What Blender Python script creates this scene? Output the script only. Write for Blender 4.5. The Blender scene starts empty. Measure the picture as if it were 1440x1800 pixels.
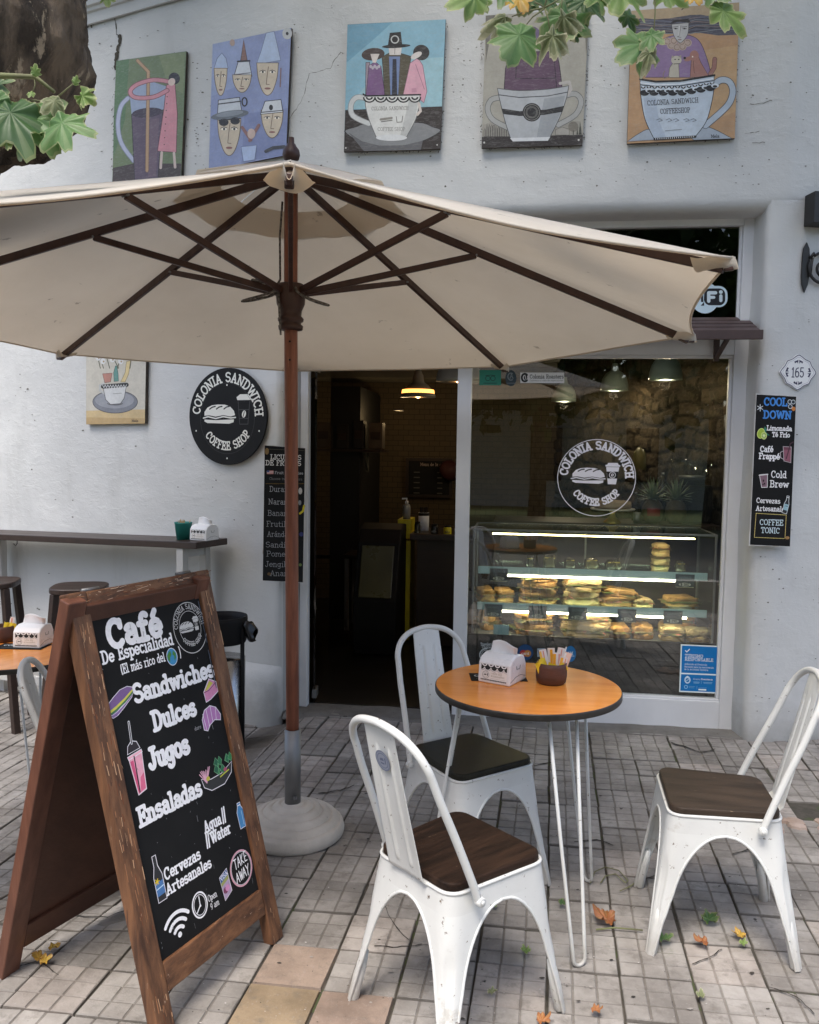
import bpy, bmesh, math, random
from mathutils import Vector, Matrix, noise
R_ = math.radians
random.seed(7)
S = bpy.context.scene
COL = S.collection

# ---------------------------------------------------------------- camera, world, sun, exposure
PITCH, ROLL, YAW, FPX = .0723, .0145, .1252, 1452.8      # focal length in pixels of a 1440 x 1800 frame
CAM = Vector((0, 0, 1.6))
_f0 = Vector((-math.sin(YAW), math.cos(YAW), 0)); _r0 = Vector((math.cos(YAW), math.sin(YAW), 0)); _u0 = Vector((0, 0, 1))
FW = _f0*math.cos(PITCH)-_u0*math.sin(PITCH); _up = _u0*math.cos(PITCH)+_f0*math.sin(PITCH)
RT = _r0*math.cos(ROLL)+_up*math.sin(ROLL); UP = _up*math.cos(ROLL)-_r0*math.sin(ROLL)
cd = bpy.data.cameras.new('camera'); cam = bpy.data.objects.new('camera', cd); COL.objects.link(cam)
m3 = Matrix((RT, UP, -FW)).transposed(); cam.matrix_world = Matrix.Translation(CAM) @ m3.to_4x4()
cd.sensor_fit = 'VERTICAL'; cd.sensor_height = 36; cd.lens = FPX/1800*36; cd.clip_start = .05; cd.clip_end = 400
S.camera = cam
def ray(px, py): return (RT*(px-720)-UP*(py-900))/FPX+FW
def onz(px, py, z=0): d = ray(px, py); return CAM+d*((z-CAM.z)/d.z)
def ony(px, py, y): d = ray(px, py); return CAM+d*((y-CAM.y)/d.y)
def onpl(px, py, p0, n): d = ray(px, py); return CAM+d*((Vector(p0)-CAM).dot(n)/d.dot(n))
def ond(px, py, dep): return CAM+ray(px, py)*dep

W = bpy.data.worlds.new('World'); S.world = W; W.use_nodes = True
nt = W.node_tree; bg = nt.nodes['Background']
sky = nt.nodes.new('ShaderNodeTexSky'); sky.sky_type = 'NISHITA'; sky.sun_disc = False
SUN_EL, SUN_ROT = R_(64), R_(196)
sky.sun_elevation = SUN_EL; sky.sun_rotation = SUN_ROT; sky.air_density = 1.0; sky.dust_density = 3.0; sky.ozone_density = .6
nt.links.new(sky.outputs[0], bg.inputs[0]); bg.inputs[1].default_value = .15
sd = bpy.data.lights.new('sun', 'SUN'); sd.energy = 2.2; sd.angle = R_(26); sd.color = (1, .95, .88)
sun = bpy.data.objects.new('sun', sd); COL.objects.link(sun)
_d = Vector((math.sin(SUN_ROT)*math.cos(SUN_EL), math.cos(SUN_ROT)*math.cos(SUN_EL), math.sin(SUN_EL)))
sun.rotation_euler = (-_d).to_track_quat('-Z', 'Y').to_euler()
S.view_settings.view_transform = 'Standard'; S.view_settings.look = 'None'; S.view_settings.exposure = 1.0; S.view_settings.gamma = 1
S.render.engine = 'CYCLES'
S.cycles.max_bounces = 8; S.cycles.diffuse_bounces = 3; S.cycles.glossy_bounces = 3; S.cycles.transparent_max_bounces = 24
S.cycles.transmission_bounces = 4; S.cycles.use_denoising = True; S.cycles.caustics_reflective = False; S.cycles.caustics_refractive = False
S.cycles.sample_clamp_indirect = 4

# ---------------------------------------------------------------- materials
def lin(v): v /= 255; return v/12.92 if v <= .04045 else ((v+.055)/1.055)**2.4
def c(r, g, b, k=1.0): return (min(.92, lin(r)*k), min(.92, lin(g)*k), min(.92, lin(b)*k), 1)
MATS = {}
def newmat(name):
    m = bpy.data.materials.new(name); m.use_nodes = True; MATS[name] = m
    return m, m.node_tree, m.node_tree.nodes['Principled BSDF']
def lk(t, a, b): t.links.new(a, b)
def nz(t, vec, scale, detail=6, rough=.6, dist=0):
    n = t.nodes.new('ShaderNodeTexNoise'); n.inputs['Scale'].default_value = scale; n.inputs['Detail'].default_value = detail
    n.inputs['Roughness'].default_value = rough; n.inputs['Distortion'].default_value = dist
    if vec is not None: lk(t, vec, n.inputs['Vector'])
    return n.outputs['Fac']
def ramp(t, fac, lo, hi):
    n = t.nodes.new('ShaderNodeMapRange'); n.inputs[1].default_value = lo; n.inputs[2].default_value = hi; n.clamp = True
    lk(t, fac, n.inputs[0]); return n.outputs[0]
def mix(t, fac, a, b, mode='MIX'):
    n = t.nodes.new('ShaderNodeMix'); n.data_type = 'RGBA'; n.blend_type = mode
    if isinstance(fac, (int, float)): n.inputs[0].default_value = fac
    else: lk(t, fac, n.inputs[0])
    for i, v in ((6, a), (7, b)):
        if isinstance(v, (tuple, list)): n.inputs[i].default_value = v
        else: lk(t, v, n.inputs[i])
    return n.outputs[2]
def mth(t, op, a, b=None):
    n = t.nodes.new('ShaderNodeMath'); n.operation = op
    for i, v in ((0, a), (1, b)):
        if v is None: continue
        if isinstance(v, (int, float)): n.inputs[i].default_value = v
        else: lk(t, v, n.inputs[i])
    return n.outputs[0]
def coords(t, which='Object', stretch=(1, 1, 1), rnd=False):
    if which == 'World':
        o = t.nodes.new('ShaderNodeNewGeometry').outputs['Position']
    else: o = t.nodes.new('ShaderNodeTexCoord').outputs[which]
    m = t.nodes.new('ShaderNodeMapping'); m.inputs['Scale'].default_value = stretch; lk(t, o, m.inputs[0])
    if rnd:
        oi = t.nodes.new('ShaderNodeObjectInfo'); v = t.nodes.new('ShaderNodeVectorMath'); v.operation = 'SCALE'
        cx = t.nodes.new('ShaderNodeCombineXYZ'); lk(t, oi.outputs['Random'], cx.inputs[0]); lk(t, oi.outputs['Random'], cx.inputs[2])
        lk(t, cx.outputs[0], v.inputs[0]); v.inputs['Scale'].default_value = 37
        a = t.nodes.new('ShaderNodeVectorMath'); lk(t, m.outputs[0], a.inputs[0]); lk(t, v.outputs[0], a.inputs[1]); return a.outputs[0]
    return m.outputs[0]
def bump(t, b, h, strength, dist=.01, prev=None):
    n = t.nodes.new('ShaderNodeBump'); n.inputs['Strength'].default_value = strength; n.inputs['Distance'].default_value = dist
    lk(t, h, n.inputs['Height'])
    if prev is not None: lk(t, prev, n.inputs['Normal'])
    if b is not None: lk(t, n.outputs[0], b.inputs['Normal'])
    return n.outputs[0]
def pm(name, c1, c2=None, scale=6, detail=6, rough=.6, bmp=0, bscale=None, bdist=.004, chip=None, cthr=.66, cscale=18, stretch=(1, 1, 1),
       metal=0, spec=.5, coat=0, coord='Object', lo=.35, hi=.65, rvar=.1, chip2=None, c2thr=.7, c2scale=5, ovar=0, dirt=None):
    m, t, b = newmat(name); v = coords(t, coord, stretch, rnd=(coord == 'Object'))
    col = c1
    n = nz(t, v, scale, detail)
    if ovar:
        oi = t.nodes.new('ShaderNodeObjectInfo'); kk = mth(t, 'ADD', mth(t, 'MULTIPLY', oi.outputs['Random'], ovar), 1-ovar*.6)
    if c2: col = mix(t, ramp(t, n, lo, hi), c1, c2)
    if chip2: col = mix(t, ramp(t, nz(t, v, c2scale, 8, .7), c2thr, c2thr+.06), col, chip2)
    if chip:
        ch = ramp(t, nz(t, v, cscale, 8, .7), cthr, cthr+.03); col = mix(t, ch, col, chip)
    if dirt:
        sp = t.nodes.new('ShaderNodeSeparateXYZ'); lk(t, coords(t, 'Object'), sp.inputs[0])
        g_ = ramp(t, mth(t, 'SUBTRACT', mth(t, 'MULTIPLY', nz(t, v, 14, 6, .7), .22), sp.outputs[2]), -.03, .10); col = mix(t, mth(t, 'MULTIPLY', g_, .55), col, dirt)
    if ovar:
        vm = t.nodes.new('ShaderNodeVectorMath'); vm.operation = 'SCALE'
        if isinstance(col, tuple): vm.inputs[0].default_value = col[:3]
        else: lk(t, col, vm.inputs[0])
        lk(t, kk, vm.inputs['Scale']); col = vm.outputs[0]
    if isinstance(col, tuple): b.inputs['Base Color'].default_value = col
    else: lk(t, col, b.inputs['Base Color'])
    b.inputs['Metallic'].default_value = metal; b.inputs['Specular IOR Level'].default_value = spec
    b.inputs['Coat Weight'].default_value = coat; b.inputs['Coat Roughness'].default_value = .08
    rr = mth(t, 'ADD', mth(t, 'MULTIPLY', n, rvar*2), rough-rvar); lk(t, rr, b.inputs['Roughness'])
    if bmp: bump(t, b, nz(t, v, bscale or scale*4, 8, .65), bmp, bdist)
    return m

pm('white_metal', (.70, .71, .695, 1), (.63, .635, .62, 1), 4, rough=.38, bmp=.12, bscale=60, chip=(.15, .11, .085, 1), cthr=.635, cscale=44, chip2=(.56, .55, .52, 1), c2thr=.62, c2scale=7, rvar=.12, dirt=(.33, .30, .26, 1))
pm('seat_wood', (.010, .006, .0045, 1), (.042, .022, .0135, 1), 2.8, 10, rough=.6, spec=.14, lo=.3, hi=.7, bmp=.7, bscale=30, bdist=.002, chip=(.36, .25, .15, 1), cthr=.675, cscale=9, stretch=(1.5, 12, 12))
pm('seat_wood_worn', (.028, .020, .015, 1), (.062, .043, .031, 1), 2.4, 9, rough=.55, spec=.2, bmp=.5, bscale=30, bdist=.002, chip=(.36, .27, .18, 1), cthr=.67, cscale=9, stretch=(1.5, 12, 12))
pm('seat_wood_black', (.009, .009, .008, 1), (.022, .021, .014, 1), 2, 8, rough=.45, spec=.2, bmp=.3, bscale=30, bdist=.002, chip=(.3, .22, .13, 1), cthr=.76, cscale=14, stretch=(1.5, 12, 12))
pm('seat_edge', (.30, .2, .12, 1), (.04, .025, .018, 1), 14, 8, rough=.6, bmp=.3)
pm('table_wood', (.84, .33, .065, 1), (.70, .235, .04, 1), 2.2, 5, rough=.24, spec=.35, stretch=(1, 7, 7), coat=.25, chip2=(.46, .13, .03, 1), c2thr=.63, c2scale=1.6, rvar=.05)
pm('table_edge', (.014, .013, .012, 1), (.03, .026, .022, 1), 20, rough=.4, chip=(.45, .38, .3, 1), cthr=.75, cscale=40)
pm('sign_wood', (.215, .098, .046, 1), (.062, .026, .014, 1), 2.6, 10, rough=.5, bmp=.55, bscale=22, bdist=.003, stretch=(14, 14, 1.2), chip=(.60, .46, .35, 1), cthr=.655, cscale=5, chip2=(.085, .036, .02, 1), c2thr=.6, c2scale=3)
pm('sign_wood_rail', (.215, .098, .046, 1), (.062, .026, .014, 1), 2.6, 10, rough=.5, bmp=.55, bscale=22, bdist=.003, stretch=(14, 1.2, 14), chip=(.60, .46, .35, 1), cthr=.65, cscale=5, chip2=(.085, .036, .02, 1), c2thr=.6, c2scale=3)
pm('sign_wood_back', (.10, .04, .024, 1), (.07, .028, .018, 1), 3, 8, rough=.5, bmp=.3, stretch=(9, 1.5, 3), chip=(.5, .4, .3, 1), cthr=.78, cscale=20)
pm('sign_wood_side', (.165, .066, .040, 1), (.10, .038, .024, 1), 3, 8, rough=.45, bmp=.3, stretch=(9, 9, 1), chip=(.62, .5, .4, 1), cthr=.70, cscale=10)
pm('chalkboard', (.009, .0095, .0105, 1), (.015, .0155, .0165, 1), 3, 6, rough=.75, spec=.18, bmp=.05, chip=(.12, .125, .13, 1), cthr=.755, cscale=22)
pm('umbrella_wood', (.060, .023, .014, 1), (.038, .015, .010, 1), 4, 8, rough=.45, bmp=.3, stretch=(6, 6, 1))
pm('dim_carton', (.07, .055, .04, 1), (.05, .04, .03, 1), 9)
pm('pole_wood', (.30, .105, .06, 1), (.17, .058, .034, 1), 4, 8, rough=.5, bmp=.5, bscale=24, bdist=.002, stretch=(12, 12, 1), chip=(.34, .16, .10, 1), cthr=.63, cscale=9)
pm('steel', (.26, .265, .27, 1), (.19, .195, .20, 1), 5, rough=.5, metal=.7, stretch=(1, 1, .3), bmp=.05)
pm('bin_steel', (.5, .5, .5, 1), (.4, .4, .4, 1), 5, rough=.25, metal=.95)
pm('concrete', (.58, .54, .49, 1), (.44, .41, .37, 1), 6, 9, rough=.9, bmp=.6, bscale=45, bdist=.004, chip=(.11, .10, .085, 1), cthr=.68, cscale=26, chip2=(.5, .48, .45, 1), c2thr=.6, c2scale=3)
pm('threshold', (.20, .19, .175, 1), (.12, .112, .10, 1), 5, 9, rough=.9, bmp=.8, bscale=40, bdist=.006, chip=(.06, .055, .045, 1), cthr=.62, cscale=12, coord='World')
pm('dirt', (.085, .074, .06, 1), (.04, .036, .028, 1), 16, 8, rough=.95, bmp=.6, chip=(.055, .068, .028, 1), cthr=.55, cscale=5, coord='World')
pm('asphalt', (.05, .05, .05, 1), (.07, .07, .068, 1), 8, rough=.9, coord='World')
pm('lawn', (.05, .09, .02, 1), (.09, .11, .03, 1), 2, rough=.9, coord='World')
pm('dark_brown_wood', (.045, .026, .020, 1), (.03, .018, .014, 1), 4, 8, rough=.4, stretch=(1, 8, 8), bmp=.2)
pm('brown_metal', (.075, .046, .042, 1), (.055, .034, .032, 1), 6, rough=.55, chip=(.5, .5, .48, 1), cthr=.765, cscale=40, bmp=.1)
pm('black_iron', (.014, .014, .015, 1), (.022, .021, .02, 1), 20, rough=.5, bmp=.3)
pm('black_plastic', (.009, .009, .010, 1), (.013, .013, .014, 1), 8, rough=.6, spec=.2)
pm('black_bag', (.008, .008, .009, 1), None, 8, rough=.3, bmp=.5, bscale=25)
pm('white_paint', (.68, .685, .69, 1), (.60, .605, .61, 1), 4, 8, rough=.5, bmp=.15, chip=(.12, .11, .10, 1), cthr=.745, cscale=18)
pm('frame_paint', (.78, .79, .81, 1), (.70, .71, .73, 1), 3, 8, rough=.48, bmp=.15, chip=(.10, .10, .10, 1), cthr=.75, cscale=16, stretch=(1, 1, .6))
pm('cream_wood', (.55, .55, .53, 1), (.47, .465, .45, 1), 4, 8, rough=.55, bmp=.2)
pm('napkin_plastic', (.80, .80, .81, 1), None, 4, rough=.28, coat=.2)
pm('paper', (.82, .82, .83, 1), None, 8, rough=.9, bmp=.1)
pm('paper_yellow', (.85, .62, .03, 1), (.78, .52, .02, 1), 12, rough=.6, bmp=.4)
pm('paper_pink', (.85, .62, .52, 1), (.8, .55, .45, 1), 12, rough=.6, bmp=.2)
pm('paper_cream', (.84, .76, .74, 1), (.8, .72, .68, 1), 12, rough=.6, bmp=.2)
pm('paper_orange', (.85, .42, .04, 1), None, 12, rough=.6)
pm('clay', (.105, .042, .028, 1), (.06, .026, .018, 1), 5, 8, rough=.55, bmp=.5, bscale=30, stretch=(1, 1, 5))
pm('teal_pot', (.02, .235, .20, 1), (.016, .2, .17, 1), 5, rough=.45)
pm('stick_wood', (.55, .36, .19, 1), None, 5, rough=.7)
pm('bark', (.17, .125, .085, 1), (.045, .033, .023, 1), 9, 12, rough=.95, bmp=1, bscale=22, bdist=.03, stretch=(1, 1, .30), lo=.44, hi=.57, chip=(.33, .26, .18, 1), cthr=.585, cscale=12, chip2=(.018, .014, .010, 1), c2thr=.55, c2scale=6)
pm('twig', (.20, .22, .09, 1), (.14, .13, .07, 1), 9, rough=.7)
pm('board_edge', (.09, .07, .05, 1), (.03, .025, .02, 1), 12, rough=.8, bmp=.4)
pm('board_edge_white', (.66, .66, .66, 1), (.4, .36, .3, 1), 8, 8, rough=.8, bmp=.4, lo=.55, hi=.62)
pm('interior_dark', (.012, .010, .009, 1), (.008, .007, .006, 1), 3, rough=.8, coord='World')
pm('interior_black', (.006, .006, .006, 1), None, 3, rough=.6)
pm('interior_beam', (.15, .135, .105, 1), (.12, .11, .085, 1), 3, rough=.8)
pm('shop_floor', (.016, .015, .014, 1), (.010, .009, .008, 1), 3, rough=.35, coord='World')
pm('counter_wood', (.02, .012, .009, 1), (.03, .018, .012, 1), 4, rough=.4, stretch=(1, 1, 6))
pm('counter_yellow', (.75, .64, .03, 1), (.62, .53, .03, 1), 4, rough=.4)
pm('olive_panel', (.085, .08, .03, 1), (.06, .055, .022, 1), 4, rough=.3)
pm('enamel_green', (.42, .52, .49, 1), (.38, .47, .45, 1), 4, rough=.3, coat=.3)
pm('enamel_grey', (.33, .32, .31, 1), (.28, .27, .26, 1), 4, rough=.35)
pm('bread', (.50, .25, .07, 1), (.62, .37, .14, 1), 9, 8, rough=.8, bmp=1, bscale=45, bdist=.008, chip2=(.30, .135, .04, 1), c2thr=.54, c2scale=10, ovar=.55)
pm('bread_pale', (.64, .44, .20, 1), (.74, .55, .28, 1), 9, 8, rough=.8, bmp=1, bscale=45, bdist=.008, chip2=(.40, .22, .08, 1), c2thr=.55, c2scale=10, ovar=.5)
pm('filling', (.22, .13, .06, 1), (.10, .15, .035, 1), 18, 6, rough=.6, bmp=1, bscale=60, chip=(.42, .12, .08, 1), cthr=.56, cscale=14, ovar=.6)
pm('cake', (.26, .19, .11, 1), (.38, .29, .18, 1), 12, 8, rough=.8, bmp=.6)
pm('plate', (.62, .6, .55, 1), None, 5, rough=.3)
pm('dark_pack', (.03, .028, .024, 1), (.07, .06, .035, 1), 8, rough=.15)
pm('pineapple_skin', (.12, .08, .028, 1), (.05, .045, .018, 1), 20, rough=.7, bmp=1, bscale=25)
pm('pineapple_leaf', (.12, .17, .10, 1), (.2, .25, .16, 1), 9, rough=.5)
pm('dark_red', (.045, .006, .006, 1), None, 5, rough=.7)
pm('red_label', (.22, .012, .012, 1), None, 5, rough=.5)
pm('brass', (.55, .42, .12, 1), None, 5, rough=.3, metal=.8)
pm('tag_board', (.030, .05, .055, 1), (.04, .062, .066, 1), 8, rough=.4)
pm('rope', (.22, .2, .18, 1), (.05, .045, .04, 1), 90, 3, rough=.9)
pm('render_house', (.55, .53, .5, 1), (.48, .47, .45, 1), 3, rough=.9)
pm('car_paint', (.012, .013, .015, 1), None, 5, rough=.2, coat=1)
pm('window_dark', (.012, .014, .016, 1), None, 5, rough=.1)
pm('rubble', (.42, .33, .28, 1), (.3, .22, .17, 1), 9, 8, rough=.9, bmp=.8)

def glassmat(name, tint=(1, 1, 1), f0=.045, gl=1.0):
    m, t, b = newmat(name); t.nodes.remove(b)
    out = t.nodes['Material Output']
    tr = t.nodes.new('ShaderNodeBsdfTransparent'); tr.inputs[0].default_value = (*tint, 1)
    g = t.nodes.new('ShaderNodeBsdfGlossy'); g.inputs['Roughness'].default_value = .0; g.inputs[0].default_value = (gl, gl, gl, 1)
    lw = t.nodes.new('ShaderNodeLayerWeight'); lw.inputs[0].default_value = .5
    p = mth(t, 'POWER', lw.outputs['Facing'], 5.0); f = mth(t, 'ADD', mth(t, 'MULTIPLY', p, 1-f0), f0)
    mx = t.nodes.new('ShaderNodeMixShader'); lk(t, f, mx.inputs[0]); lk(t, tr.outputs[0], mx.inputs[1]); lk(t, g.outputs[0], mx.inputs[2])
    lk(t, mx.outputs[0], out.inputs[0]); return m
glassmat('window_glass', (.95, .97, .96), .08)
glassmat('case_glass', (.965, .985, .975), .03)
glassmat('transom_glass', (.35, .36, .34), .05)
glassmat('shelf_glass', (.80, .93, .90), .06)
def emis(name, col, st):
    m, t, b = newmat(name); b.inputs['Base Color'].default_value = (.8, .8, .8, 1); b.inputs['Emission Color'].default_value = (*col, 1); b.inputs['Emission Strength'].default_value = st; return m
pm('teal_glass', (.45, .66, .66, 1), (.52, .72, .72, 1), 3, rough=.15, spec=.6)
emis('led_warm', (1, .76, .36), 9); emis('led_white', (1, .86, .60), 13); emis('lamp_disc', (1, .80, .45), 4); emis('lamp_orange', (1, .36, .07), 2.0); emis('bulb', (1, .5, .15), 14)
emis('downlight', (1, .62, .25), 6)

def artmat(name, rough=.55, var=.12, mottle=8, bmp=.08):
    m, t, b = newmat(name)
    a = t.nodes.new('ShaderNodeVertexColor'); a.layer_name = 'Col'
    v = coords(t, 'World'); n = nz(t, v, mottle, 8, .65); n2 = nz(t, v, 70, 5, .6)
    f = mth(t, 'ADD', mth(t, 'MULTIPLY', n, var*2), 1-var); f = mth(t, 'MULTIPLY', f, mth(t, 'ADD', mth(t, 'MULTIPLY', n2, var), 1-var/2))
    vm = t.nodes.new('ShaderNodeVectorMath'); vm.operation = 'SCALE'; lk(t, f, vm.inputs['Scale'])
    if name == 'painted':
        hs = t.nodes.new('ShaderNodeHueSaturation'); hs.inputs['Saturation'].default_value = .74; hs.inputs['Value'].default_value = 1.12; lk(t, a.outputs[0], hs.inputs['Color']); br_ = nz(t, coords(t, 'World', (6, 6, 22)), 5, 7, .7, .8); lk(t, mix(t, mth(t, 'MULTIPLY', ramp(t, br_, .5, .75), .30), hs.outputs[0], (.42, .42, .40, 1)), vm.inputs[0])
    else: lk(t, a.outputs[0], vm.inputs[0])
    lk(t, vm.outputs[0], b.inputs['Base Color']); b.inputs['Roughness'].default_value = rough
    if bmp: bump(t, b, n2, bmp, .003)
    return m
artmat('painted', .5, .25, 14, .15); artmat('chalk', .8, .20, 60, .05); artmat('vinyl', .4, .02, 5, 0); artmat('marks', .9, .25, 20, .1)

def plaster(name, c1, c2, c3):
    m, t, b = newmat(name); v = coords(t, 'World'); vs = coords(t, 'World', (1, 1, 2.6)); vd = coords(t, 'World', (2.2, 2.2, .5))
    big = nz(t, v, 1.1, 6, .6); mid = nz(t, v, 5, 8, .65)
    col = mix(t, ramp(t, big, .35, .68), c1, c2)
    col = mix(t, mth(t, 'MULTIPLY', ramp(t, nz(t, vd, 1.6, 8, .7), .55, .75), .45), col, c3)
    flake = nz(t, vs, 9, 9, .62, .4)
    pits = ramp(t, nz(t, vs, 26, 7, .62, .3), .70, .76)
    col = mix(t, mth(t, 'MULTIPLY', pits, .55), col, (.16, .155, .145, 1))
    fine = ramp(t, nz(t, v, 55, 5, .6), .74, .79); col = mix(t, mth(t, 'MULTIPLY', fine, .5), col, (.14, .13, .12, 1))
    # grime near the pavement
    sp = t.nodes.new('ShaderNodeSeparateXYZ'); lk(t, t.nodes.new('ShaderNodeNewGeometry').outputs['Position'], sp.inputs[0])
    gz = mth(t, 'SUBTRACT', mth(t, 'MULTIPLY', mid, .42), sp.outputs[2]); col = mix(t, mth(t, 'MULTIPLY', ramp(t, gz, -.02, .22), .6), col, (.25, .24, .22, 1))
    lk(t, col, b.inputs['Base Color']); b.inputs['Roughness'].default_value = .75; b.inputs['Specular IOR Level'].default_value = .3
    n1 = bump(t, None, mid, .22, .03); n2 = bump(t, None, ramp(t, flake, .52, .60), .16, .005, n1); n3 = bump(t, None, pits, .6, -.006, n2)
    bump(t, b, nz(t, v, 45, 7, .65), .16, .005, n3)
    return m
plaster('plaster', (.65, .66, .655, 1), (.565, .575, .575, 1), (.455, .46, .445, 1))
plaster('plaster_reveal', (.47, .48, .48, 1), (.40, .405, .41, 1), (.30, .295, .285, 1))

def tilemat():
    m, t, b = newmat('paving'); a = t.nodes.new('ShaderNodeVertexColor'); a.layer_name = 'Col'
    v = coords(t, 'World'); n = nz(t, v, 3.2, 8, .65); n2 = nz(t, v, 90, 5, .7); n3 = nz(t, v, 14, 8, .7)
    col = mix(t, ramp(t, n, .35, .7), (.52, .495, .47, 1), (1.10, 1.08, 1.05, 1))
    col = mix(t, 1, col, a.outputs[0], 'MULTIPLY')
    col = mix(t, mth(t, 'MULTIPLY', ramp(t, n3, .52, .68), .6), col, (.13, .115, .10, 1))
    col = mix(t, mth(t, 'MULTIPLY', ramp(t, n2, .58, .72), .38), col, (.38, .36, .35, 1))
    col = mix(t, ramp(t, nz(t, v, 13, 6, .6), .685, .72), col, (.045, .04, .036, 1))
    col = mix(t, mth(t, 'MULTIPLY', ramp(t, nz(t, v, 2.1, 8, .75), .61, .72), .55), col, (.10, .12, .055, 1))
    lk(t, col, b.inputs['Base Color']); b.inputs['Roughness'].default_value = .85; b.inputs['Specular IOR Level'].default_value = .25
    n1 = bump(t, None, n3, .5, .006); bump(t, b, n2, .6, .003, n1); return m
tilemat()
def fabric():
    m, t, b = newmat('umbrella_fabric'); t.nodes.remove(b); out = t.nodes['Material Output']
    v = coords(t, 'Object'); n = nz(t, v, 2.2, 8, .6); sp = ramp(t, nz(t, v, 15, 5, .55), .69, .73)
    col = mix(t, ramp(t, n, .35, .7), (.82, .785, .715, 1), (.75, .71, .635, 1)); col = mix(t, mth(t, 'MULTIPLY', sp, .6), col, (.3, .26, .21, 1))
    d = t.nodes.new('ShaderNodeBsdfDiffuse'); tr = t.nodes.new('ShaderNodeBsdfTranslucent'); lk(t, col, d.inputs[0])
    tc = mix(t, 1, col, (.82, .70, .56, 1), 'MULTIPLY'); lk(t, tc, tr.inputs[0])
    mx = t.nodes.new('ShaderNodeMixShader'); mx.inputs[0].default_value = .48; lk(t, d.outputs[0], mx.inputs[1]); lk(t, tr.outputs[0], mx.inputs[2]); lk(t, mx.outputs[0], out.inputs[0])
    nb = bump(t, None, nz(t, v, 240, 2, .5), .25, .002, bump(t, None, nz(t, v, 3.5, 5, .6), .35, .03))
    lk(t, nb, d.inputs['Normal'])
fabric()
def leafmat(name, c1, c2, edge, trl=.35):
    m, t, b = newmat(name); t.nodes.remove(b); out = t.nodes['Material Output']
    a = t.nodes.new('ShaderNodeVertexColor'); a.layer_name = 'Col'; v = coords(t, 'World'); n = nz(t, v, 22, 6, .6)
    col = mix(t, ramp(t, n, .35, .65), c1, c2); sp = t.nodes.new('ShaderNodeSeparateColor'); lk(t, a.outputs[0], sp.inputs[0])
    col = mix(t, sp.outputs[0], col, edge)          # pale rim, dryness and sun painted in: red channel of the leaf's own painting
    col = mix(t, mth(t, 'MULTIPLY', sp.outputs[1], .55), col, (.34, .40, .19, 1))   # veins
    d = t.nodes.new('ShaderNodeBsdfPrincipled'); lk(t, col, d.inputs['Base Color']); d.inputs['Roughness'].default_value = .45
    bump(t, d, n, .3, .004)
    tr = t.nodes.new('ShaderNodeBsdfTranslucent'); lk(t, col, tr.inputs[0])
    mx = t.nodes.new('ShaderNodeMixShader'); mx.inputs[0].default_value = trl; lk(t, d.outputs[0], mx.inputs[1]); lk(t, tr.outputs[0], mx.inputs[2]); lk(t, mx.outputs[0], out.inputs[0])
leafmat('leaf_green', (.11, .22, .07, 1), (.16, .29, .10, 1), (.46, .44, .24, 1))
leafmat('leaf_light', (.24, .36, .10, 1), (.16, .27, .075, 1), (.52, .5, .26, 1), .4)
leafmat('leaf_dark', (.05, .115, .035, 1), (.075, .155, .05, 1), (.3, .3, .12, 1), .3)
leafmat('leaf_pale', (.28, .30, .16, 1), (.14, .17, .07, 1), (.6, .56, .38, 1))
leafmat('leaf_yellow', (.60, .40, .06, 1), (.5, .28, .04, 1), (.35, .15, .04, 1), .2)
leafmat('leaf_orange', (.42, .175, .06, 1), (.32, .115, .045, 1), (.25, .09, .03, 1), .2)
leafmat('crown_leaf', (.04, .085, .02, 1), (.065, .12, .03, 1), (.07, .1, .03, 1), .3)
def stonemat():
    m, t, b = newmat('rubble_stone'); v = coords(t, 'World'); at = t.nodes.new('ShaderNodeVertexColor'); at.layer_name = 'Col'
    n = nz(t, v, 11, 9, .7); n2 = nz(t, v, 34, 6, .65)
    col = mix(t, ramp(t, n, .35, .7), at.outputs[0], (.075, .058, .038, 1)); col = mix(t, mth(t, 'MULTIPLY', ramp(t, n2, .55, .7), .5), col, (.21, .165, .11, 1))
    lk(t, col, b.inputs['Base Color']); b.inputs['Roughness'].default_value = .95; b.inputs['Specular IOR Level'].default_value = .2
    bump(t, b, n2, .9, .02, bump(t, None, n, 1, .05))
stonemat()
def brickmat():
    m, t, b = newmat('painted_brick'); v = coords(t, 'Object'); sw = t.nodes.new('ShaderNodeSeparateXYZ'); lk(t, v, sw.inputs[0]); cb = t.nodes.new('ShaderNodeCombineXYZ'); lk(t, sw.outputs[0], cb.inputs[0]); lk(t, sw.outputs[2], cb.inputs[1])
    br = t.nodes.new('ShaderNodeTexBrick'); lk(t, cb.outputs[0], br.inputs['Vector']); br.inputs['Scale'].default_value = 4.5; br.inputs['Mortar Size'].default_value = .012
    br.inputs[1].default_value = (.085, .060, .030, 1); br.inputs[2].default_value = (.07, .05, .026, 1); br.inputs[3].default_value = (.025, .018, .01, 1)
    lk(t, br.outputs[0], b.inputs['Base Color']); b.inputs['Roughness'].default_value = .8; bump(t, b, br.outputs['Fac'], -.8, .02)
brickmat()
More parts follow.
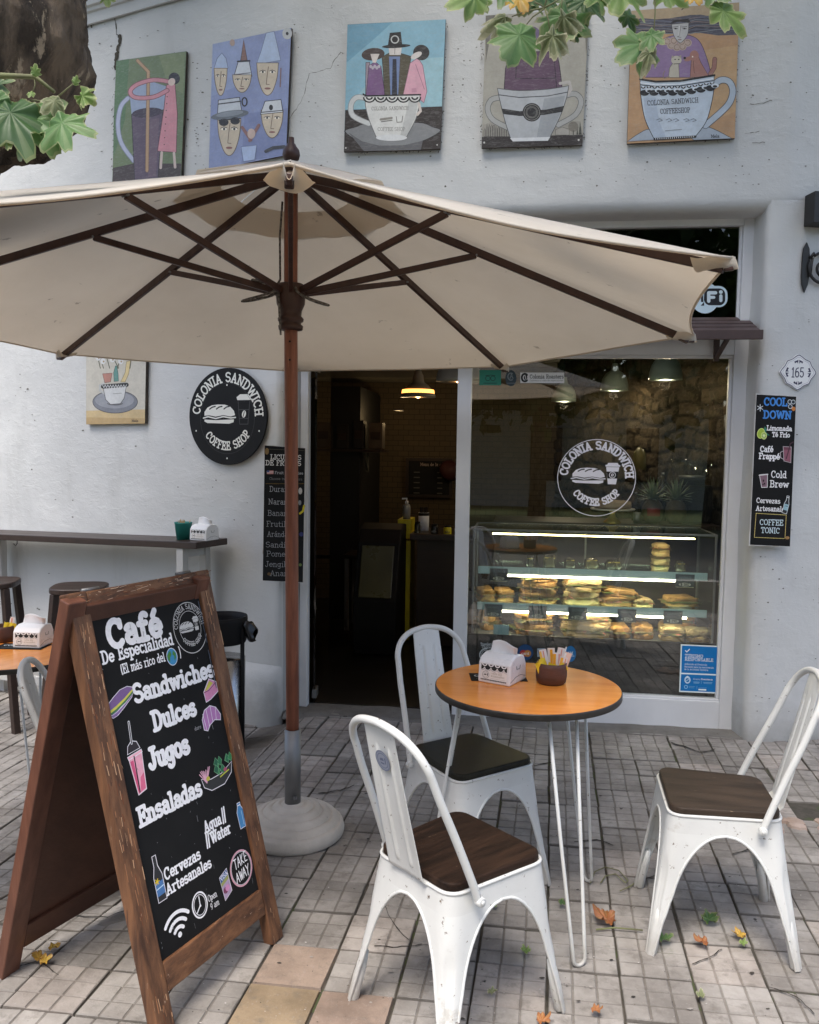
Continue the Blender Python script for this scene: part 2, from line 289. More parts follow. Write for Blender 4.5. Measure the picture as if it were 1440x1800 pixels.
# ---------------------------------------------------------------- objects and mesh builders
def link(name, me, mat=None, parent=None):
    o = bpy.data.objects.new(name, me); COL.objects.link(o)
    if mat: me.materials.append(MATS[mat])
    if parent is not None: o.parent = parent
    return o
def tag(o, label, cat, group=None, kind=None):
    if label: o['label'] = label
    if cat: o['category'] = cat
    if group: o['group'] = group
    if kind: o['kind'] = kind
    return o
def thing(name, label, cat, loc=(0, 0, 0), rz=0, group=None):
    o = bpy.data.objects.new(name, None); COL.objects.link(o); o.location = loc; o.rotation_euler = (0, 0, rz); o.empty_display_size = .05
    return tag(o, label, cat, group)
def dup(root, loc=None, rz=None, label=None):
    r = root.copy(); COL.objects.link(r)
    if loc is not None: r.location = loc
    if rz is not None: r.rotation_euler = (0, 0, rz)
    if label: r['label'] = label
    for ch in list(root.children):
        k = ch.copy(); COL.objects.link(k); k.parent = r
        for g in list(ch.children):
            d = g.copy(); COL.objects.link(d); d.parent = k
    return r
class MB:
    def __init__(s): s.v = []; s.f = []; s.sm = []; s.mi = []; s.col = None
    def add(s, vs, fs, smooth=False, mi=0, M=None):
        o = len(s.v); s.v += [tuple(M @ Vector(p)) if M else tuple(p) for p in vs]
        for f in fs: s.f.append([i+o for i in f]); s.sm.append(smooth); s.mi.append(mi)
    def box(s, ctr, size, M=None, rot=None, mi=0):
        x, y, z = size[0]/2, size[1]/2, size[2]/2
        vs = [Vector((a*x, b*y, d*z)) for a in (-1, 1) for b in (-1, 1) for d in (-1, 1)]
        if rot: vs = [rot @ p for p in vs]
        vs = [p+Vector(ctr) for p in vs]
        s.add(vs, [(0, 1, 3, 2), (4, 6, 7, 5), (0, 4, 5, 1), (2, 3, 7, 6), (0, 2, 6, 4), (1, 5, 7, 3)], False, mi, M)
    def bar(s, p0, p1, w, h, up=(0, 0, 1), mi=0):
        p0, p1 = Vector(p0), Vector(p1); d = (p1-p0).normalized(); side = d.cross(Vector(up))
        if side.length < 1e-4: side = d.cross(Vector((1, 0, 0)))
        side.normalize(); u = side.cross(d)
        vs = [p+side*(a*w/2)+u*(b*h/2) for p in (p0, p1) for a, b in ((-1, -1), (1, -1), (1, 1), (-1, 1))]
        s.add(vs, [(3, 2, 1, 0), (4, 5, 6, 7), (0, 1, 5, 4), (1, 2, 6, 5), (2, 3, 7, 6), (3, 0, 4, 7)], False, mi)
    def tube(s, path, r, n=10, closed=False, caps=True, mi=0):
        P = [Vector(p) for p in path]; rr = r if isinstance(r, (list, tuple)) else [r]*len(P); m = len(P); vs = []; prev = None
        for i, p in enumerate(P):
            a = P[i-1] if (i > 0 or closed) else p; b = P[(i+1) % m] if (i < m-1 or closed) else p
            t = (b-a).normalized()
            if prev is None: x = t.orthogonal().normalized()
            else:
                x = prev-t*prev.dot(t); x = x.normalized() if x.length > 1e-6 else t.orthogonal().normalized()
            prev = x; y = t.cross(x)
            for k in range(n): q = 2*math.pi*k/n; vs.append(p+(x*math.cos(q)+y*math.sin(q))*rr[i])
        fs = []
        for i in range(m if closed else m-1):
            j = (i+1) % m
            for k in range(n): l = (k+1) % n; fs.append((i*n+k, i*n+l, j*n+l, j*n+k))
        if not closed and caps: fs += [tuple(range(n))[::-1], tuple((m-1)*n+k for k in range(n))]
        s.add(vs, fs, True, mi)
    def lathe(s, prof, n=32, ctr=(0, 0, 0), M=None, mi=0, smooth=True, sx=1, sy=1):
        vs = []; fs = []; m = len(prof); cx, cy, cz = ctr
        for r, z in prof:
            for k in range(n): q = 2*math.pi*k/n; vs.append((cx+r*sx*math.cos(q), cy+r*sy*math.sin(q), cz+z))
        for i in range(m-1):
            for k in range(n): l = (k+1) % n; fs.append((i*n+k, i*n+l, (i+1)*n+l, (i+1)*n+k))
        if prof[0][0] > 1e-5: fs.append(tuple(range(n))[::-1])
        if prof[-1][0] > 1e-5: fs.append(tuple((m-1)*n+k for k in range(n)))
        s.add(vs, fs, smooth, mi, M)
    def prism(s, poly, z0, z1, M=None, mi=0):
        n = len(poly); vs = [(x, y, z0) for x, y in poly]+[(x, y, z1) for x, y in poly]
        fs = [tuple(range(n))[::-1], tuple(range(n, 2*n))]+[(i, (i+1) % n, (i+1) % n+n, i+n) for i in range(n)]
        s.add(vs, fs, False, mi, M)
    def grid(s, nu, nv, fn, smooth=True, mi=0, flip=False):
        vs = [fn(i/(nu-1), j/(nv-1)) for j in range(nv) for i in range(nu)]
        fs = [(j*nu+i, j*nu+i+1, (j+1)*nu+i+1, (j+1)*nu+i) for j in range(nv-1) for i in range(nu-1)]
        if flip: fs = [f[::-1] for f in fs]
        s.add(vs, fs, smooth, mi)
    def build(s, name, mat, parent=None, bevel=0, seg=2, solid=0, sub=0, merge=0, fix=True):
        me = bpy.data.meshes.new(name); me.from_pydata(s.v, [], s.f)
        me.polygons.foreach_set('use_smooth', s.sm); me.polygons.foreach_set('material_index', s.mi)
        if s.col is not None:
            ca = me.color_attributes.new('Col', 'FLOAT_COLOR', 'CORNER'); buf = []
            for p in me.polygons: buf += list(s.col[p.index])*p.loop_total
            ca.data.foreach_set('color', buf)
        if merge or fix:
            bm = bmesh.new(); bm.from_mesh(me)
            if merge: bmesh.ops.remove_doubles(bm, verts=bm.verts, dist=merge)
            if fix: bmesh.ops.recalc_face_normals(bm, faces=bm.faces)
            bm.to_mesh(me); bm.free()
        me.update()
        mats = mat if isinstance(mat, (list, tuple)) else [mat]
        o = link(name, me, None, parent)
        for k in mats: me.materials.append(MATS[k])
        if solid: md = o.modifiers.new('thick', 'SOLIDIFY'); md.thickness = abs(solid); md.offset = 0; md.use_rim = solid > 0
        if bevel:
            md = o.modifiers.new('bevel', 'BEVEL'); md.width = bevel; md.segments = seg; md.limit_method = 'ANGLE'; md.angle_limit = R_(40); md.harden_normals = False
        if sub: md = o.modifiers.new('sub', 'SUBSURF'); md.levels = sub; md.render_levels = sub
        return o
def basis(o, x, y, z):      # matrix from origin and three axes
    return Matrix(((x[0], y[0], z[0], o[0]), (x[1], y[1], z[1], o[1]), (x[2], y[2], z[2], o[2]), (0, 0, 0, 1)))
def arc(cx, cy, rx, ry, a0, a1, n=12):
    return [(cx+rx*math.cos(R_(a0+(a1-a0)*i/n)), cy+ry*math.sin(R_(a0+(a1-a0)*i/n))) for i in range(n+1)]

# ---------------------------------------------------------------- hand-lettered slab alphabet: width, strokes
A_ = arc
def _font():
    F = {}
    st = lambda x, t=10, b=0: [(x, b), (x, t)]
    def g(ch, w, *ss): F[ch] = (w, ss)
    bs = lambda a, b: [(a, 0), (b, 0)]
    tp = lambda a, b, y=10: [(a, y), (b, y)]
    g('a', 6.2, A_(2.7, 2.0, 2.0, 1.9, 0, 360), A_(2.7, 4.8, 2.0, 1.9, 150, 0)+[(4.7, .3), (5.9, 0)])
    g('b', 6.3, st(1.3), tp(.1, 1.3), A_(3.5, 3.3, 2.2, 3.1, 0, 360))
    g('c', 5.8, A_(3.1, 3.4, 2.5, 3.2, 50, 315))
    g('d', 6.5, [(4.9, 10), (4.9, 0), (6.1, 0)], tp(3.7, 4.9), A_(2.7, 3.3, 2.2, 3.1, 0, 360))
    g('e', 6.0, A_(3.1, 3.4, 2.5, 3.2, 0, 318), [(.7, 3.5), (5.6, 3.5)])
    g('f', 4.8, [(1.9, 0), (1.9, 7.6)]+A_(3.5, 7.9, 1.6, 2.0, 170, 45, 8), tp(.4, 3.9, 6.3), bs(.5, 3.6))
    g('g', 6.4, A_(2.7, 3.6, 2.1, 2.8, 0, 360), [(5.8, 6.5), (4.8, 6.5), (4.8, -1)]+A_(2.8, -1.0, 2.0, 2.2, 0, -150, 8))
    g('h', 6.6, st(1.3), tp(.1, 1.3), bs(.2, 2.4), A_(3.2, 4.0, 1.9, 2.5, 180, 0, 8)+[(5.1, 0)], bs(4.0, 6.3))
    g('i', 3.6, st(1.8, 6.5), tp(.5, 1.8, 6.5), bs(.3, 3.3), [(1.7, 9.2), (1.9, 9.2)])
    g('j', 3.6, [(.6, 6.5), (1.9, 6.5), (1.9, -1)]+A_(.6, -1.0, 1.3, 1.8, 0, -120, 6), [(1.8, 9.2), (2.0, 9.2)])
    g('k', 6.2, st(1.3), tp(.1, 1.3), bs(.2, 2.4), [(1.4, 3), (4.8, 6.4)], [(2.6, 4.0), (5.2, 0)], bs(4.3, 6.1))
    g('l', 3.6, st(1.8), tp(.5, 1.8), bs(.3, 3.3))
    g('m', 9.4, st(1.2, 6.5), tp(.1, 1.2, 6.5), bs(.2, 2.2), A_(2.9, 4.3, 1.7, 2.2, 180, 0, 8)+[(4.6, 0)], A_(6.3, 4.3, 1.7, 2.2, 180, 0, 8)+[(8.0, 0)], bs(7.1, 9.2))
    g('n', 6.6, st(1.3, 6.5), tp(.1, 1.3, 6.5), bs(.2, 2.4), A_(3.2, 4.0, 1.9, 2.5, 180, 0, 8)+[(5.1, 0)], bs(4.1, 6.3))
    g('o', 6.2, A_(3.1, 3.3, 2.5, 3.2, 0, 360))
    g('p', 6.3, st(1.3, 6.5, -3), tp(.1, 1.3, 6.5), [(.2, -3), (2.5, -3)], A_(3.6, 3.3, 2.2, 3.1, 0, 360))
    g('r', 5.4, st(1.6, 6.5), tp(.3, 1.6, 6.5), bs(.4, 3.2), A_(3.7, 4.0, 2.1, 2.5, 180, 55, 8))
    g('s', 5.6, A_(2.8, 4.9, 2.0, 1.6, 30, 255, 9)+A_(2.8, 1.75, 2.2, 1.75, 80, -150, 9))
    g('t', 4.8, [(1.9, 9), (1.9, 1.8)]+A_(3.3, 1.7, 1.4, 1.7, 190, 320, 6), tp(.4, 3.9, 6.3))
    g('u', 6.6, [(.2, 6.5), (1.3, 6.5), (1.3, 2.5)]+A_(3.2, 2.5, 1.9, 2.4, 180, 360, 8), [(4.0, 6.5), (5.1, 6.5), (5.1, 0), (6.2, 0)])
    g('v', 6.2, [(1, 6.3), (3.1, .2), (5.2, 6.3)], tp(.1, 2.2, 6.5), tp(4.1, 6.1, 6.5))
    g('w', 9.0, [(1, 6.3), (2.7, .3), (4.5, 6), (6.3, .3), (8, 6.3)], tp(.1, 2.2, 6.5), tp(6.9, 8.9, 6.5))
    g('y', 6.2, [(1, 6.3), (3.2, .8)], [(5.2, 6.3), (2.6, -2.6), (.8, -2.8)], tp(.1, 2.2, 6.5), tp(4.1, 6.1, 6.5))
    g('z', 5.6, [(.7, 6.3), (4.9, 6.3), (.7, .2), (4.9, .2)])
    g('x', 6, [(1, 6.3), (5, .2)], [(5, 6.3), (1, .2)])
    g('q', 6.3, A_(2.7, 3.3, 2.2, 3.1, 0, 360), [(4.9, 6.5), (4.9, -3)])
    g('A', 8.4, [(1.2, 0), (4.0, 9.8), (7.0, 0)], [(2.2, 3.4), (6.0, 3.4)], bs(.1, 2.6), bs(5.6, 8.3))
    g('B', 7.4, st(1.6), [(.3, 10)]+[(1.6, 10)]+A_(4, 7.6, 2.0, 2.4, 90, -90, 8)+[(1.7, 5.2)], A_(4, 2.6, 2.5, 2.6, 90, -90, 8)+[(.3, 0)])
    g('C', 7.6, A_(4.0, 5, 3.3, 4.9, 48, 312, 16), [(6.4, 9.4), (6.4, 7.2)])
    g('D', 8.0, st(1.7), [(.3, 10), (3.4, 10)]+A_(3.4, 5, 3.5, 5, 88, -88, 12)+[(.3, 0)])
    g('E', 7.2, st(1.7), [(.3, 10), (6.3, 10), (6.3, 8)], [(1.8, 5.2), (4.8, 5.2)], [(4.8, 6.4), (4.8, 4)], [(.3, 0), (6.6, 0), (6.6, 2.2)])
    g('F', 6.8, st(1.7), [(.3, 10), (6.3, 10), (6.3, 8)], [(1.8, 5.2), (4.6, 5.2)], bs(.3, 3.3))
    g('G', 8.0, A_(4.0, 5, 3.3, 4.9, 48, 330, 16), [(4.4, 4.4), (7.2, 4.4)], [(6.6, 4.3), (6.6, .5)])
    g('H', 8.4, st(1.7), st(6.5), [(1.8, 5), (6.4, 5)], bs(.3, 3.1), bs(5.1, 7.9), tp(.3, 3.1), tp(5.1, 7.9))
    g('I', 3.8, st(1.9), bs(.4, 3.4), tp(.4, 3.4))
    g('J', 6.2, [(4.2, 10), (4.2, 2.6)]+A_(2.4, 2.6, 1.8, 2.5, 0, -170, 8), tp(2.6, 5.8))
    g('K', 7.8, st(1.6), [(6.2, 9.8), (1.8, 4.4)], [(3.2, 6), (6.6, .2)], bs(.3, 3), tp(.3, 3), bs(5.4, 7.6))
    g('L', 6.8, st(1.7), tp(.3, 3.2), [(.3, 0), (6.2, 0), (6.2, 2.6)])
    g('M', 9.6, [(1.4, 0), (1.4, 9.8), (4.7, 3), (8, 9.8), (8, 0)], bs(.2, 2.7), bs(6.8, 9.3), tp(.2, 1.4), tp(8, 9.3))
    g('N', 8.4, [(1.5, 0), (1.5, 9.8), (6.6, .2), (6.6, 10)], bs(.3, 2.8), tp(.2, 1.4), tp(5.4, 8.0))
    g('O', 8.0, A_(4.0, 5, 3.3, 4.9, 0, 360, 20))
    g('P', 7.2, st(1.6), [(.3, 10), (3.6, 10)]+A_(3.8, 7.3, 2.6, 2.7, 90, -90, 8)+[(1.7, 4.6)], bs(.3, 3.2))
    g('R', 7.8, st(1.6), [(.3, 10), (3.6, 10)]+A_(3.8, 7.4, 2.5, 2.6, 90, -90, 8)+[(1.7, 4.8)], bs(.3, 3), [(3.8, 4.8), (6.2, 0), (7.6, 0)])
    g('S', 7.0, A_(3.5, 7.4, 2.6, 2.4, 25, 255, 10)+A_(3.5, 2.6, 2.8, 2.5, 80, -155, 10))
    g('T', 7.4, st(3.7), [(.6, 7.8), (.6, 10), (6.8, 10), (6.8, 7.8)], bs(2.2, 5.2))
    g('U', 8.2, [(1.5, 10), (1.5, 3.4)]+A_(4.0, 3.4, 2.5, 3.3, 180, 360, 10)+[(6.5, 10)], tp(.2, 2.9), tp(5.1, 7.8))
    g('V', 8.0, [(1.2, 9.8), (4, .2), (6.8, 9.8)], tp(.1, 2.6), tp(5.5, 7.9))
    g('W', 11, [(1.2, 9.8), (3.3, .3), (5.5, 9), (7.7, .3), (9.8, 9.8)], tp(.1, 2.6), tp(8.5, 10.9))
    g('Y', 7.8, [(1.1, 9.8), (3.9, 4.8), (6.7, 9.8)], [(3.9, 4.8), (3.9, 0)], bs(2.4, 5.4), tp(.1, 2.4), tp(5.5, 7.7))
    g('Z', 7, [(.9, 9.8), (6, 9.8), (.9, .2), (6.2, .2)])
    g('1', 4.6, [(.9, 8), (2.4, 9.8), (2.4, 0)], bs(.9, 3.9)); g('2', 6.4, A_(3.1, 7.3, 2.2, 2.5, 165, -20, 8)+[(.8, .2), (5.6, .2)])
    g('3', 6.2, A_(3, 7.4, 2.1, 2.4, 150, -80, 8), A_(3, 2.6, 2.4, 2.5, 85, -150, 8)); g('4', 6.6, [(4.4, 0), (4.4, 9.6), (.8, 3), (6, 3)])
    g('5', 6.2, [(5, 9.8), (1.4, 9.8), (1.2, 5.6)]+A_(3, 3.2, 2.4, 3, 110, -150, 9)); g('6', 6.2, [(4.6, 9.6)]+A_(3.2, 4, 2.5, 5.2, 100, 180, 6)+A_(3.1, 3, 2.4, 2.9, 180, 540, 14))
    g('7', 6, [(.8, 9.8), (5.4, 9.8), (2.4, 0)]); g('8', 6.2, A_(3.1, 7.4, 2, 2.3, 0, 360), A_(3.1, 2.6, 2.4, 2.5, 0, 360))
    g('9', 6.2, A_(3.1, 6.8, 2.3, 2.9, 0, 360), [(5.4, 6.6), (4.6, 2), (2.4, 0)]); g('0', 6.4, A_(3.2, 5, 2.5, 4.9, 0, 360, 18))
    g('$', 6.4, *F['S'][1], [(3.5, 11.2), (3.5, -1.2)]); g('/', 3.4, [(.6, -1), (2.8, 10.5)]); g('|', 2.4, [(1.2, -2), (1.2, 10.5)])
    g('(', 3.2, A_(3.6, 4.5, 2.6, 7, 130, 230, 8)); g(')', 3.2, A_(-.6, 4.5, 2.6, 7, 50, -50, 8)); g(' ', 4.2); g('.', 2.4, [(1, .2), (1.2, .2)]); g("'", 2, [(1, 10), (1, 8)]); g('@', 8, A_(4, 4, 3.4, 4, 0, 330), A_(4, 4, 1.4, 1.8, 0, 360))
    for a, b_ in (('á', 'a'), ('é', 'e'), ('í', 'i'), ('ó', 'o')):
        w, s_ = F[b_]; s_ = [q for q in s_ if q[0][1] < 9] ; F[a] = (w, tuple(s_)+([(w*.42, 8.4), (w*.66, 10.4)],))
    return F
FONT = _font()

def ribbon(pts, w, closed=False):
    """polygons of a stroke of width w with round ends; sharp corners are split into separate strokes"""
    P = [Vector((p[0], p[1])) for p in pts]; Q = [P[0]]
    for p in P[1:]:
        if (p-Q[-1]).length > w*.04+1e-9: Q.append(p)
    if len(Q) > 2 and (Q[0]-Q[-1]).length < w*.3: closed = True; Q.pop()
    if len(Q) < 2: return [[('d', Q[0], w/2)]] if False else [[arc(Q[0].x, Q[0].y, w/2, w/2, 0, 330, 11)]]
    if not closed:
        for i in range(1, len(Q)-1):
            a = (Q[i]-Q[i-1]).normalized(); b = (Q[i+1]-Q[i]).normalized()
            if a.dot(b) < .35: return ribbon(Q[:i+1], w)+ribbon(Q[i:], w)
    m = len(Q); L = []; Rr = []
    for i in range(m):
        a = Q[i]-Q[i-1] if (i > 0 or closed) else Q[1]-Q[0]; b = Q[(i+1) % m]-Q[i] if (i < m-1 or closed) else Q[-1]-Q[-2]
        a = a.normalized(); b = b.normalized(); na = Vector((-a.y, a.x)); nb = Vector((-b.y, b.x)); n = na+nb
        n = n.normalized() if n.length > 1e-6 else na; k = min(1.3, 1/max(.3, n.dot(na)))
        L.append(Q[i]+n*(w/2*k)); Rr.append(Q[i]-n*(w/2*k))
    out = []
    for i in range(m if closed else m-1):
        j = (i+1) % m; out.append([tuple(L[i]), tuple(L[j]), tuple(Rr[j]), tuple(Rr[i])])
    if not closed:
        for e, q, d in ((0, Q[0], Q[0]-Q[1]), (-1, Q[-1], Q[-1]-Q[-2])):
            an = math.degrees(math.atan2(d.y, d.x)); out.append(arc(q.x, q.y, w/2, w/2, an-90, an+90, 6))
    return [out]
def crom(pts, closed=False, k=4):
    P = [Vector((p[0], p[1])) for p in pts]; n = len(P); out = []
    for i in range(n if closed else n-1):
        g = (lambda j: P[j % n]) if closed else (lambda j: P[max(0, min(n-1, j))])
        a, b, c_, d = g(i-1), g(i), g(i+1), g(i+2)
        for q in range(k): t = q/k; v = .5*((2*b)+(c_-a)*t+(2*a-5*b+4*c_-d)*t*t+(3*b-a-3*c_+d)*t**3); out.append((v.x, v.y))
    if not closed: out.append((P[-1].x, P[-1].y))
    return out
class Art:
    """flat painting: layers of coloured shapes, each a hair above the one before"""
    def __init__(s, gain=1.0, dz=1.6e-5):
        dz = min(dz, 1.6e-5); s.L = []; s.gain = gain; s.dz = dz; s.h = dz
    def _c(s, col): return c(*col, s.gain) if max(col) > 1.01 else (*col, 1)
    def poly(s, pts, col): s.L.append((s.h, [list(pts)], s._c(col))); s.h += s.dz; return s
    def ell(s, cx, cy, rx, ry, col, rot=0, a0=0, a1=360):
        n = 28; q = []
        for x, y in arc(0, 0, rx, ry, a0, a1, n)[:-1 if a1-a0 == 360 else None]:
            q.append((cx+x*math.cos(R_(rot))-y*math.sin(R_(rot)), cy+x*math.sin(R_(rot))+y*math.cos(R_(rot))))
        return s.poly(q, col)
    def line(s, pts, w, col, closed=False):
        if w >= 10 and len(pts) >= 5 and not closed: pts = crom(pts)
        for grp in ribbon(list(pts)+([pts[0]] if closed else []), w): s.L.append((s.h, grp, s._c(col))); s.h += s.dz
        return s
    def ring(s, cx, cy, r, w, col, sy=1): return s.line(arc(cx, cy, r, r*sy, 0, 360, 48), w, col)
    def outl(s, pts, col, w, oc): s.poly(pts, col); return s.line(pts, w, oc, True)
    def text(s, txt, x, y, size, col, wt=1.4, xs=1.0, rot=0, track=.5, down=False, width=None, jit=0, align=0):
        sc = size/10; tot = sum(FONT[ch][0]+track for ch in txt)*sc*xs
        if width: xs *= width/tot; tot = width
        cu = -tot*align; base = s.h; top = base; ca, sa = math.cos(R_(rot)), math.sin(R_(rot)); fy = -1 if down else 1
        for ch in txt:
            w, ss = FONT[ch]; s.h = base; jx = random.uniform(-jit, jit)*size; js = 1+random.uniform(-jit, jit)
            for st in ss:
                q = [(cu+px*sc*xs, py*sc*js+jx) for px, py in st]
                q = [(x+(a*ca-b*sa), y+fy*(a*sa+b*ca)) for a, b in q]; s.line(q, wt*sc, col)
            top = max(top, s.h); cu += (w+track)*sc*xs
        s.h = base+s.dz; return s
    def arctext(s, txt, cx, cy, r, size, col, wt, a0, a1, inside=False, sy=1, stencil=False):
        """letters from angle a0 to a1 (degrees, y up); inside: tops point to the centre"""
        sc = size/10; tot = sum(FONT[ch][0]+.5 for ch in txt); cu = 0; base = s.h; top = base
        for ch in txt:
            w, ss = FONT[ch]; s.h = base
            k = abs(R_(a1-a0))*r/(tot*sc)
            for st in ss:
                q = []
                for px, py in st:
                    an = R_(a0+(a1-a0)*(cu+px+.25)/tot); rr = r-py*sc if inside else r+py*sc; q.append((cx+rr*math.cos(an), cy+rr*math.sin(an)*sy))
                s.line(q, wt*sc, col)
            top = max(top, s.h); cu += w+.5
        s.h = top; return s
    def build(s, name, fn, parent=None, mat='painted'):
        """fn(x, y, h) -> Vector"""
        m = MB(); m.col = []
        for h, polys, col in s.L:
            for p in polys:
                k = len(m.v); m.v += [tuple(fn(x, y, h)) for x, y in p]; m.f.append(list(range(k, k+len(p)))); m.sm.append(False); m.mi.append(0); m.col.append(col)
        return m.build(name, mat, parent, fix=False)
def plane_uv(o, x, y):      # mapping of flat art onto a plane with origin o and unit axes x, y
    o, x, y = Vector(o), Vector(x).normalized(), Vector(y).normalized(); n = x.cross(y)
    return lambda u, v, h: o+x*u+y*v+n*h
def logo(a, cx, cy, R, fg, bg=None, ring=.025, stencil=False, wt=1.9, cut=(20, 20, 22)):
    """round sign: two lines of lettering round a long sandwich and a paper cup"""
    if bg: a.ell(cx, cy, R, R, bg)
    if ring: a.ring(cx, cy, R*.97, R*ring, fg)
    a.arctext('COLONIA SANDWICH', cx, cy, R*.73, R*.19, fg, wt, 176, 0)
    a.arctext('COFFEE SHOP', cx, cy, R*.70, R*.165, fg, wt, 214, 330, inside=True)
    X = lambda x: cx+x*R
    Y = lambda y: cy+y*R
    top = [(-.60, .02), (-.60, .10), (-.52, .19), (-.40, .24), (-.24, .255), (-.06, .25), (.08, .21), (.18, .12), (.21, .03), (.10, .00), (-.1, .03), (-.3, .0), (-.48, .03)]
    a.poly([(X(x), Y(y)) for x, y in top], fg)
    for x0 in (-.46, -.28, -.08): a.line([(X(x0), Y(.16)), (X(x0+.07), Y(.20)), (X(x0+.15), Y(.215))], R*.028, cut)
    a.line([(X(-.63), Y(-.03)), (X(-.5), Y(.0)), (X(-.3), Y(-.04)), (X(-.1), Y(.0)), (X(.1), Y(-.03)), (X(.22), Y(-.02))], R*.028, fg)
    a.poly([(X(x), Y(y)) for x, y in [(-.60, -.06), (-.3, -.075), (0, -.065), (.18, -.06), (.17, -.12), (.06, -.15), (-.3, -.14), (-.52, -.135), (-.60, -.10)]], fg)
    if stencil:
        a.poly([(X(.25), Y(.40)), (X(.27), Y(.34)), (X(.62), Y(.34)), (X(.61), Y(.40)), (X(.55), Y(.46)), (X(.34), Y(.46))], fg)
        g = (58, 58, 60)
        a.line([(X(.29), Y(.32)), (X(.33), Y(-.16)), (X(.54), Y(-.16)), (X(.59), Y(.32))], R*.012, g)
        a.line([(X(.30), Y(.14)), (X(.57), Y(.14))], R*.012, g); a.line([(X(.32), Y(-.04)), (X(.55), Y(-.04))], R*.012, g)
        a.ell(X(.44), Y(.05), R*.05, R*.075, fg, -15); a.line([(X(.42), Y(0)), (X(.45), Y(.1))], R*.02, cut)
        for q in (90, 200, 340, 270): a.ell(cx+R*.88*math.cos(R_(q))*(0.75 if q == 90 else 1), cy+R*(.66 if q == 90 else .88)*math.sin(R_(q)), R*.018, R*.018, fg)
    else:
        a.poly([(X(.21), Y(.33)), (X(.22), Y(.29)), (X(.58), Y(.29)), (X(.58), Y(.33)), (X(.54), Y(.34)), (X(.52), Y(.385)), (X(.28), Y(.385)), (X(.26), Y(.34))], fg)
        a.poly([(X(.235), Y(.28)), (X(.56), Y(.28)), (X(.49), Y(-.155)), (X(.29), Y(-.155))], fg)
        a.poly([(X(.25), Y(.165)), (X(.54), Y(.165)), (X(.515), Y(-.01)), (X(.275), Y(-.01))], cut)
        a.ring(X(.395), Y(.08), R*.075, R*.016, fg); a.ell(X(.395), Y(.08), R*.03, R*.045, fg, -15); a.line([(X(.39), Y(.045)), (X(.40), Y(.115))], R*.012, cut)
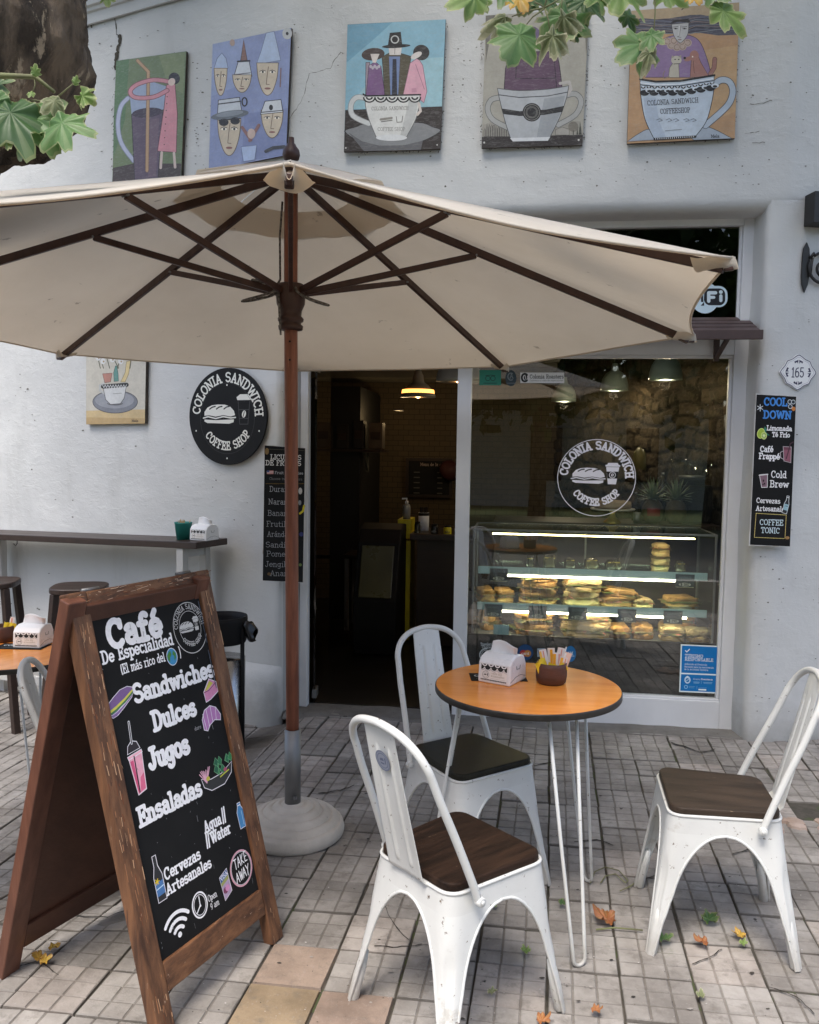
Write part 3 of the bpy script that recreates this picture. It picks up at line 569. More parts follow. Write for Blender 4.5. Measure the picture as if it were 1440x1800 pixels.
# ---------------------------------------------------------------- pavement and street
TX, TY, X0, Y0, SH = .2205, .2065, .138, 2.3025, .045
def gz(x, y):
    t = max(0, min(1, (y-2.3)/.7)); t = t*t*(3-2*t); k = max(0, min(1, (-1.15-x)/.32))
    return -t*(.082*k*k*(3-2*k)+.036*max(0, -1.45-x))
def nrm(v): return Vector(v).normalized()
def pavement():
    m = MB(); m.col = []
    TAN = {(-4, 0): (.40, .315, .26), (-4, -1): (.34, .265, .18), (-3, -1): (.38, .295, .245), (-4, -2): (.36, .28, .2)}
    GAP = {(5, 7), (8, 5), (9, 5)}
    rnd = random.Random(3)
    for i in range(-22, 14):
        for j in range(-5, 17):
            cx = X0+i*TX+TX/2; cy = Y0+j*TY+TY/2
            wob = [(rnd.uniform(-.0018, .0018), rnd.uniform(-.002, .002)) for _ in range(1)][0]
            ax, ay, az = rnd.uniform(-.012, .012), rnd.uniform(-.014, .014), rnd.uniform(-.004, .0035)
            yaw = rnd.uniform(-.012, .012)
            far = j > 6
            if far: ax *= 1.5; ay *= 1.5; yaw *= 2.4; wob = (wob[0]*2, wob[1]*2)
            k = rnd.choice([.85, .92, 1, 1, 1.05, 1.1]); base = (.365*k, .348*k, .332*k)
            if rnd.random() < .10: base = (.44*k, .405*k, .38*k)
            if (i, j) in GAP: continue
            tan = TAN.get((i, j))
            wx = cx+SH*(cy-2.5)+wob[0]
            if cy > (4.9 if wx > -1.36 else 4.79+(-1.33-wx)*.336+.02): continue
            def top(u, v, h):
                x = u-yaw*v; y = v+yaw*u
                X = wx+SH*v+x; Y = cy+wob[1]+y
                return (X, Y, gz(X, Y)+az+ax*v+ay*u+h)
            def pad(x0, x1, y0, y1, d, ch, colr, ins):
                vs = [top(x0, y0, -d), top(x1, y0, -d), top(x1, y1, -d), top(x0, y1, -d)]
                q = [rnd.uniform(-.0012, .0012) for _ in range(4)]
                vs += [top(x0+ins, y0+ins, ch+q[0]), top(x1-ins, y0+ins, ch+q[1]), top(x1-ins, y1-ins, ch+q[2]), top(x0+ins, y1-ins, ch+q[3])]
                fs = [(4, 5, 6, 7), (0, 1, 5, 4), (1, 2, 6, 5), (2, 3, 7, 6), (3, 0, 4, 7)]
                m.add(vs, fs); m.col += [(*colr, 1)]+[(colr[0]*.9, colr[1]*.9, colr[2]*.9, 1)]*4
            hx, hy = TX/2-.0019, TY/2-.0019
            if tan: pad(-hx, hx, -hy, hy, .02, .001, tan, .004); continue
            pad(-hx, hx, -hy, hy, .022, -.0030, (base[0]*.66, base[1]*.645, base[2]*.625), .002)
            n = 3; gw = .0048
            for a in range(n):
                for b in range(n):
                    x0 = -hx+a*2*hx/n+gw/2; x1 = -hx+(a+1)*2*hx/n-gw/2; y0 = -hy+b*2*hy/n+gw/2; y1 = -hy+(b+1)*2*hy/n-gw/2
                    q = rnd.uniform(.93, 1.05); chip = rnd.random()
                    pad(x0, x1, y0, y1, .0030, -.0012 if chip < .06 else 0, (base[0]*q, base[1]*q, base[2]*q), .0022)
    o = m.build('pavement', 'paving'); tag(o, None, None, kind='structure')
    m = MB(); m.grid(180, 100, lambda u, v: ((-9+u*14), (-1+v*7.0), gz(-9+u*14, -1+v*7.0)-.0095)); o = m.build('ground', 'dirt'); tag(o, None, None, kind='structure')
    m = MB(); m.box((0, -.2, -.052), (60, 1.6, .08)); m.box((0, -1.06, -.06), (60, .12, .11)); o = m.build('kerb', 'concrete', bevel=.01); tag(o, None, None, kind='structure')
    m = MB(); m.box((0, -4.6, -.16), (80, 7, .08)); o = m.build('road', 'asphalt'); tag(o, None, None, kind='structure')
    m = MB(); m.box((0, -48, -.14), (200, 80, .08)); o = m.build('lawn', 'lawn'); tag(o, None, None, kind='structure')
    m = MB()
    def th(u, v):
        x = -1.36+u*2.68; y = 4.76+v*.3; e = noise.noise(Vector((x*4, 3, 0)))*.02+noise.noise(Vector((x*17, 1, 0)))*.012
        if v == 0: return (x, y+e, -.02)
        if v < .12: return (x, y+e+.004, .006)
        return (x, y, .007+.006*noise.noise(Vector((x*6, y*8, 2))))
    m.grid(120, 10, th); o = m.build('threshold', 'threshold'); tag(o, None, None, kind='structure')
    # cracks, gum and stains on the paving
    a = Art(1.0); a.dz = 0; rr = random.Random(9)
    def crk(pts, w=1.6):
        q = []
        for (x0, y0), (x1, y1) in zip(pts[:-1], pts[1:]):
            for i in range(5): q.append((x0+(x1-x0)*i/5+rr.uniform(-1.5, 1.5), y0+(y1-y0)*i/5+rr.uniform(-1, 1)))
        for i in range(len(q)-1): a.line([q[i], q[i+1]], w*rr.uniform(.5, 1.3), (52, 47, 42))
    for p_ in ([(1218, 1694), (1250, 1682), (1274, 1664)], [(660, 1560), (690, 1620), (724, 1660)], [(560, 1395), (600, 1388), (630, 1378)], [(1100, 1560), (1150, 1540), (1180, 1545)], [(740, 1660), (700, 1665), (650, 1662)], [(30, 1700), (70, 1688), (110, 1720)], [(1180, 1305), (1232, 1322), (1262, 1316)], [(1352, 1735), (1400, 1752), (1440, 1790)], [(120, 1590), (190, 1600), (230, 1585)], [(1010, 1480), (1050, 1476), (1086, 1488)], [(1290, 1500), (1330, 1490), (1370, 1500)], [(905, 1330), (940, 1345), (985, 1338)]): crk(p_)
    for _ in range(70):
        x, y = rr.uniform(420, 1440), rr.uniform(1300, 1795); s_ = rr.uniform(1.2, 4.5)*(y-800)/800; k = rr.uniform(.28, .5); cl = rr.choice([(58, 52, 47), (70, 64, 58), (48, 44, 40), (150, 144, 138)])
        a.poly([(x+s_*math.cos(t_)*rr.uniform(.6, 1.2), y+s_*k*math.sin(t_)*rr.uniform(.6, 1.2)) for t_ in [i*math.pi/5 for i in range(10)]], cl)
    for _ in range(260):
        x, y = rr.uniform(300, 1440), rr.uniform(1290, 1798); s_ = rr.uniform(.5, 1.7)*(y-800)/800
        a.poly([(x+s_*math.cos(t_)*rr.uniform(.6, 1.3), y+s_*.5*math.sin(t_)*rr.uniform(.6, 1.3)) for t_ in [i*math.pi/3 for i in range(6)]], rr.choice([(190, 186, 182), (176, 172, 168), (46, 42, 38), (60, 55, 50), (84, 74, 60)]))
    def gm(x, y, h): p = onz(x, y, .004); return Vector((p.x, p.y, gz(p.x, p.y)+.0042))
    o = a.build('pavement_stains', gm, None, 'marks'); tag(o, None, None, kind='structure')
    # patch of broken paving with rubble
    m = MB(); rr = random.Random(5)
    for k in range(26):
        x, y = 1.27+rr.uniform(-.16, .28), 3.70+rr.uniform(-.07, .07); s = rr.uniform(.012, .05)
        M = Matrix.Translation((x, y, -.004)) @ Matrix.Rotation(rr.uniform(0, 6), 4, 'Z')
        m.lathe([(.3*s, -.4*s), (s, -.1*s), (.85*s, .25*s), (.3*s, .35*s)], 7, M=M, smooth=False, sy=rr.uniform(.5, 1))
    o = m.build('rubble', 'rubble'); tag(o, None, None, kind='stuff')
pavement()

# ---------------------------------------------------------------- the building
LW0 = Vector((-1.33, 4.79, 0)); LWD = Vector((-.948, .319, 0)); LWN = Vector((-.319, -.948, 0))     # left wall: along, outward
LWIN = -LWN
BLD = thing('building', 'old white plastered building with a coffee shop window, door and moulded cornice', 'building', (0, 4.8, 0))
BLD_OFF = Matrix.Translation((0, -4.8, 0))
def bpart(m, name, mat, **k):
    o = m.build(name, mat, BLD, **k); o.matrix_parent_inverse = BLD_OFF; return o
def wdisp(p):
    return noise.noise(p*1.1)*.010+noise.noise(p*4.3)*.0045+noise.noise(p*13)*.0016
def resample(plan, step):
    P = [Vector((p[0], p[1])) for p in plan]; out = []
    for a, b in zip(P[:-1], P[1:]):
        n = max(1, int((b-a).length/step+.5)); out += [a.lerp(b, i/n) for i in range(n)]
    return out+[P[-1]]
def wsheet(name, plan, z0, z1, step=.035, mat='plaster', amp=1.0, zprof=None):
    P = resample(plan, step); nu = len(P); N = []
    for i in range(nu):
        d = P[min(i+1, nu-1)]-P[max(i-1, 0)]; d = d.normalized(); N.append(Vector((d.y, -d.x, 0)))
    rows = [(z0+(z1-z0)*j/max(1, int((z1-z0)/step)), 0) for j in range(int((z1-z0)/step)+1)] if zprof is None else zprof
    nv = len(rows); m = MB(); vs = []
    for z, off in rows:
        for p, n in zip(P, N):
            q = Vector((p.x, p.y, z))-n*off; vs.append(q+n*wdisp(q)*amp)
    m.add(vs, [(j*nu+i, j*nu+i+1, (j+1)*nu+i+1, (j+1)*nu+i) for j in range(nv-1) for i in range(nu-1)], True)
    return bpart(m, name, mat, fix=False)
lp = lambda s: (LW0.x+LWD.x*s, LW0.y+LWD.y*s)
wsheet('wall', [lp(8.5), lp(4.6), lp(.10), (-1.392, 4.822), (-1.375, 4.84)], -.35, 5.05)
wsheet('door_jamb', [(-1.375, 4.84), (-1.345, 4.875), (-1.29, 4.96)], -.05, 2.96, mat='plaster_reveal')
# lintel wall with a thick rounded lower edge
prof = [(2.935, .22), (2.932, .10), (2.937, .05), (2.950, .02), (2.972, .004)]+[(2.995+.035*i, 0) for i in range(60)]
wsheet('wall', [lp(.13), (-1.36, 4.802), (-1.27, 4.785), (1.42, 4.77), (5.5, 5.864)], 0, 0, zprof=prof)
wsheet('wall', [(1.29, 4.99), (1.297, 4.94), (1.318, 4.81), (1.324, 4.785), (1.345, 4.771), (1.42, 4.77), (5.5, 5.864)], -.05, 2.985, amp=1.3)
# plinth with rounded end by the door
m = MB()
def pl(u, v):
    s = 4.6-u*4.56; x, y = lp(s); bul = .05*math.sqrt(max(0, 1-(max(0, u-.985)/.015)**2))
    z = -.36+v*.65
    prof_ = 0 if v > .96 else bul*(1 if v < .85 else 1-((v-.85)/.13)**2*.7)
    q = Vector((x, y, z))+LWN*(prof_+.006); return q+LWN*wdisp(q*1.7)*1.2
m.grid(150, 22, pl); bpart(m, 'plinth', 'plaster', fix=False)
# cornice on the left wall
m = MB()
cp = [(0, 4.335), (.012, 4.337), (.016, 4.40), (.030, 4.405), (.034, 4.425), (.05, 4.43), (.055, 4.47), (.085, 4.50), (.12, 4.56), (.13, 4.60), (.16, 4.62), (.16, 4.80), (0, 4.86)]
m.grid(90, len(cp), lambda u, v: Vector((*lp(8.4-u*8.05), cp[int(round(v*(len(cp)-1)))][1]))+LWN*(cp[int(round(v*(len(cp)-1)))][0]+.012), smooth=False)
bpart(m, 'cornice', 'plaster', fix=False)
# crack lines and flaked spots of the plaster
def onwall(px, py):
    if px < 548: return onpl(px, py, LW0, LWIN), LWN
    if px < 1388: return ony(px, py, 4.772), Vector((0, -1, 0))
    n = nrm((.397, -1.48, 0)); return onpl(px, py, (1.42, 4.77, 0), -n), n
def wmap(x, y, h):
    p, n = onwall(x, y); return p+n*(max(0, wdisp(p))*1.35+.0025+h)
a = Art(1.2); rr = random.Random(11); a.dz = 0
def crack(pts, w, col=(104, 104, 100)):
    q = []
    for (x0, y0), (x1, y1) in zip(pts[:-1], pts[1:]):
        for i in range(6): q.append((x0+(x1-x0)*i/6+rr.uniform(-1.2, 1.2), y0+(y1-y0)*i/6+rr.uniform(-1.2, 1.2)))
    for i in range(len(q)-1): a.line([q[i], q[i+1]], w*rr.uniform(.4, 1.3), col)
crack([(505, 214), (530, 180), (545, 130), (580, 120), (598, 92), (606, 96)], 1.0)
crack([(202, 10), (206, 60), (214, 70), (206, 100)], 1.6, (72, 68, 60)); crack([(213, 64), (209, 88), (205, 110), (204, 125)], 5, (60, 56, 48))
crack([(1318, 184), (1340, 182), (1360, 175)], 1); crack([(1310, 236), (1338, 230)], 1); crack([(1322, 252), (1350, 250)], 1)
crack([(60, 1150), (120, 1120), (190, 1095), (240, 1085)], .8, (130, 130, 128))
def spots(n, x0, x1, y0, y1, s0, s1, col=(88, 86, 80)):
    for _ in range(n):
        x, y = rr.uniform(x0, x1), rr.uniform(y0, y1); s = rr.uniform(s0, s1); k = rr.uniform(.25, .8)
        a.poly([(x+s*math.cos(t)*rr.uniform(.6, 1.2), y+s*k*math.sin(t)*rr.uniform(.6, 1.2)) for t in [i*math.pi/4 for i in range(8)]], col)
spots(50, 140, 370, 20, 300, .7, 2.2); spots(24, 330, 372, 110, 300, .8, 2.6); spots(26, 512, 600, 10, 300, .7, 2.0); spots(26, 788, 846, 20, 320, .7, 2.2); spots(22, 1036, 1100, 40, 320, .7, 2.4)
spots(40, 620, 1340, 275, 330, .7, 2.2); spots(24, 1304, 1420, 20, 330, .7, 2.4); spots(40, 10, 520, 650, 930, .6, 2.0); spots(10, 10, 120, 1000, 1120, .8, 2.6); spots(30, 1330, 1440, 560, 1000, .6, 1.8); spots(30, 1325, 1440, 1000, 1280, .6, 2)
for x0, y0, x1, y1 in ((605, 266, 774, 262), (848, 259, 1024, 256), (1102, 251, 1288, 242), (847, 60, 846, 258), (1036, 40, 1026, 256), (1300, 20, 1290, 240), (784, 36, 776, 262), (203, 112, 199, 300), (328, 95, 320, 290)):
    for _ in range(38):
        t = rr.random(); s = rr.uniform(.6, 2.0); x = x0+(x1-x0)*t+rr.gauss(0, 1.6); y = y0+(y1-y0)*t+abs(rr.gauss(0, 2.2))
        a.line([(x, y), (x+rr.uniform(-2.5, 2.5), y+rr.uniform(-1, 3.5))], s*.7, (70, 64, 55))
for px in range(130, 170, 3): a.line([(px+rr.uniform(-1, 1), 30+rr.uniform(-8, 20)), (px+rr.uniform(-2, 2), 52-(px-130)*.25+rr.uniform(-6, 4))], rr.uniform(.8, 2.6), (84, 76, 62))
o = a.build('chipped_plaster', wmap, BLD, 'marks'); o['kind'] = 'stuff'; o.matrix_parent_inverse = BLD_OFF

# shop front: white painted frame, glass, glass door standing open
YF = 4.94
fr = MB()
def fbox(x0, x1, z0, z1, y0=YF, y1=YF+.07): fr.box(((x0+x1)/2, (y0+y1)/2, (z0+z1)/2), (x1-x0, y1-y0, z1-z0))
fbox(-1.30, -1.252, 0, 2.99); fbox(1.247, 1.31, 2.372, 2.99, YF+.001, YF+.07); fbox(1.224, 1.31, 0, 2.372, YF-.001, YF+.07)
fbox(-1.252, 1.247, 2.897, 2.99, YF-.004, YF+.068); fbox(-1.252, 1.224, 2.178, 2.372, YF-.003, YF+.069); fbox(-.345, -.262, 0, 2.178)
fbox(-.262, 1.224, .002, .168, YF-.002, YF+.066); fbox(-.262, 1.224, .168, .180, YF+.012, YF+.06); fbox(-.345, -.300, 2.372, 2.897)
fbox(1.205, 1.224, .18, 2.16, YF+.018, YF+.05); fbox(-.262, 1.224, 2.16, 2.178, YF+.016, YF+.05); fbox(1.23, 1.247, 2.385, 2.897, YF+.016, YF+.05); fbox(-.300, 1.247, 2.372, 2.386, YF+.018, YF+.05)
FRM = bpart(fr, 'shop_window', 'frame_paint', bevel=.004)
def glass(name, x0, x1, z0, z1, y, mat, par=FRM):
    g = MB(); g.box(((x0+x1)/2, y, (z0+z1)/2), (x1-x0, .008, z1-z0)); o = g.build(name, mat, par); return o
glass('pane', -.268, 1.210, .176, 2.165, YF+.034, 'window_glass'); glass('pane', -.302, 1.235, 2.38, 2.9, YF+.034, 'transom_glass'); glass('pane', -1.254, -.34, 2.368, 2.9, YF+.035, 'transom_glass')
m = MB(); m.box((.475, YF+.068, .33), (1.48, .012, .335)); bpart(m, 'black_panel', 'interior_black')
dr = MB(); dr.box((0, .42, 1.09), (.012, .84, 2.14)); D = bpart(dr, 'glass_door', 'transom_glass'); D.matrix_parent_inverse = Matrix.Identity(4); D.location = (-1.215, .19, 0); D.rotation_euler = (0, 0, R_(7))
pf = MB(); pf.box((0, .045, .075), (.03, .10, .055)); pf.build('door_hinge', 'steel', D, bevel=.003); pf = MB(); pf.box((0, .045, 2.11), (.03, .10, .055)); pf.build('door_hinge', 'steel', D, bevel=.003)
# interior shell
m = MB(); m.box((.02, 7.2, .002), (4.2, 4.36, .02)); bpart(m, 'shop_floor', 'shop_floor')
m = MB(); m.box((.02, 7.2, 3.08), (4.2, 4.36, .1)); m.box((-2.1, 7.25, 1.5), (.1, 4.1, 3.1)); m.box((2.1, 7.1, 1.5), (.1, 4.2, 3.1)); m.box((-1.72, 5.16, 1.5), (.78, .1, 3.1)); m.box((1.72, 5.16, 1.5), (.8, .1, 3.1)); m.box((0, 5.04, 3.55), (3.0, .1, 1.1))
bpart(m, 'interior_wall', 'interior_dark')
m = MB(); m.box((0, 0, 1.5), (4.6, .1, 3.05)); o = bpart(m, 'brick_wall', 'painted_brick'); o.matrix_parent_inverse = Matrix.Identity(4); o.location = (-.4, 4.0, 0)
m = MB()
q_ = random.Random(17); ROWS = []; z_ = -.05; 
while z_ < 3.2:
    h_ = q_.uniform(.07, .16); xs = []; x_ = -.3-q_.uniform(0, .3)
    while x_ < 4.2: w_ = q_.uniform(.09, .30); xs.append((x_, x_+w_, q_.uniform(0, .028), q_.uniform(-.4, .4), q_.choice([(.10, .076, .048), (.085, .065, .043), (.12, .092, .06), (.07, .056, .04), (.09, .064, .036)]))); x_ += w_
    ROWS.append((z_, z_+h_, xs)); z_ += h_
SCOL = []
def stone_at(x, z):
    x2 = x+.05*noise.noise(Vector((x*3.1, z*3.1, 0)))+.02*noise.noise(Vector((x*11, z*11, 3))); z2 = z+.07*noise.noise(Vector((x*2.3, z*2.3, 7)))+.022*noise.noise(Vector((x*10, z*10, 9)))
    for z0, z1, xs in ROWS:
        if z0 <= z2 < z1:
            for x0, x1, pr, sl, cl in xs:
                k = x2+sl*(z2-z0)
                if x0 <= k < x1: e = min(k-x0, x1-k, z2-z0, z1-z2); return min(1, e/.022), pr, cl
    return 0, 0, (.05, .04, .03)
def sw(u, v):
    p = Vector((1.62-u*1.22, 5.35+u*3.5, v*3.0)); n = Vector((-.944, -.329, 0))
    e, pr, cl = stone_at(u*3.7, v*3.0); e = e*e*(3-2*e); SCOL.append(tuple(a_*e+.028*(1-e)*b_ for a_, b_ in zip(cl, (1, .8, .6)))+(1,))
    return p+n*(e*(.012+pr)+noise.noise(p*8)*.016+noise.noise(p*21)*.007)
nu_, nv_ = 230, 180; m.grid(nu_, nv_, sw); m.col = []
for f_ in m.f: m.col.append(SCOL[f_[0]])
bpart(m, 'stone_wall', 'rubble_stone', fix=False)
m = MB(); m.box((-1.1, 6.75, 2.43), (2.9, .45, .16)); m.box((-1.1, 7.5, 2.40), (2.9, .3, .10)); m.box((-1.1, 8.35, 2.36), (2.9, .5, .08)); bpart(m, 'ceiling_beam', 'interior_beam', bevel=.01)
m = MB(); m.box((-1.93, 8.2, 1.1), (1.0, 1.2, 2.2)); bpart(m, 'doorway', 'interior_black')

# slatted canopy over door and window
CN = thing('slatted_canopy', 'narrow brown slatted canopy on brackets over the door and shop window', 'canopy', (0, 4.80, 2.26))
m = MB()
for i in range(4):
    y = .10-i*.075; z = .105-i*.030; m.box((-.02, y, z), (2.60 if i else 2.5, .07, .022), rot=Matrix.Rotation(R_(20), 3, 'X'))
m.box((-.02, -.165, -.012), (2.62, .022, .05)); m.build('slats', 'brown_metal', CN, bevel=.003)
for x in (1.12, -1.1):
    b = MB(); b.box((x, .115, -.02), (.03, .02, .20)); b.bar((x, .10, -.10), (x, -.15, -.02), .02, .02); b.bar((x, .10, .055), (x, -.15, -.02), .02, .02); b.build('bracket', 'brown_metal', CN)

# ---------------------------------------------------------------- behind the camera: what the glass mirrors
def tree(loc, h, r, seed, label):
    t = thing('street_tree', label, 'tree', loc, 0, 'trees across the road'); q = random.Random(seed); m = MB()
    m.tube([(0, 0, 0), (.05, .02, h*.25), (-.05, .05, h*.45), (.05, 0, h*.7)], [.24, .19, .15, .06], 10)
    for k in range(6):
        an = k*1.05; m.tube([(0, 0, h*(.35+.04*k)), (math.cos(an)*r*.4, math.sin(an)*r*.4, h*(.5+.04*k)), (math.cos(an)*r*.8, math.sin(an)*r*.8, h*(.58+.05*k))], [.09, .06, .02], 6)
    m.build('trunk', 'bark', t); l = MB(); l.col = []
    cl = [(q.gauss(0, r*.45), q.gauss(0, r*.45), h*q.uniform(.42, .95)) for _ in range(34)]
    for k in range(5200):
        cx, cy, cz = cl[q.randrange(34)]; d = Vector((q.gauss(0, 1), q.gauss(0, 1), q.gauss(0, .8)))*r*.16; p = Vector((cx, cy, cz))+d
        x = Vector((q.gauss(0, 1), q.gauss(0, 1), q.gauss(0, 1))).normalized(); y = x.orthogonal().normalized(); s = q.uniform(.14, .27)
        l.add([p-x*s, p+y*s*.6, p+x*s, p-y*s*.6], [(0, 1, 2, 3)]); l.col.append((0, 0, 0, 1))
    l.build('crown', 'crown_leaf', t, fix=False)
for k, (x, y, h, r) in enumerate([(-3.4, -10.5, 7.2, 3.0), (.6, -12, 8, 3.2), (4.6, -10, 7.4, 3.0), (8.5, -12, 8, 3.2), (-8, -11.5, 8, 3.2)]):
    tree((x, y, -.1), h, r, k, ['leafy tree across the road left of the house', 'tall leafy tree in front of the white house', 'leafy tree across the road right of the house', 'leafy tree furthest right across the road', 'leafy tree furthest left across the road'][k])
H = thing('house', 'long white house with dark windows across the road behind the trees', 'house', (-2, -19, -.1)); m = MB()
m.box((0, 0, 1.9), (16, 4, 3.8)); m.build('wall', 'render_house', H); m = MB(); m.prism([(-8.4, -2.3), (8.4, -2.3), (8.4, 2.3), (-8.4, 2.3)], 3.81, 4.05); m.build('roof', 'asphalt', H)
for k in range(5):
    m = MB(); m.box((-6+k*3, 2.0, 1.7), (1.0, .1, 1.7)); m.build('window', 'window_dark', H)
# ---------------------------------------------------------------- umbrella and its base
UB = Vector((-.885, 3.27, 0))
B = thing('umbrella_base', 'round stepped concrete parasol base with a steel tube', 'umbrella base', UB)
m = MB(); r0 = .212; pr = [(r0-.012, 0), (r0, .01), (r0+.002, .03), (r0-.003, .052), (r0-.014, .064)]
for k in range(61):
    q = k/60; r = .196-(.196-.046)*q; ph = (q*4.0) % 1.0; pr.append((r, .066+.070*q**.85+.0085*math.sin(math.pi*min(1, ph*1.12))**.6-.004))
pr += [(.040, .139), (.03, .139), (0, .139)]
m.lathe(pr, 72)
m.v = [(x*(1+.018*noise.noise(Vector((x*9, y*9, z*14)))), y*(1+.018*noise.noise(Vector((x*9, y*9, z*14+5)))), z+.003*noise.noise(Vector((x*25, y*25, 3)))) for x, y, z in m.v]
m.build('weight', 'concrete', B)
TLT = Vector((.011, -.078, 2.5)).normalized(); TM = basis((0, 0, 0), TLT.cross(Vector((0, 1, 0))).normalized()*-1 if False else Vector((1, 0, -TLT.x)).normalized(), Vector((0, 1, -TLT.y)).normalized(), TLT)
m = MB(); m.lathe([(.0335, .12), (.0335, .455), (.0295, .455), (.0295, .30)], 32, M=TM); m.build('tube', 'steel', B)
m = MB(); m.box((.02, -.038, .17), (.012, .012, .012)); m.build('screw', 'steel', B)
HUB = Vector((-.874, 3.165, 2.672)); AX = Vector((-.007, .0215, 1)).normalized(); E1 = Vector((0, 1, 0)).cross(AX).normalized(); E2 = AX.cross(E1)
UR, UDR, UROT, US, URD = 1.655, .582, .267, .439, .465
U = thing('parasol', 'large cream market parasol with brown wooden ribs', 'parasol', UB+Vector((0, 0, .139)))
OFF = Matrix.Translation(-(UB+Vector((0, 0, .139))))
def up(m, name, mat, par=U, **k):
    o = m.build(name, mat, par, **k)
    if par is U: o.matrix_parent_inverse = OFF
    return o
def uang(k): return R_(45*k)+UROT
def upt(th, fr, lift=0, rs=1.0): return HUB+(E1*math.cos(th)+E2*math.sin(th))*(UR*fr*rs)-AX*(UDR*fr-lift)
RUN = HUB-AX*URD; pb = UB+Vector((0, 0, .16))
m = MB(); m.tube([pb, pb.lerp(RUN-AX*.1, .5), RUN-AX*.02, HUB-AX*.04], [.0262, .0262, .026, .026], 20); m.build('pole', 'pole_wood', U).matrix_parent_inverse = OFF
for q in (.06, .12, .19): m = MB(); pt = RUN-AX*(q+.07); m.tube([pt+Vector((.004, -.024, 0)), pt+Vector((.004, -.0275, 0))], .004, 8); up(m, 'peg_hole', 'black_plastic')
def axial(prof, base, n=24):
    m = MB(); m.lathe(prof, n, M=basis(base, E1, E2, AX)); return m
up(axial([(.03, -.075), (.052, -.07), (.056, -.05), (.056, -.01), (.045, 0), (.02, .01)], HUB), 'hub', 'umbrella_wood')
up(axial([(.03, -.145), (.046, -.142), (.048, -.128), (.040, -.122), (.040, -.115), (.049, -.110), (.050, -.10), (.041, -.09), (.043, -.07), (.054, -.045), (.056, -.02), (.056, .02), (.05, .03), (.03, .032)], RUN), 'runner', 'umbrella_wood')
up(axial([(0, .120), (.011, .119), (.012, .098), (.017, .094), (.019, .088), (.031, .072), (.034, .055), (.030, .04), (.02, .03)], HUB-AX*.0), 'finial', 'umbrella_wood')
for k in range(8):
    th = uang(k); dv = E1*math.cos(th)+E2*math.sin(th); tv = AX.cross(dv)
    m = MB(); a0 = HUB+dv*.045-AX*.035; a1 = upt(th, .985, -.022); m.bar(a0, a1, .019, .029, AX)
    m.bar(a1, upt(th, 1.0, -.014), .014, .018, AX); rb = up(m, 'rib', 'umbrella_wood', bevel=.003)
    m = MB(); s1 = upt(th, US, -.036); s0 = RUN+dv*.045; off = tv*.0 
    m.bar(s0, s1, .017, .024, AX); st = m.build('strut', 'umbrella_wood', rb, bevel=.003)
    m = MB(); m.tube([s1-tv*.017, s1+tv*.017], .004, 8); m.build('bolt', 'steel', rb)
m = MB()
def cano(sec, u, v, lo, lift, r=1.0, sag=.034, wav=1):
    fr = (lo+(1-lo)*v)*r; t0, t1 = uang(sec), uang(sec+1); A = upt(t0, fr, lift); Bq = upt(t1, fr, lift); p = A.lerp(Bq, u)
    k = 4*u*(1-u); ctr = HUB-AX*(UDR*fr-lift); p = p+(ctr-p)*(sag*k*v**3); p = p-AX*(.010*k*v)
    if wav: p = p+AX*(noise.noise(p*2.3)*.004*k)
    return p
for k in range(8): m.grid(17, 24, lambda u, v: cano(k, u, v, .16, .010))
can = up(m, 'canopy', 'umbrella_fabric', merge=.0005)
m = MB()
for k in range(8): m.grid(13, 8, lambda u, v: cano(k, u, v, .03, .036, .27, .02)+AX*(-.014*v*v+.006*math.sin(u*6.28*1.5+k)*v))
m.build('vent', 'umbrella_fabric', can, merge=.0005)
for k in range(8):
    m = MB(); m.tube([cano(k, i/16, 1.0, .16, .010) for i in range(17)], .0042, 6); m.build('hem', 'umbrella_fabric', can)
# tip pockets
for k in range(8):
    m = MB(); th = uang(k); dv = E1*math.cos(th)+E2*math.sin(th); tv = AX.cross(dv); tip = upt(th, 1.0, .010)
    def pk(u, v):
        q = (u-.5)*2; w = .042*(1-v)+.010; e = tip-dv*(.10*(1-v))-AX*(.034*(1-abs(q)**2)*(.75+.25*v)-.003)+tv*(q*w)+dv*(.012*v*(1-q*q)); return e+AX*(noise.noise(e*30)*.006)
    m.grid(9, 7, pk); m.build('corner_pocket', 'umbrella_fabric', can)
m = MB(); 
for sgn, y0 in ((-1, 0), (1, .01)):
    p = [HUB-AX*.12+E1*(-.034), HUB-AX*.25+E1*(-.038+.006*sgn), RUN+E1*-.042+AX*.05, RUN+E1*-.06-E2*.03]
    if sgn < 0: m.tube([p[0].lerp(p[1], t/4) for t in range(4)]+[p[1].lerp(p[2], t/4) for t in range(5)]+[p[3]], .0045, 6)
def loop(c0, d, w, h):
    return [c0+d*(w*(1-math.cos(t))/2)-AX*(h*math.sin(t/2))+E2*(.02*math.sin(t)-.045) for t in [i*math.pi*2/14 for i in range(15)]]
for d, w, h in ((-E1, .15, .05), (-E1, .11, -.03), (E1, .13, .07), (-E1, .09, .04)): m.tube(loop(RUN+d*.03+AX*.01, d, w, h), .0045, 6)
m.tube([RUN-E1*.035-E2*.05+AX*.02, RUN-E1*.03-E2*.052-AX*.09, RUN-E1*.025-E2*.05-AX*.17], .0045, 6)
up(m, 'rope', 'rope')

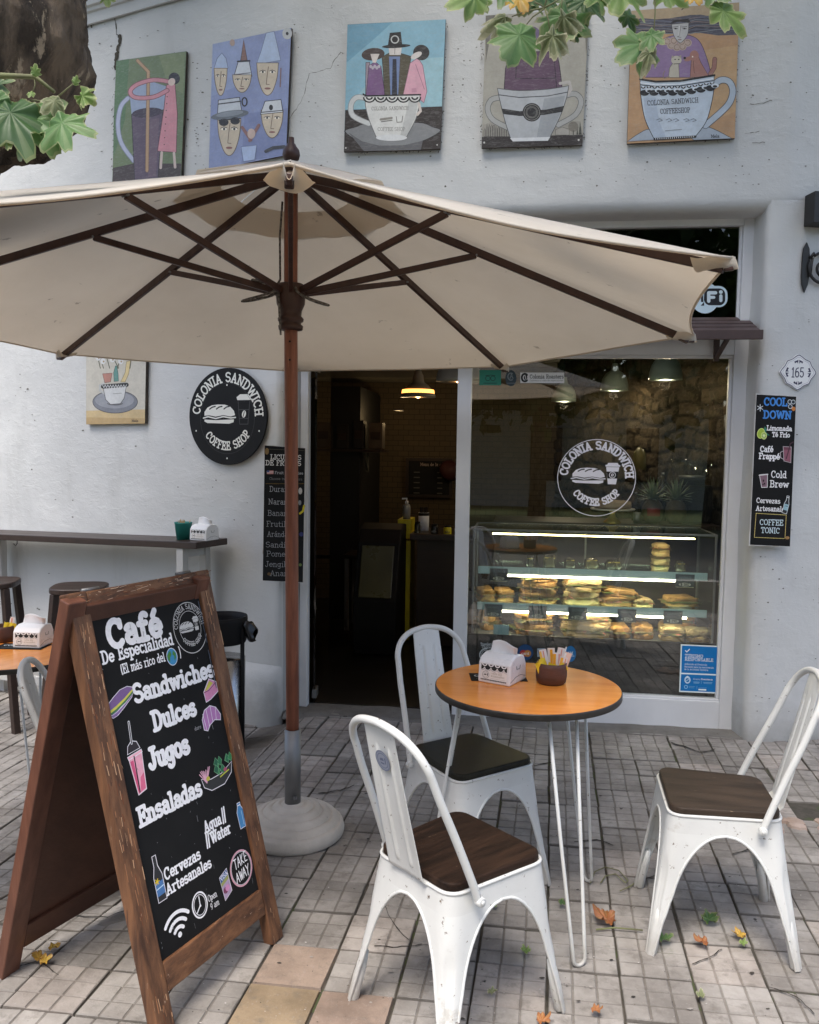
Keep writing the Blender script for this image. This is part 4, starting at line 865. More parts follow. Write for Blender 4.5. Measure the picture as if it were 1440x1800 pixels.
# ---------------------------------------------------------------- folding chalkboard sign
AW, AZ = .5191, 1.2
aL = Vector((-.91, 2.03, 0)); aD = Vector((.341, .94, 0)).normalized(); aN = Vector((-aD.y, aD.x, 0)); SP = .27
SG = thing('sandwich_board', 'brown wooden folding chalkboard sign lettered with the menu in white', 'sandwich board', (-1.07, 2.32, 0))
SOFF = Matrix.Translation((1.07, -2.32, 0))
vF = (aN*SP+Vector((0, 0, AZ))).normalized(); HF = math.hypot(SP, AZ); nF = aD.cross(vF)
if nF.x < 0: nF = -nF
def fpt(u, v, h=0):            # face of the front panel; frame slightly racked
    return aL+aD*(u+.005+.04*(1.183-v))+vF*v+nF*h
bN = nF
aLB = aL+aN*.645-aD*.02; vB = aL+aN*SP+Vector((0, 0, AZ))-aLB; vB = (vB-aD*vB.dot(aD)).normalized(); nB = vB.cross(aD)
if nB.x > 0: nB = -nB
def bpt(u, v, h=0): return aLB+aD*(u+.005+.04*(1.183-v))+vB*v+nB*h
def slab(m, fn, u0, u1, v0, v1, h0, h1):
    vs = [fn(u, v, h) for h in (h0, h1) for u, v in ((u0, v0), (u1, v0), (u1, v1), (u0, v1))]
    m.add(vs, [(3, 2, 1, 0), (4, 5, 6, 7), (0, 1, 5, 4), (1, 2, 6, 5), (2, 3, 7, 6), (3, 0, 4, 7)])
def sp_(m, name, mat, par=SG, **k):
    o = m.build(name, mat, par, **k)
    if par is SG: o.matrix_parent_inverse = SOFF
    return o
fu0, fu1 = -.062, .500
ff = MB(); slab(ff, fpt, fu0, 0, -.0, 1.236, -.034, .004); slab(ff, fpt, .441, fu1, -.0, 1.236, -.034, .004); FRF = sp_(ff, 'front_frame', 'sign_wood', bevel=.004)
for v0, v1 in ((1.182, 1.234), (.105, .187)): rl = MB(); slab(rl, fpt, .0005, .4405, v0, v1, -.033, .003); rl.build('rail', 'sign_wood_rail', FRF, bevel=.004)
m = MB(); slab(m, fpt, -.004, .445, .183, 1.186, -.022, -.008); CB = m.build('chalkboard', 'chalkboard', FRF)
fb = MB(); slab(fb, bpt, fu0, .0, -.0, 1.252, -.034, .004); slab(fb, bpt, .441, fu1, 0, 1.252, -.034, .004); RF = sp_(fb, 'rear_frame', 'sign_wood_side', bevel=.004)
m = MB(); slab(m, bpt, .0005, .4405, 1.17, 1.234, -.033, .003); slab(m, bpt, .0005, .4405, .085, .17, -.033, .003); slab(m, bpt, -.003, .444, .168, 1.172, -.022, -.010); m.build('rear_board', 'sign_wood_back', RF, bevel=.003)
m = MB()
for u in (.03, .40): m = MB(); p = fpt(u, 1.238, -.015); m.tube([p-aD*.03, p+aD*.03], .006, 8); sp_(m, 'hinge', 'steel')
a = Art(1.05, 5e-5); WH = (236, 236, 242); K = (20, 21, 23)
T = lambda s, x, v, h, w, wt=2.2, **k: a.text(s, x, v, h, WH, wt, width=w, jit=.012, **k)
T('Café', .049, 1.066, .074, .212, 2.6); T('De Especialidad', .014, 1.028, .034, .280, 1.75); T('(El más rico del', .072, .986, .026, .174, 1.3); T(')', .306, .984, .033, .010, 1.1)
a.ell(.2745, .992, .0215, .026, (60, 140, 190)); a.poly([(.262, 1.006), (.272, 1.012), (.274, .999), (.266, .99), (.263, .976), (.257, .985), (.255, .998)], (70, 130, 60)); a.poly([(.282, 1.01), (.292, 1.0), (.290, .986), (.281, .978), (.284, .992), (.278, .998)], (70, 130, 60)); a.line(arc(.2745, .992, .0215, .026, 0, 360, 24), .002, (220, 225, 235))
T('Sandwiches', .098, .895, .050, .345, 2.35); T('Dulces', .147, .799, .052, .183, 2.45); T('Jugos', .103, .698, .056, .168, 2.55); T('Ensaladas', .027, .561, .050, .258, 2.25)
T('Agua', .262, .447, .033, .078, 1.9); T('//', .345, .447, .040, .018, 1.5); T('//', .258, .405, .040, .018, 1.5); T('Water', .280, .405, .033, .092, 1.9)
T('Cervezas', .076, .385, .031, .150, 1.9); T('Artesanales', .072, .343, .030, .190, 1.85); T('Open', .219, .252, .019, .040, .95); T('9 am', .223, .226, .018, .038, .95)
# round logo, drawn taller than wide by hand
lg = Art(1.05, 5e-5); logo(lg, 0, 0, 1, (205, 205, 205), None, .03, wt=1.2, cut=(30, 31, 33))
lg.ring(0, 0, .64, .02, (205, 205, 205))
for h, polys, col in lg.L: a.L.append((a.h+h, [[(.375+x*.074, 1.064+y*.083) for x, y in p] for p in polys], col))
a.h += lg.h
# little chalk drawings
OW = (225, 222, 230)
_k = len(a.L)
a.outl([(-.003, .868), (.006, .905), (.03, .925), (.058, .945), (.088, .95), (.108, .94), (.108, .92), (.07, .89), (.03, .86), (.012, .852)], (118, 92, 142), .0025, OW)
a.poly([(-.001, .872), (.03, .885), (.07, .907), (.106, .932), (.107, .925), (.07, .897), (.03, .874), (.0, .862)], (205, 200, 90)); a.poly([(.0, .862), (.03, .874), (.07, .897), (.107, .925), (.106, .917), (.07, .888), (.03, .865), (.004, .855)], (70, 120, 75))
a.outl([(.004, .852), (.03, .861), (.07, .886), (.105, .914), (.098, .90), (.06, .868), (.03, .846), (.012, .842)], (132, 104, 158), .002, OW)
a.L[_k:] = [(h, [[(.0+(x)*.92, .90+(y-.90)*.68+.014) for x, y in p] for p in ps], cl) for h, ps, cl in a.L[_k:]]
a.outl([(.378, .822), (.376, .855), (.41, .89), (.440, .874), (.440, .842), (.40, .826)], (205, 135, 175), .0025, OW); a.poly([(.381, .857), (.410, .884), (.425, .873), (.395, .858)], (195, 190, 80)); a.line([(.377, .853), (.40, .855), (.438, .872)], .002, (70, 50, 60))
a.outl([(.345, .742), (.345, .775), (.362, .80), (.39, .808), (.415, .796), (.43, .77), (.425, .752), (.40, .76), (.375, .75), (.36, .735)], (176, 120, 178), .0025, OW)
for q in ((.356, .738, .352, .79), (.371, .748, .370, .803), (.389, .756, .391, .807), (.406, .757, .413, .797)): a.line([q[:2], q[2:]], .002, OW)
a.text('duro', .305, .752, .011, (170, 170, 175), 1)
_k = len(a.L)
a.outl([(.046, .764), (.052, .785), (.068, .797), (.086, .79), (.094, .769)], (44, 40, 46), .0022, OW); a.outl([(.044, .757), (.097, .764), (.099, .756), (.046, .748)], (235, 180, 195), .002, OW)
a.outl([(.047, .748), (.097, .755), (.088, .652), (.056, .645)], (228, 165, 185), .0022, OW); a.poly([(.050, .742), (.062, .743), (.064, .652), (.058, .648)], (205, 85, 125)); a.poly([(.075, .69), (.09, .70), (.086, .656), (.066, .65)], (215, 105, 140)); a.line([(.067, .752), (.063, .652)], .004, K)
a.line([(.068, .79), (.073, .850)], .0075, (215, 215, 220)); a.line([(.068, .79), (.073, .849)], .0035, K)
a.L[_k:] = [(h, [[(x-.012, y) for x, y in p] for p in ps], cl) for h, ps, cl in a.L[_k:]]
a.outl([(.290, .603), (.296, .575), (.325, .556), (.385, .556), (.425, .58), (.436, .612), (.38, .592), (.33, .59)], (48, 50, 52), .0024, OW)
rr = random.Random(4)
for k in range(9): x, y = .335+rr.uniform(0, .09), .603+rr.uniform(-.005, .028); a.outl([(x, y), (x+.012, y+.018), (x+.022, y+.004), (x+.014, y-.012)], rr.choice([(40, 110, 75), (55, 130, 80), (35, 95, 70)]), .0014, (120, 170, 130))
for k in range(9): a.line([(.310, .585), (.286+k*.006, .622+rr.uniform(-.004, .008))], .0032, (220, 170, 190))
a.ell(.318, .596, .008, .007, (190, 180, 70)); a.ell(.40, .598, .008, .006, (170, 80, 110)); a.line([(.372, .583), (.395, .588), (.415, .592)], .004, (190, 195, 70))
a.outl([(.420, .478), (.420, .468), (.412, .45), (.414, .397), (.440, .397), (.444, .45), (.434, .468), (.434, .478)], (70, 135, 190), .0022, OW); a.line([(.420, .47), (.434, .47)], .003, (235, 235, 240)); a.line([(.433, .45), (.434, .405)], .003, (150, 190, 220))
a.outl([(.044, .467), (.044, .437), (.036, .41), (.036, .338), (.068, .338), (.068, .41), (.058, .437), (.058, .467)], (40, 42, 46), .0022, OW); a.poly([(.037, .392), (.067, .394), (.067, .356), (.037, .354)], (70, 115, 170)); a.line([(.039, .374), (.065, .378)], .003, (190, 215, 235))
for k in range(3): q = k*1.05; a.line([(.045-.008*math.cos(q), .395-.008*math.sin(q)), (.045+.008*math.cos(q), .395+.008*math.sin(q))], .003, (220, 190, 40))
for r in (.024, .044, .064): a.line(arc(.088, .218, r, r*1.05, 45, 138, 12), .0105, WH)
a.ell(.087, .222, .0078, .0078, WH)
a.line(arc(.182, .262, .030, .036, 0, 360, 30), .005, WH); a.line(arc(.182, .262, .024, .029, 0, 360, 30), .002, WH); a.line([(.184, .285), (.183, .26), (.166, .245)], .004, WH); a.ell(.183, .259, .004, .004, WH)
a.outl([(.280, .298), (.317, .312), (.322, .240), (.286, .224)], (175, 155, 185), .0018, OW); a.poly([(.281, .297), (.316, .310), (.317, .292), (.282, .279)], (60, 95, 150)); a.poly([(.282, .279), (.317, .292), (.318, .280), (.283, .268)], (150, 155, 95)); a.text('VISA', .286, .284, .012, WH, 1.4, rot=18); a.ell(.296, .252, .010, .010, (120, 55, 90)); a.ell(.306, .256, .010, .010, (205, 140, 185))
a.line(arc(.381, .284, .050, .054, 0, 360, 30), .005, (215, 165, 180)); a.line(arc(.381, .284, .046, .050, 0, 360, 30), .0015, OW)
for s_, v, x in (('TAKE', .290, .352), ('AWAY', .248, .350)):
    cu = x
    for ch in s_:
        P = {'T': [[(0, 1), (.8, 1)], [(.4, 1), (.4, 0)]], 'A': [[(0, 0), (.4, 1), (.8, 0)], [(.15, .4), (.65, .4)]], 'K': [[(.1, 0), (.1, 1)], [(.7, 1), (.1, .45), (.75, 0)]], 'E': [[(.7, 1), (.1, 1), (.1, 0), (.7, 0)], [(.1, .5), (.6, .5)]], 'W': [[(0, 1), (.25, 0), (.45, .8), (.65, 0), (.9, 1)]], 'Y': [[(0, 1), (.4, .5), (.8, 1)], [(.4, .5), (.3, -.1)]]}[ch]
        for st in P: a.line([(cu+x_*.0165, v+y_*.030+(cu-x)*.12) for x_, y_ in st], .0034, WH)
        cu += .0168
a.dz = 0
for k in range(60):   # worn flecks of paint and chalk
    x, y = rr.uniform(.005, .435), rr.uniform(.2, 1.17); s = rr.uniform(.0006, .002); a.line([(x, y), (x+rr.uniform(-.002, .002), y+rr.uniform(0, .02)*(.2 if k % 3 else 1))], s, (120, 122, 126))
for k in range(16): y = rr.uniform(.9, 1.15); a.line([(.432, y), (.434, y-rr.uniform(.02, .06))], .003, (90, 98, 112))
a.build('lettering', lambda x, y, h: fpt(x, y, -.0078+h), CB, 'chalk')
# pale scrapes on the frame
a = Art(1.0, 4e-5); a.dz = 0
for k in range(260):
    side = rr.random()
    if side < .4: u = rr.uniform(-.06, -.002); v = rr.uniform(.02, 1.23)**.8; a.line([(u, v), (u+rr.uniform(-.002, .002), v-rr.uniform(.004, .05))], rr.uniform(.0006, .0028), rr.choice([(205, 165, 130), (170, 120, 85), (120, 70, 45)]))
    elif side < .65: u = rr.uniform(.443, .498); v = rr.uniform(.02, 1.2); a.line([(u, v), (u+rr.uniform(-.002, .002), v-rr.uniform(.004, .05))], rr.uniform(.0006, .0026), rr.choice([(205, 165, 130), (170, 120, 85), (60, 34, 22)]))
    else: u = rr.uniform(-.06, .49); v = rr.uniform(1.186, 1.233); a.line([(u, v), (u+rr.uniform(.003, .03), v+rr.uniform(-.003, .003))], rr.uniform(.0006, .002), rr.choice([(220, 190, 165), (170, 120, 85), (120, 70, 45)]))
a.build('scrapes', lambda x, y, h: fpt(x, y, .0042+h), FRF, 'chalk')['kind'] = 'stuff'

# ---------------------------------------------------------------- chairs (front is +x)
ZT, ZA, ZB = .450, .394, .11
def chair_parts():
    P = {}
    hx = lambda t: .176+.058*t
    hyf = lambda t: .182+.042*t
    hyr = lambda t: .160+.058*t
    rows = [0, .012, .03, .06, .085, .11, .14, .17, .20, .23, .26, .285, .31, .33, .348, .362, .374, .382, .389, ZA]
    topr = [ZA, .402, .414, .43, ZT]
    def corner(sx, sy, z):
        t = (ZT-z)/ZT; return Vector((sx*hx(t), sy*(hyf(t) if sx > 0 else hyr(t)), z))
    def path(sx, sy, z, w1, w2, n=9, em=0):
        C = corner(sx, sy, z); d1 = (corner(-sx, sy, z)-C).normalized(); d2 = (corner(sx, -sy, z)-C).normalized(); r = min(.052, w1*.95, w2*.95)
        out = []
        for i in range(-n, n+1):
            s = i/n; q = (abs(s)**1.0)*(w1 if s < 0 else w2)
            if q > r: p = C+(d1 if s < 0 else d2)*q
            else:
                tt = (r+q*(1 if s >= 0 else -1))/(2*r); a_, b_, c_ = C+d1*r, C, C+d2*r; p = a_*(1-tt)**2+b_*(2*tt*(1-tt))+c_*tt**2
            if em and abs(q) < .014: p = p-(d1+d2).normalized()*-.0045*em
            out.append(p)
        return out
    def wid(sx, sy, z, along_x):
        half = hx((ZT-z)/ZT) if along_x else (corner(sx, 1, z).y)
        w0 = .018+.024*min(1, z/.20)
        if z <= ZB: return w0
        q = (ZA-z)/(ZA-ZB); o = (half-w0)*math.sqrt(max(0, 1-(1-q)**2.6))*.985 if q > 0 else 0
        e = max(w0, half-o*1.0); return e if z < ZA-1e-6 else half
    for sx in (1, -1):
        for sy in (1, -1):
            lo, hi = MB(), MB(); cut = len(rows)-1
            R = [path(sx, sy, z, wid(sx, sy, z, True), wid(sx, sy, z, False), em=1 if .09 < z < .29 else 0) for z in rows]
            for mb, rs in ((lo, R[:cut+1]),):
                n = len(rs[0]); mb.add([p for r in rs for p in r], [(j*n+i, j*n+i+1, (j+1)*n+i+1, (j+1)*n+i) for j in range(len(rs)-1) for i in range(n-1)], True)
            for e in (0, -1):
                lo.tube([r[e] for r in R[:cut+1]], .0036, 6, caps=False)
            foot = R[0][len(R[0])//2]; ca_ = corner(sx, sy, 0)-Vector((sx*.0155, sy*.0155, 0)); cb_ = corner(sx, sy, .15)-Vector((sx*.020, sy*.020, 0)); lo.tube([ca_, ca_.lerp(cb_, .04), ca_.lerp(cb_, .7), cb_], [.0125, .0145, .0145, .010], 14)
            P.setdefault('leg', []).append(lo)
            R2 = [path(sx, sy, z, hx((ZT-z)/ZT), corner(sx, 1, z).y) for z in topr]; n = len(R2[0])
            hi.add([p for r in R2 for p in r], [(j*n+i, j*n+i+1, (j+1)*n+i+1, (j+1)*n+i) for j in range(len(topr)-1) for i in range(n-1)], True)
            ap = P.setdefault('seat_frame', MB()); o = len(ap.v); ap.v += hi.v; ap.f += [[i+o for i in f] for f in hi.f]; ap.sm += hi.sm; ap.mi += hi.mi
    # rolled rim below the seat
    rim = []
    for sx, sy in ((1, 1), (-1, 1), (-1, -1), (1, -1)):
        q = path(sx, sy, ZT, .09, .09, 6)
        rim += q if (sx*sy < 0) else q[::-1]
    P['seat_frame'].tube(rim, .0042, 6, closed=True)
    s = MB(); poly = []
    for cx, cy, a0 in ((.172, .178, 0), (-.172, .158, 90), (-.172, -.158, 180), (.172, -.178, 270)):
        sx, sy = (1 if cx > 0 else -1), (1 if cy > 0 else -1); poly += [(cx-sx*.045+.045*math.cos(R_(a0+i*15)), cy-sy*.045+.045*math.sin(R_(a0+i*15))) for i in range(7)]
    s.prism(poly, ZT+.001, ZT+.026); P['seat'] = s
    b = MB(); L = []
    pts = [(-.105, .192, .428), (-.120, .190, .47), (-.172, .178, .60), (-.220, .168, .71), (-.248, .160, .782)]
    L = [Vector(p) for p in pts]
    for i in range(1, 8): q = R_(i*90/8); L.append(Vector((-.248-.050*math.sin(q), .160*math.cos(q)**.8, .782+.113*math.sin(q))))
    full = L+[Vector((-.299, 0, .897))]+[Vector((p.x, -p.y, p.z)) for p in L[::-1]]
    sm = [full[0]]
    for i in range(len(full)-1):
        p0, p1, p2, p3 = full[max(0, i-1)], full[i], full[i+1], full[min(len(full)-1, i+2)]
        for k in range(1, 4): t = k/3; sm.append(.5*((2*p1)+(p2-p0)*t+(2*p0-5*p1+4*p2-p3)*t*t+(3*p1-p0-3*p2+p3)*t**3))
    b.tube(sm, .0112, 12); P['back_hoop'] = b
    P['bolt'] = []
    for sy in (1, -1): bo = MB(); P['bolt'].append(bo); bo.tube([(-.105, sy*.186, .432), (-.105, sy*.208, .432)], .013, 14); bo.tube([(-.105, sy*.208, .432), (-.105, sy*.212, .432)], .007, 6)
    sp = MB()
    def spl(u, v):
        q = (u-.5)*2; w = .072-.010*v; x = -.186-.106*v**1.15-.006*math.sin(v*3.14); z = ZT-.012+v*.454
        e = 0
        if .10 < v < .86:
            k = min((v-.10)/.03, (.86-v)/.03, 1)
            e = -.0055*k*max(0, 1-abs(abs(q)-.40)/.13)
        x += -.010*(q*q)*.5
        if v < .05: x += .02*(1-v/.05)
        return (x-e*-1, q*w, z)
    sp.grid(31, 60, spl); P['back_splat'] = sp
    return P
def chair(loc, rz, label, seat_mat, first=[None]):
    if first[0] is None:
        t = thing('metal_chair', label, 'chair', loc, rz, 'white metal chairs with wooden seats'); P = chair_parts()
        for l in P['leg']: l.build('leg', 'white_metal', t, solid=-.0025)
        P['seat_frame'].build('seat_frame', 'white_metal', t, solid=-.0025, merge=.0004); P['seat'].build('seat', seat_mat, t, bevel=.007, seg=3); P['back_hoop'].build('back_hoop', 'white_metal', t)
        [q.build('bolt', 'white_metal', t, bevel=.002) for q in P['bolt']]; P['back_splat'].build('back_splat', 'white_metal', t, solid=.002)
        first[0] = t; return t
    t = dup(first[0], loc, rz, label)
    for ch in t.children:
        if ch.name.split('.')[0] == 'seat': ch.data = ch.data.copy(); ch.data.materials[0] = MATS[seat_mat]
    return t
C1 = chair((-.135, 2.300, 0), R_(47), 'white metal chair nearest the camera, seen from behind with a round badge on its backrest', 'seat_wood')
C2 = chair((-.145, 3.05, 0), R_(-49), 'white metal chair with a black seat tucked under the round table', 'seat_wood_black')
C3 = chair((.705, 2.835, 0), R_(177), 'white metal chair standing alone on the right with a worn brown seat', 'seat_wood_worn')
C4 = chair((-1.45, 2.83, gz(-1.45, 2.83)), R_(20), 'white metal chair mostly hidden behind the chalkboard sign', 'seat_wood')
# wear marks: rust and a round badge on the nearest chair
a = Art(.9, 4e-5); a.ell(0, 0, .030, .030, (120, 128, 150)); a.ell(0, 0, .026, .026, (150, 156, 172)); a.ring(0, 0, .021, .0025, (105, 114, 140)); a.poly([(-.012, -.002), (-.010, .006), (.002, .008), (.006, 0)], (95, 104, 130)); a.poly([(-.012, -.006), (.006, -.006), (.004, -.011), (-.010, -.011)], (95, 104, 130)); a.poly([(.008, .010), (.014, .010), (.013, -.008), (.009, -.008)], (95, 104, 130))
a.build('badge', lambda x, y, h: Vector((-.279-h-.25*y, -x, .79+y*.965)), C1, 'vinyl')
a = Art(1, 3e-5); rr = random.Random(8)
for k in range(26):
    t_ = rr.gauss(0, .008); s_ = rr.gauss(0, .013); a.ell(t_, s_, rr.uniform(.001, .005), rr.uniform(.001, .006), rr.choice([(92, 62, 48), (120, 90, 75), (70, 48, 40)]))
for k in range(14): x = rr.uniform(-.015, .015); y = rr.uniform(-.12, .10); a.line([(x, y), (x+rr.uniform(-.001, .001), y+rr.uniform(.006, .03))], rr.uniform(.0006, .0016), (120, 112, 105))
def rust(x, y, h):
    z = .165+y; t_ = (ZT-z)/ZT; C = Vector((-(.176+.040*t_), (.160+.044*t_), z)); d = nrm((-1, 1, 0)); w = nrm((1, 1, 0)); return C-d*(.0095-.0055-h-.0012)*1.0+w*x
a.build('rust_patch', rust, C1, 'marks')

# ---------------------------------------------------------------- round tables and what stands on them
def round_table(loc, rz, label, r=.320, H=.80):
    t = thing('round_table', label, 'table', loc, rz, 'round tables with hairpin legs')
    m = MB(); m.lathe([(0, H), (r-.004, H), (r-.0035, H-.001)], 72, smooth=False); m.build('tabletop', 'table_wood', t)
    m = MB(); m.lathe([(r-.0035, H-.0008), (r-.001, H-.0018), (r, H-.005), (r, H-.020), (r-.002, H-.023), (0, H-.023)], 72); m.build('rim', 'table_edge', t)
    for an, rr_ in ((-61, .36), (41, .325), (176, .345)):
        q = R_(an); d = Vector((math.cos(q), math.sin(q), 0)); w = Vector((-d.y, d.x, 0)); top = d*.225+Vector((0, 0, H-.027)); ft = d*rr_
        m = MB(); p = [top+w*.052, top.lerp(ft, .5)+w*.037, ft+w*.021+Vector((0, 0, .025))]
        p += [ft+w*(.021*math.cos(R_(i*30)))+Vector((0, 0, .0265-.021*math.sin(R_(i*30)))) for i in range(1, 6)]
        p += [ft-w*.021+Vector((0, 0, .025)), top.lerp(ft, .5)-w*.037, top-w*.052]; m.tube(p, .0058, 10); m.build('leg', 'white_metal', t)
        m = MB(); rot = Matrix.Rotation(q, 3, 'Z'); m.box(d*.21+Vector((0, 0, H-.0305)), (.09, .14, .006), rot=rot); m.build('bracket', 'white_metal', t)
    return t
TC = Vector((.063, 2.843, 0)); H_ = .80
round_table(TC, 0, 'round orange wood table with a black rim between the white chairs')
TL = Vector((-2.175, 3.37, gz(-2.175, 3.37))); round_table(TL, 1.2, 'round orange wood table cut by the left edge, behind the chalkboard sign')
def dispenser(loc, rz, label, s=1.0, tilt=0):
    t = thing('napkin_dispenser', label, 'napkin dispenser', loc, rz, 'white napkin dispensers')
    w, d, h = .062*s, .066*s, .098*s        # front is -y
    m = MB(); pr = [(-d, 0), (-d*1.0, .012*s), (-d*.93, .070*s), (-d*.72, .088*s), (-d*.25, h), (d*.25, h), (d*.72, .090*s), (d*.97, .060*s), (d, .012*s), (d, 0)]
    n = len(pr); vs = [(x, y, z) for x in (-w, w) for y, z in pr]; m.add(vs, [tuple(range(n)), tuple(range(n, 2*n))[::-1]]+[(i, (i+1) % n, (i+1) % n+n, i+n) for i in range(n)])
    body = m.build('body', 'napkin_plastic', t, bevel=.006*s, seg=3)
    m = MB(); m.tube([(w+.0004, -.015*s, .062*s), (w+.0004, -.012*s, .050*s), (w+.0004, .012*s, .050*s), (w+.0004, .015*s, .062*s)], .0012*s, 6); m.tube([(w+.0003, d*y, z*s) for y, z in ((-.9, .012), (-.3, .024), (.3, .026), (.9, .014))], .0009*s, 6); m.build('thumb_slot', 'steel', body)
    def nap(u, v):
        x = (u-.5)*.098*s+.012*s*v; y = -.004*s+.006*s*math.sin(u*5)*v-.010*s*v*v; z = h-.008*s+v*(.042+.012*math.sin(u*3.1+.4))*s; return (x, y+.010*s*v*math.cos(u*4), z)
    m = MB(); m.grid(14, 8, nap); m.grid(14, 8, lambda u, v: Vector(nap(u, v*.93))+Vector((.004*s, .006*s+.004*s*v, 0))); m.build('napkin', 'paper', t, solid=.0008)
    a = Art(1, 4e-5); X, Y = 1.0*s, 1.0*s; Wd = .050*s
    a.poly([(-Wd, .066*s), (Wd, .066*s), (Wd, .010*s), (-Wd, .010*s)], (236, 232, 228))
    a.poly([(-Wd, .066*s), (Wd, .066*s), (Wd, .055*s), (-Wd, .055*s)], (28, 28, 30))
    for k in range(4): cx = -Wd+(k+.5)*.025*s; a.ell(cx, .066*s, .0105*s, .0075*s, (240, 240, 240), 0, 180, 360); a.ell(cx, .066*s, .0055*s, .004*s, (28, 28, 30), 0, 180, 360)
    for k in range(5):
        cx = max(-Wd, -Wd+k*.025*s); a0, a1 = (270, 360) if k == 0 else ((180, 270) if k == 4 else (180, 360)); cx = min(cx, Wd)
        pts = arc(cx, .055*s, .0115*s, .0095*s, a0, a1, 12); a.poly(pts+[(cx, .055*s)], (28, 28, 30)); a.line(arc(cx, .055*s, .0115*s, .0095*s, a0+2, a1-2, 12), .0024*s, (240, 240, 240)); a.line(arc(cx, .0545*s, .0132*s, .0112*s, a0+4, a1-4, 12), .0008*s, (28, 28, 30))
    a.ring(-.031*s, .029*s, .0125*s, .0012*s, (110, 108, 106)); a.ring(-.031*s, .029*s, .0085*s, .0007*s, (150, 148, 146)); a.poly([(-.038*s, .028*s), (-.036*s, .032*s), (-.029*s, .032*s), (-.028*s, .028*s)], (60, 60, 62)); a.poly([(-.026*s, .034*s), (-.022*s, .034*s), (-.023*s, .026*s), (-.025*s, .026*s)], (60, 60, 62))
    a.text('coffee shop', -.008*s, .034*s, .0075*s, (178, 168, 150), .9, width=.040*s); a.text('@coloniasandwich', -.010*s, .025*s, .0065*s, (178, 168, 150), .9, width=.052*s); a.line([(-.012*s, .019*s), (.044*s, .019*s)], .0008*s, (190, 180, 165))
    a.poly([(-Wd, .0145*s), (Wd, .0145*s), (Wd, .0105*s), (-Wd, .0105*s)], (60, 60, 62))
    for k in range(16): x = -Wd+.003*s+k*.0063*s; a.line([(x, .0145*s), (x+.002*s, .0115*s)], .0009*s, (225, 222, 218))
    def mp(x, y, h):
        t_ = max(0, min(1, (y-.012*s)/(.058*s))); return Vector((x, -d*(1.0-.07*t_)-.0006-h, y))
    a.build('printed_label', mp, body, 'vinyl')
    return t
def bowl(loc, label, s=1.0):
    t = thing('clay_bowl', label, 'bowl', loc, 0, 'brown clay bowls'); m = MB()
    m.lathe([(0, 0), (.044*s, 0), (.051*s, .006*s), (.0545*s, .03*s), (.0535*s, .060*s), (.052*s, .073*s), (.0495*s, .0745*s), (.047*s, .072*s), (.0485*s, .03*s), (.04*s, .012*s), (0, .01*s)], 40); m.build('wall', 'clay', t); return t
def sachet(loc, rx, ry, rz, w, h, mat, label, group, stripe=None, crumple=0):
    t = thing('sachet', label, 'sachet', loc, 0, group); t.rotation_euler = (rx, ry, rz); m = MB(); q = random.Random(int(loc[0]*9999))
    ph = q.uniform(0, 6)
    def fn(sg): return lambda u, v: ((u-.5)*w, sg*.0022*math.sin(u*math.pi)*math.sin(v*math.pi)+crumple*math.sin(u*7+ph)*math.sin(v*5+ph*2), v*h+crumple*.6*math.sin(u*9+ph))
    m.grid(7, 9, fn(1)); m.grid(7, 9, fn(-1)); m.build('wrapper', mat, t)
    if stripe:
        a = Art(1, 3e-5); 
        for x0, x1, cl in stripe: a.poly([(x0*w, h*.06), (x1*w, h*.06), (x1*w, h*.95), (x0*w, h*.95)], cl)
        for sg in (1, -1): a.build('stripe', lambda x, y, hh: Vector((x, sg*(.0028+hh), y)), t, 'vinyl')
    return t
dl = onz(871, 1203, H_); dispenser((dl.x+.022, dl.y+.060, H_), R_(-26), 'white napkin dispenser with scalloped black print on the round table between the chairs', 1.0)
bl = onz(970, 1207, H_); BW = Vector((bl.x, bl.y+.05, H_)); bowl(BW, 'brown clay bowl full of sachets beside the napkin dispenser on the orange table')
gy = 'yellow sweetener sachets in the bowls'; gp = 'paper sugar sachets in the bowls'
for k, (dx, dy, rx, ry, rz) in enumerate([(-.030, -.024, .1, -.35, .2), (-.020, -.006, -.2, -.2, .7), (-.006, -.030, .2, .25, -.3), (.006, -.022, .1, .9, .2), (-.033, .004, -.1, -.5, 1.0)]):
    sachet(BW+Vector((dx, dy, .035)), rx, ry, rz, .030, .046+.008*(k % 2), 'paper_yellow', ['yellow sachet leaning furthest left over the bowl rim by the dispenser', 'tallest yellow sachet in the bowl on the orange table', 'yellow sachet at the front of the bowl on the orange table', 'yellow sachet lying almost flat in front of the striped sachets', 'yellow sachet at the back left of the bowl'][k], gy, crumple=.003)
for k, (dx, dy, ry, rz, mt, st, hh) in enumerate([(-.012, .006, -.22, .1, 'paper_cream', [(-.5, -.2, (240, 190, 90)), (-.02, .12, (225, 150, 130))], .095), (.004, .010, -.08, -.15, 'paper_cream', [(-.15, .2, (240, 170, 40))], .098), (.016, .000, .02, .2, 'paper_cream', [(-.5, -.1, (240, 165, 40)), (.25, .4, (225, 140, 120))], .085), (.020, .016, .14, -.1, 'paper_cream', [(.0, .15, (225, 160, 140))], .10), (.030, .002, .34, .15, 'paper_pink', [(-.5, -.25, (245, 240, 236))], .09), (.026, -.010, .22, .0, 'paper_cream', [(-.4, -.05, (240, 175, 60)), (.2, .32, (220, 140, 120))], .075)]):
    sachet(BW+Vector((dx, dy, .022)), -.06, ry, rz, .026, hh, mt, ['striped sugar sachet at the left of the row in the bowl', 'tall sugar sachet with one broad orange stripe', 'short sugar sachet with an orange half in the middle of the bowl', 'tallest cream sugar sachet at the back of the bowl', 'plain salmon pink sugar sachet leaning right', 'low front sugar sachet with orange and pink stripes'][k], gp, st)
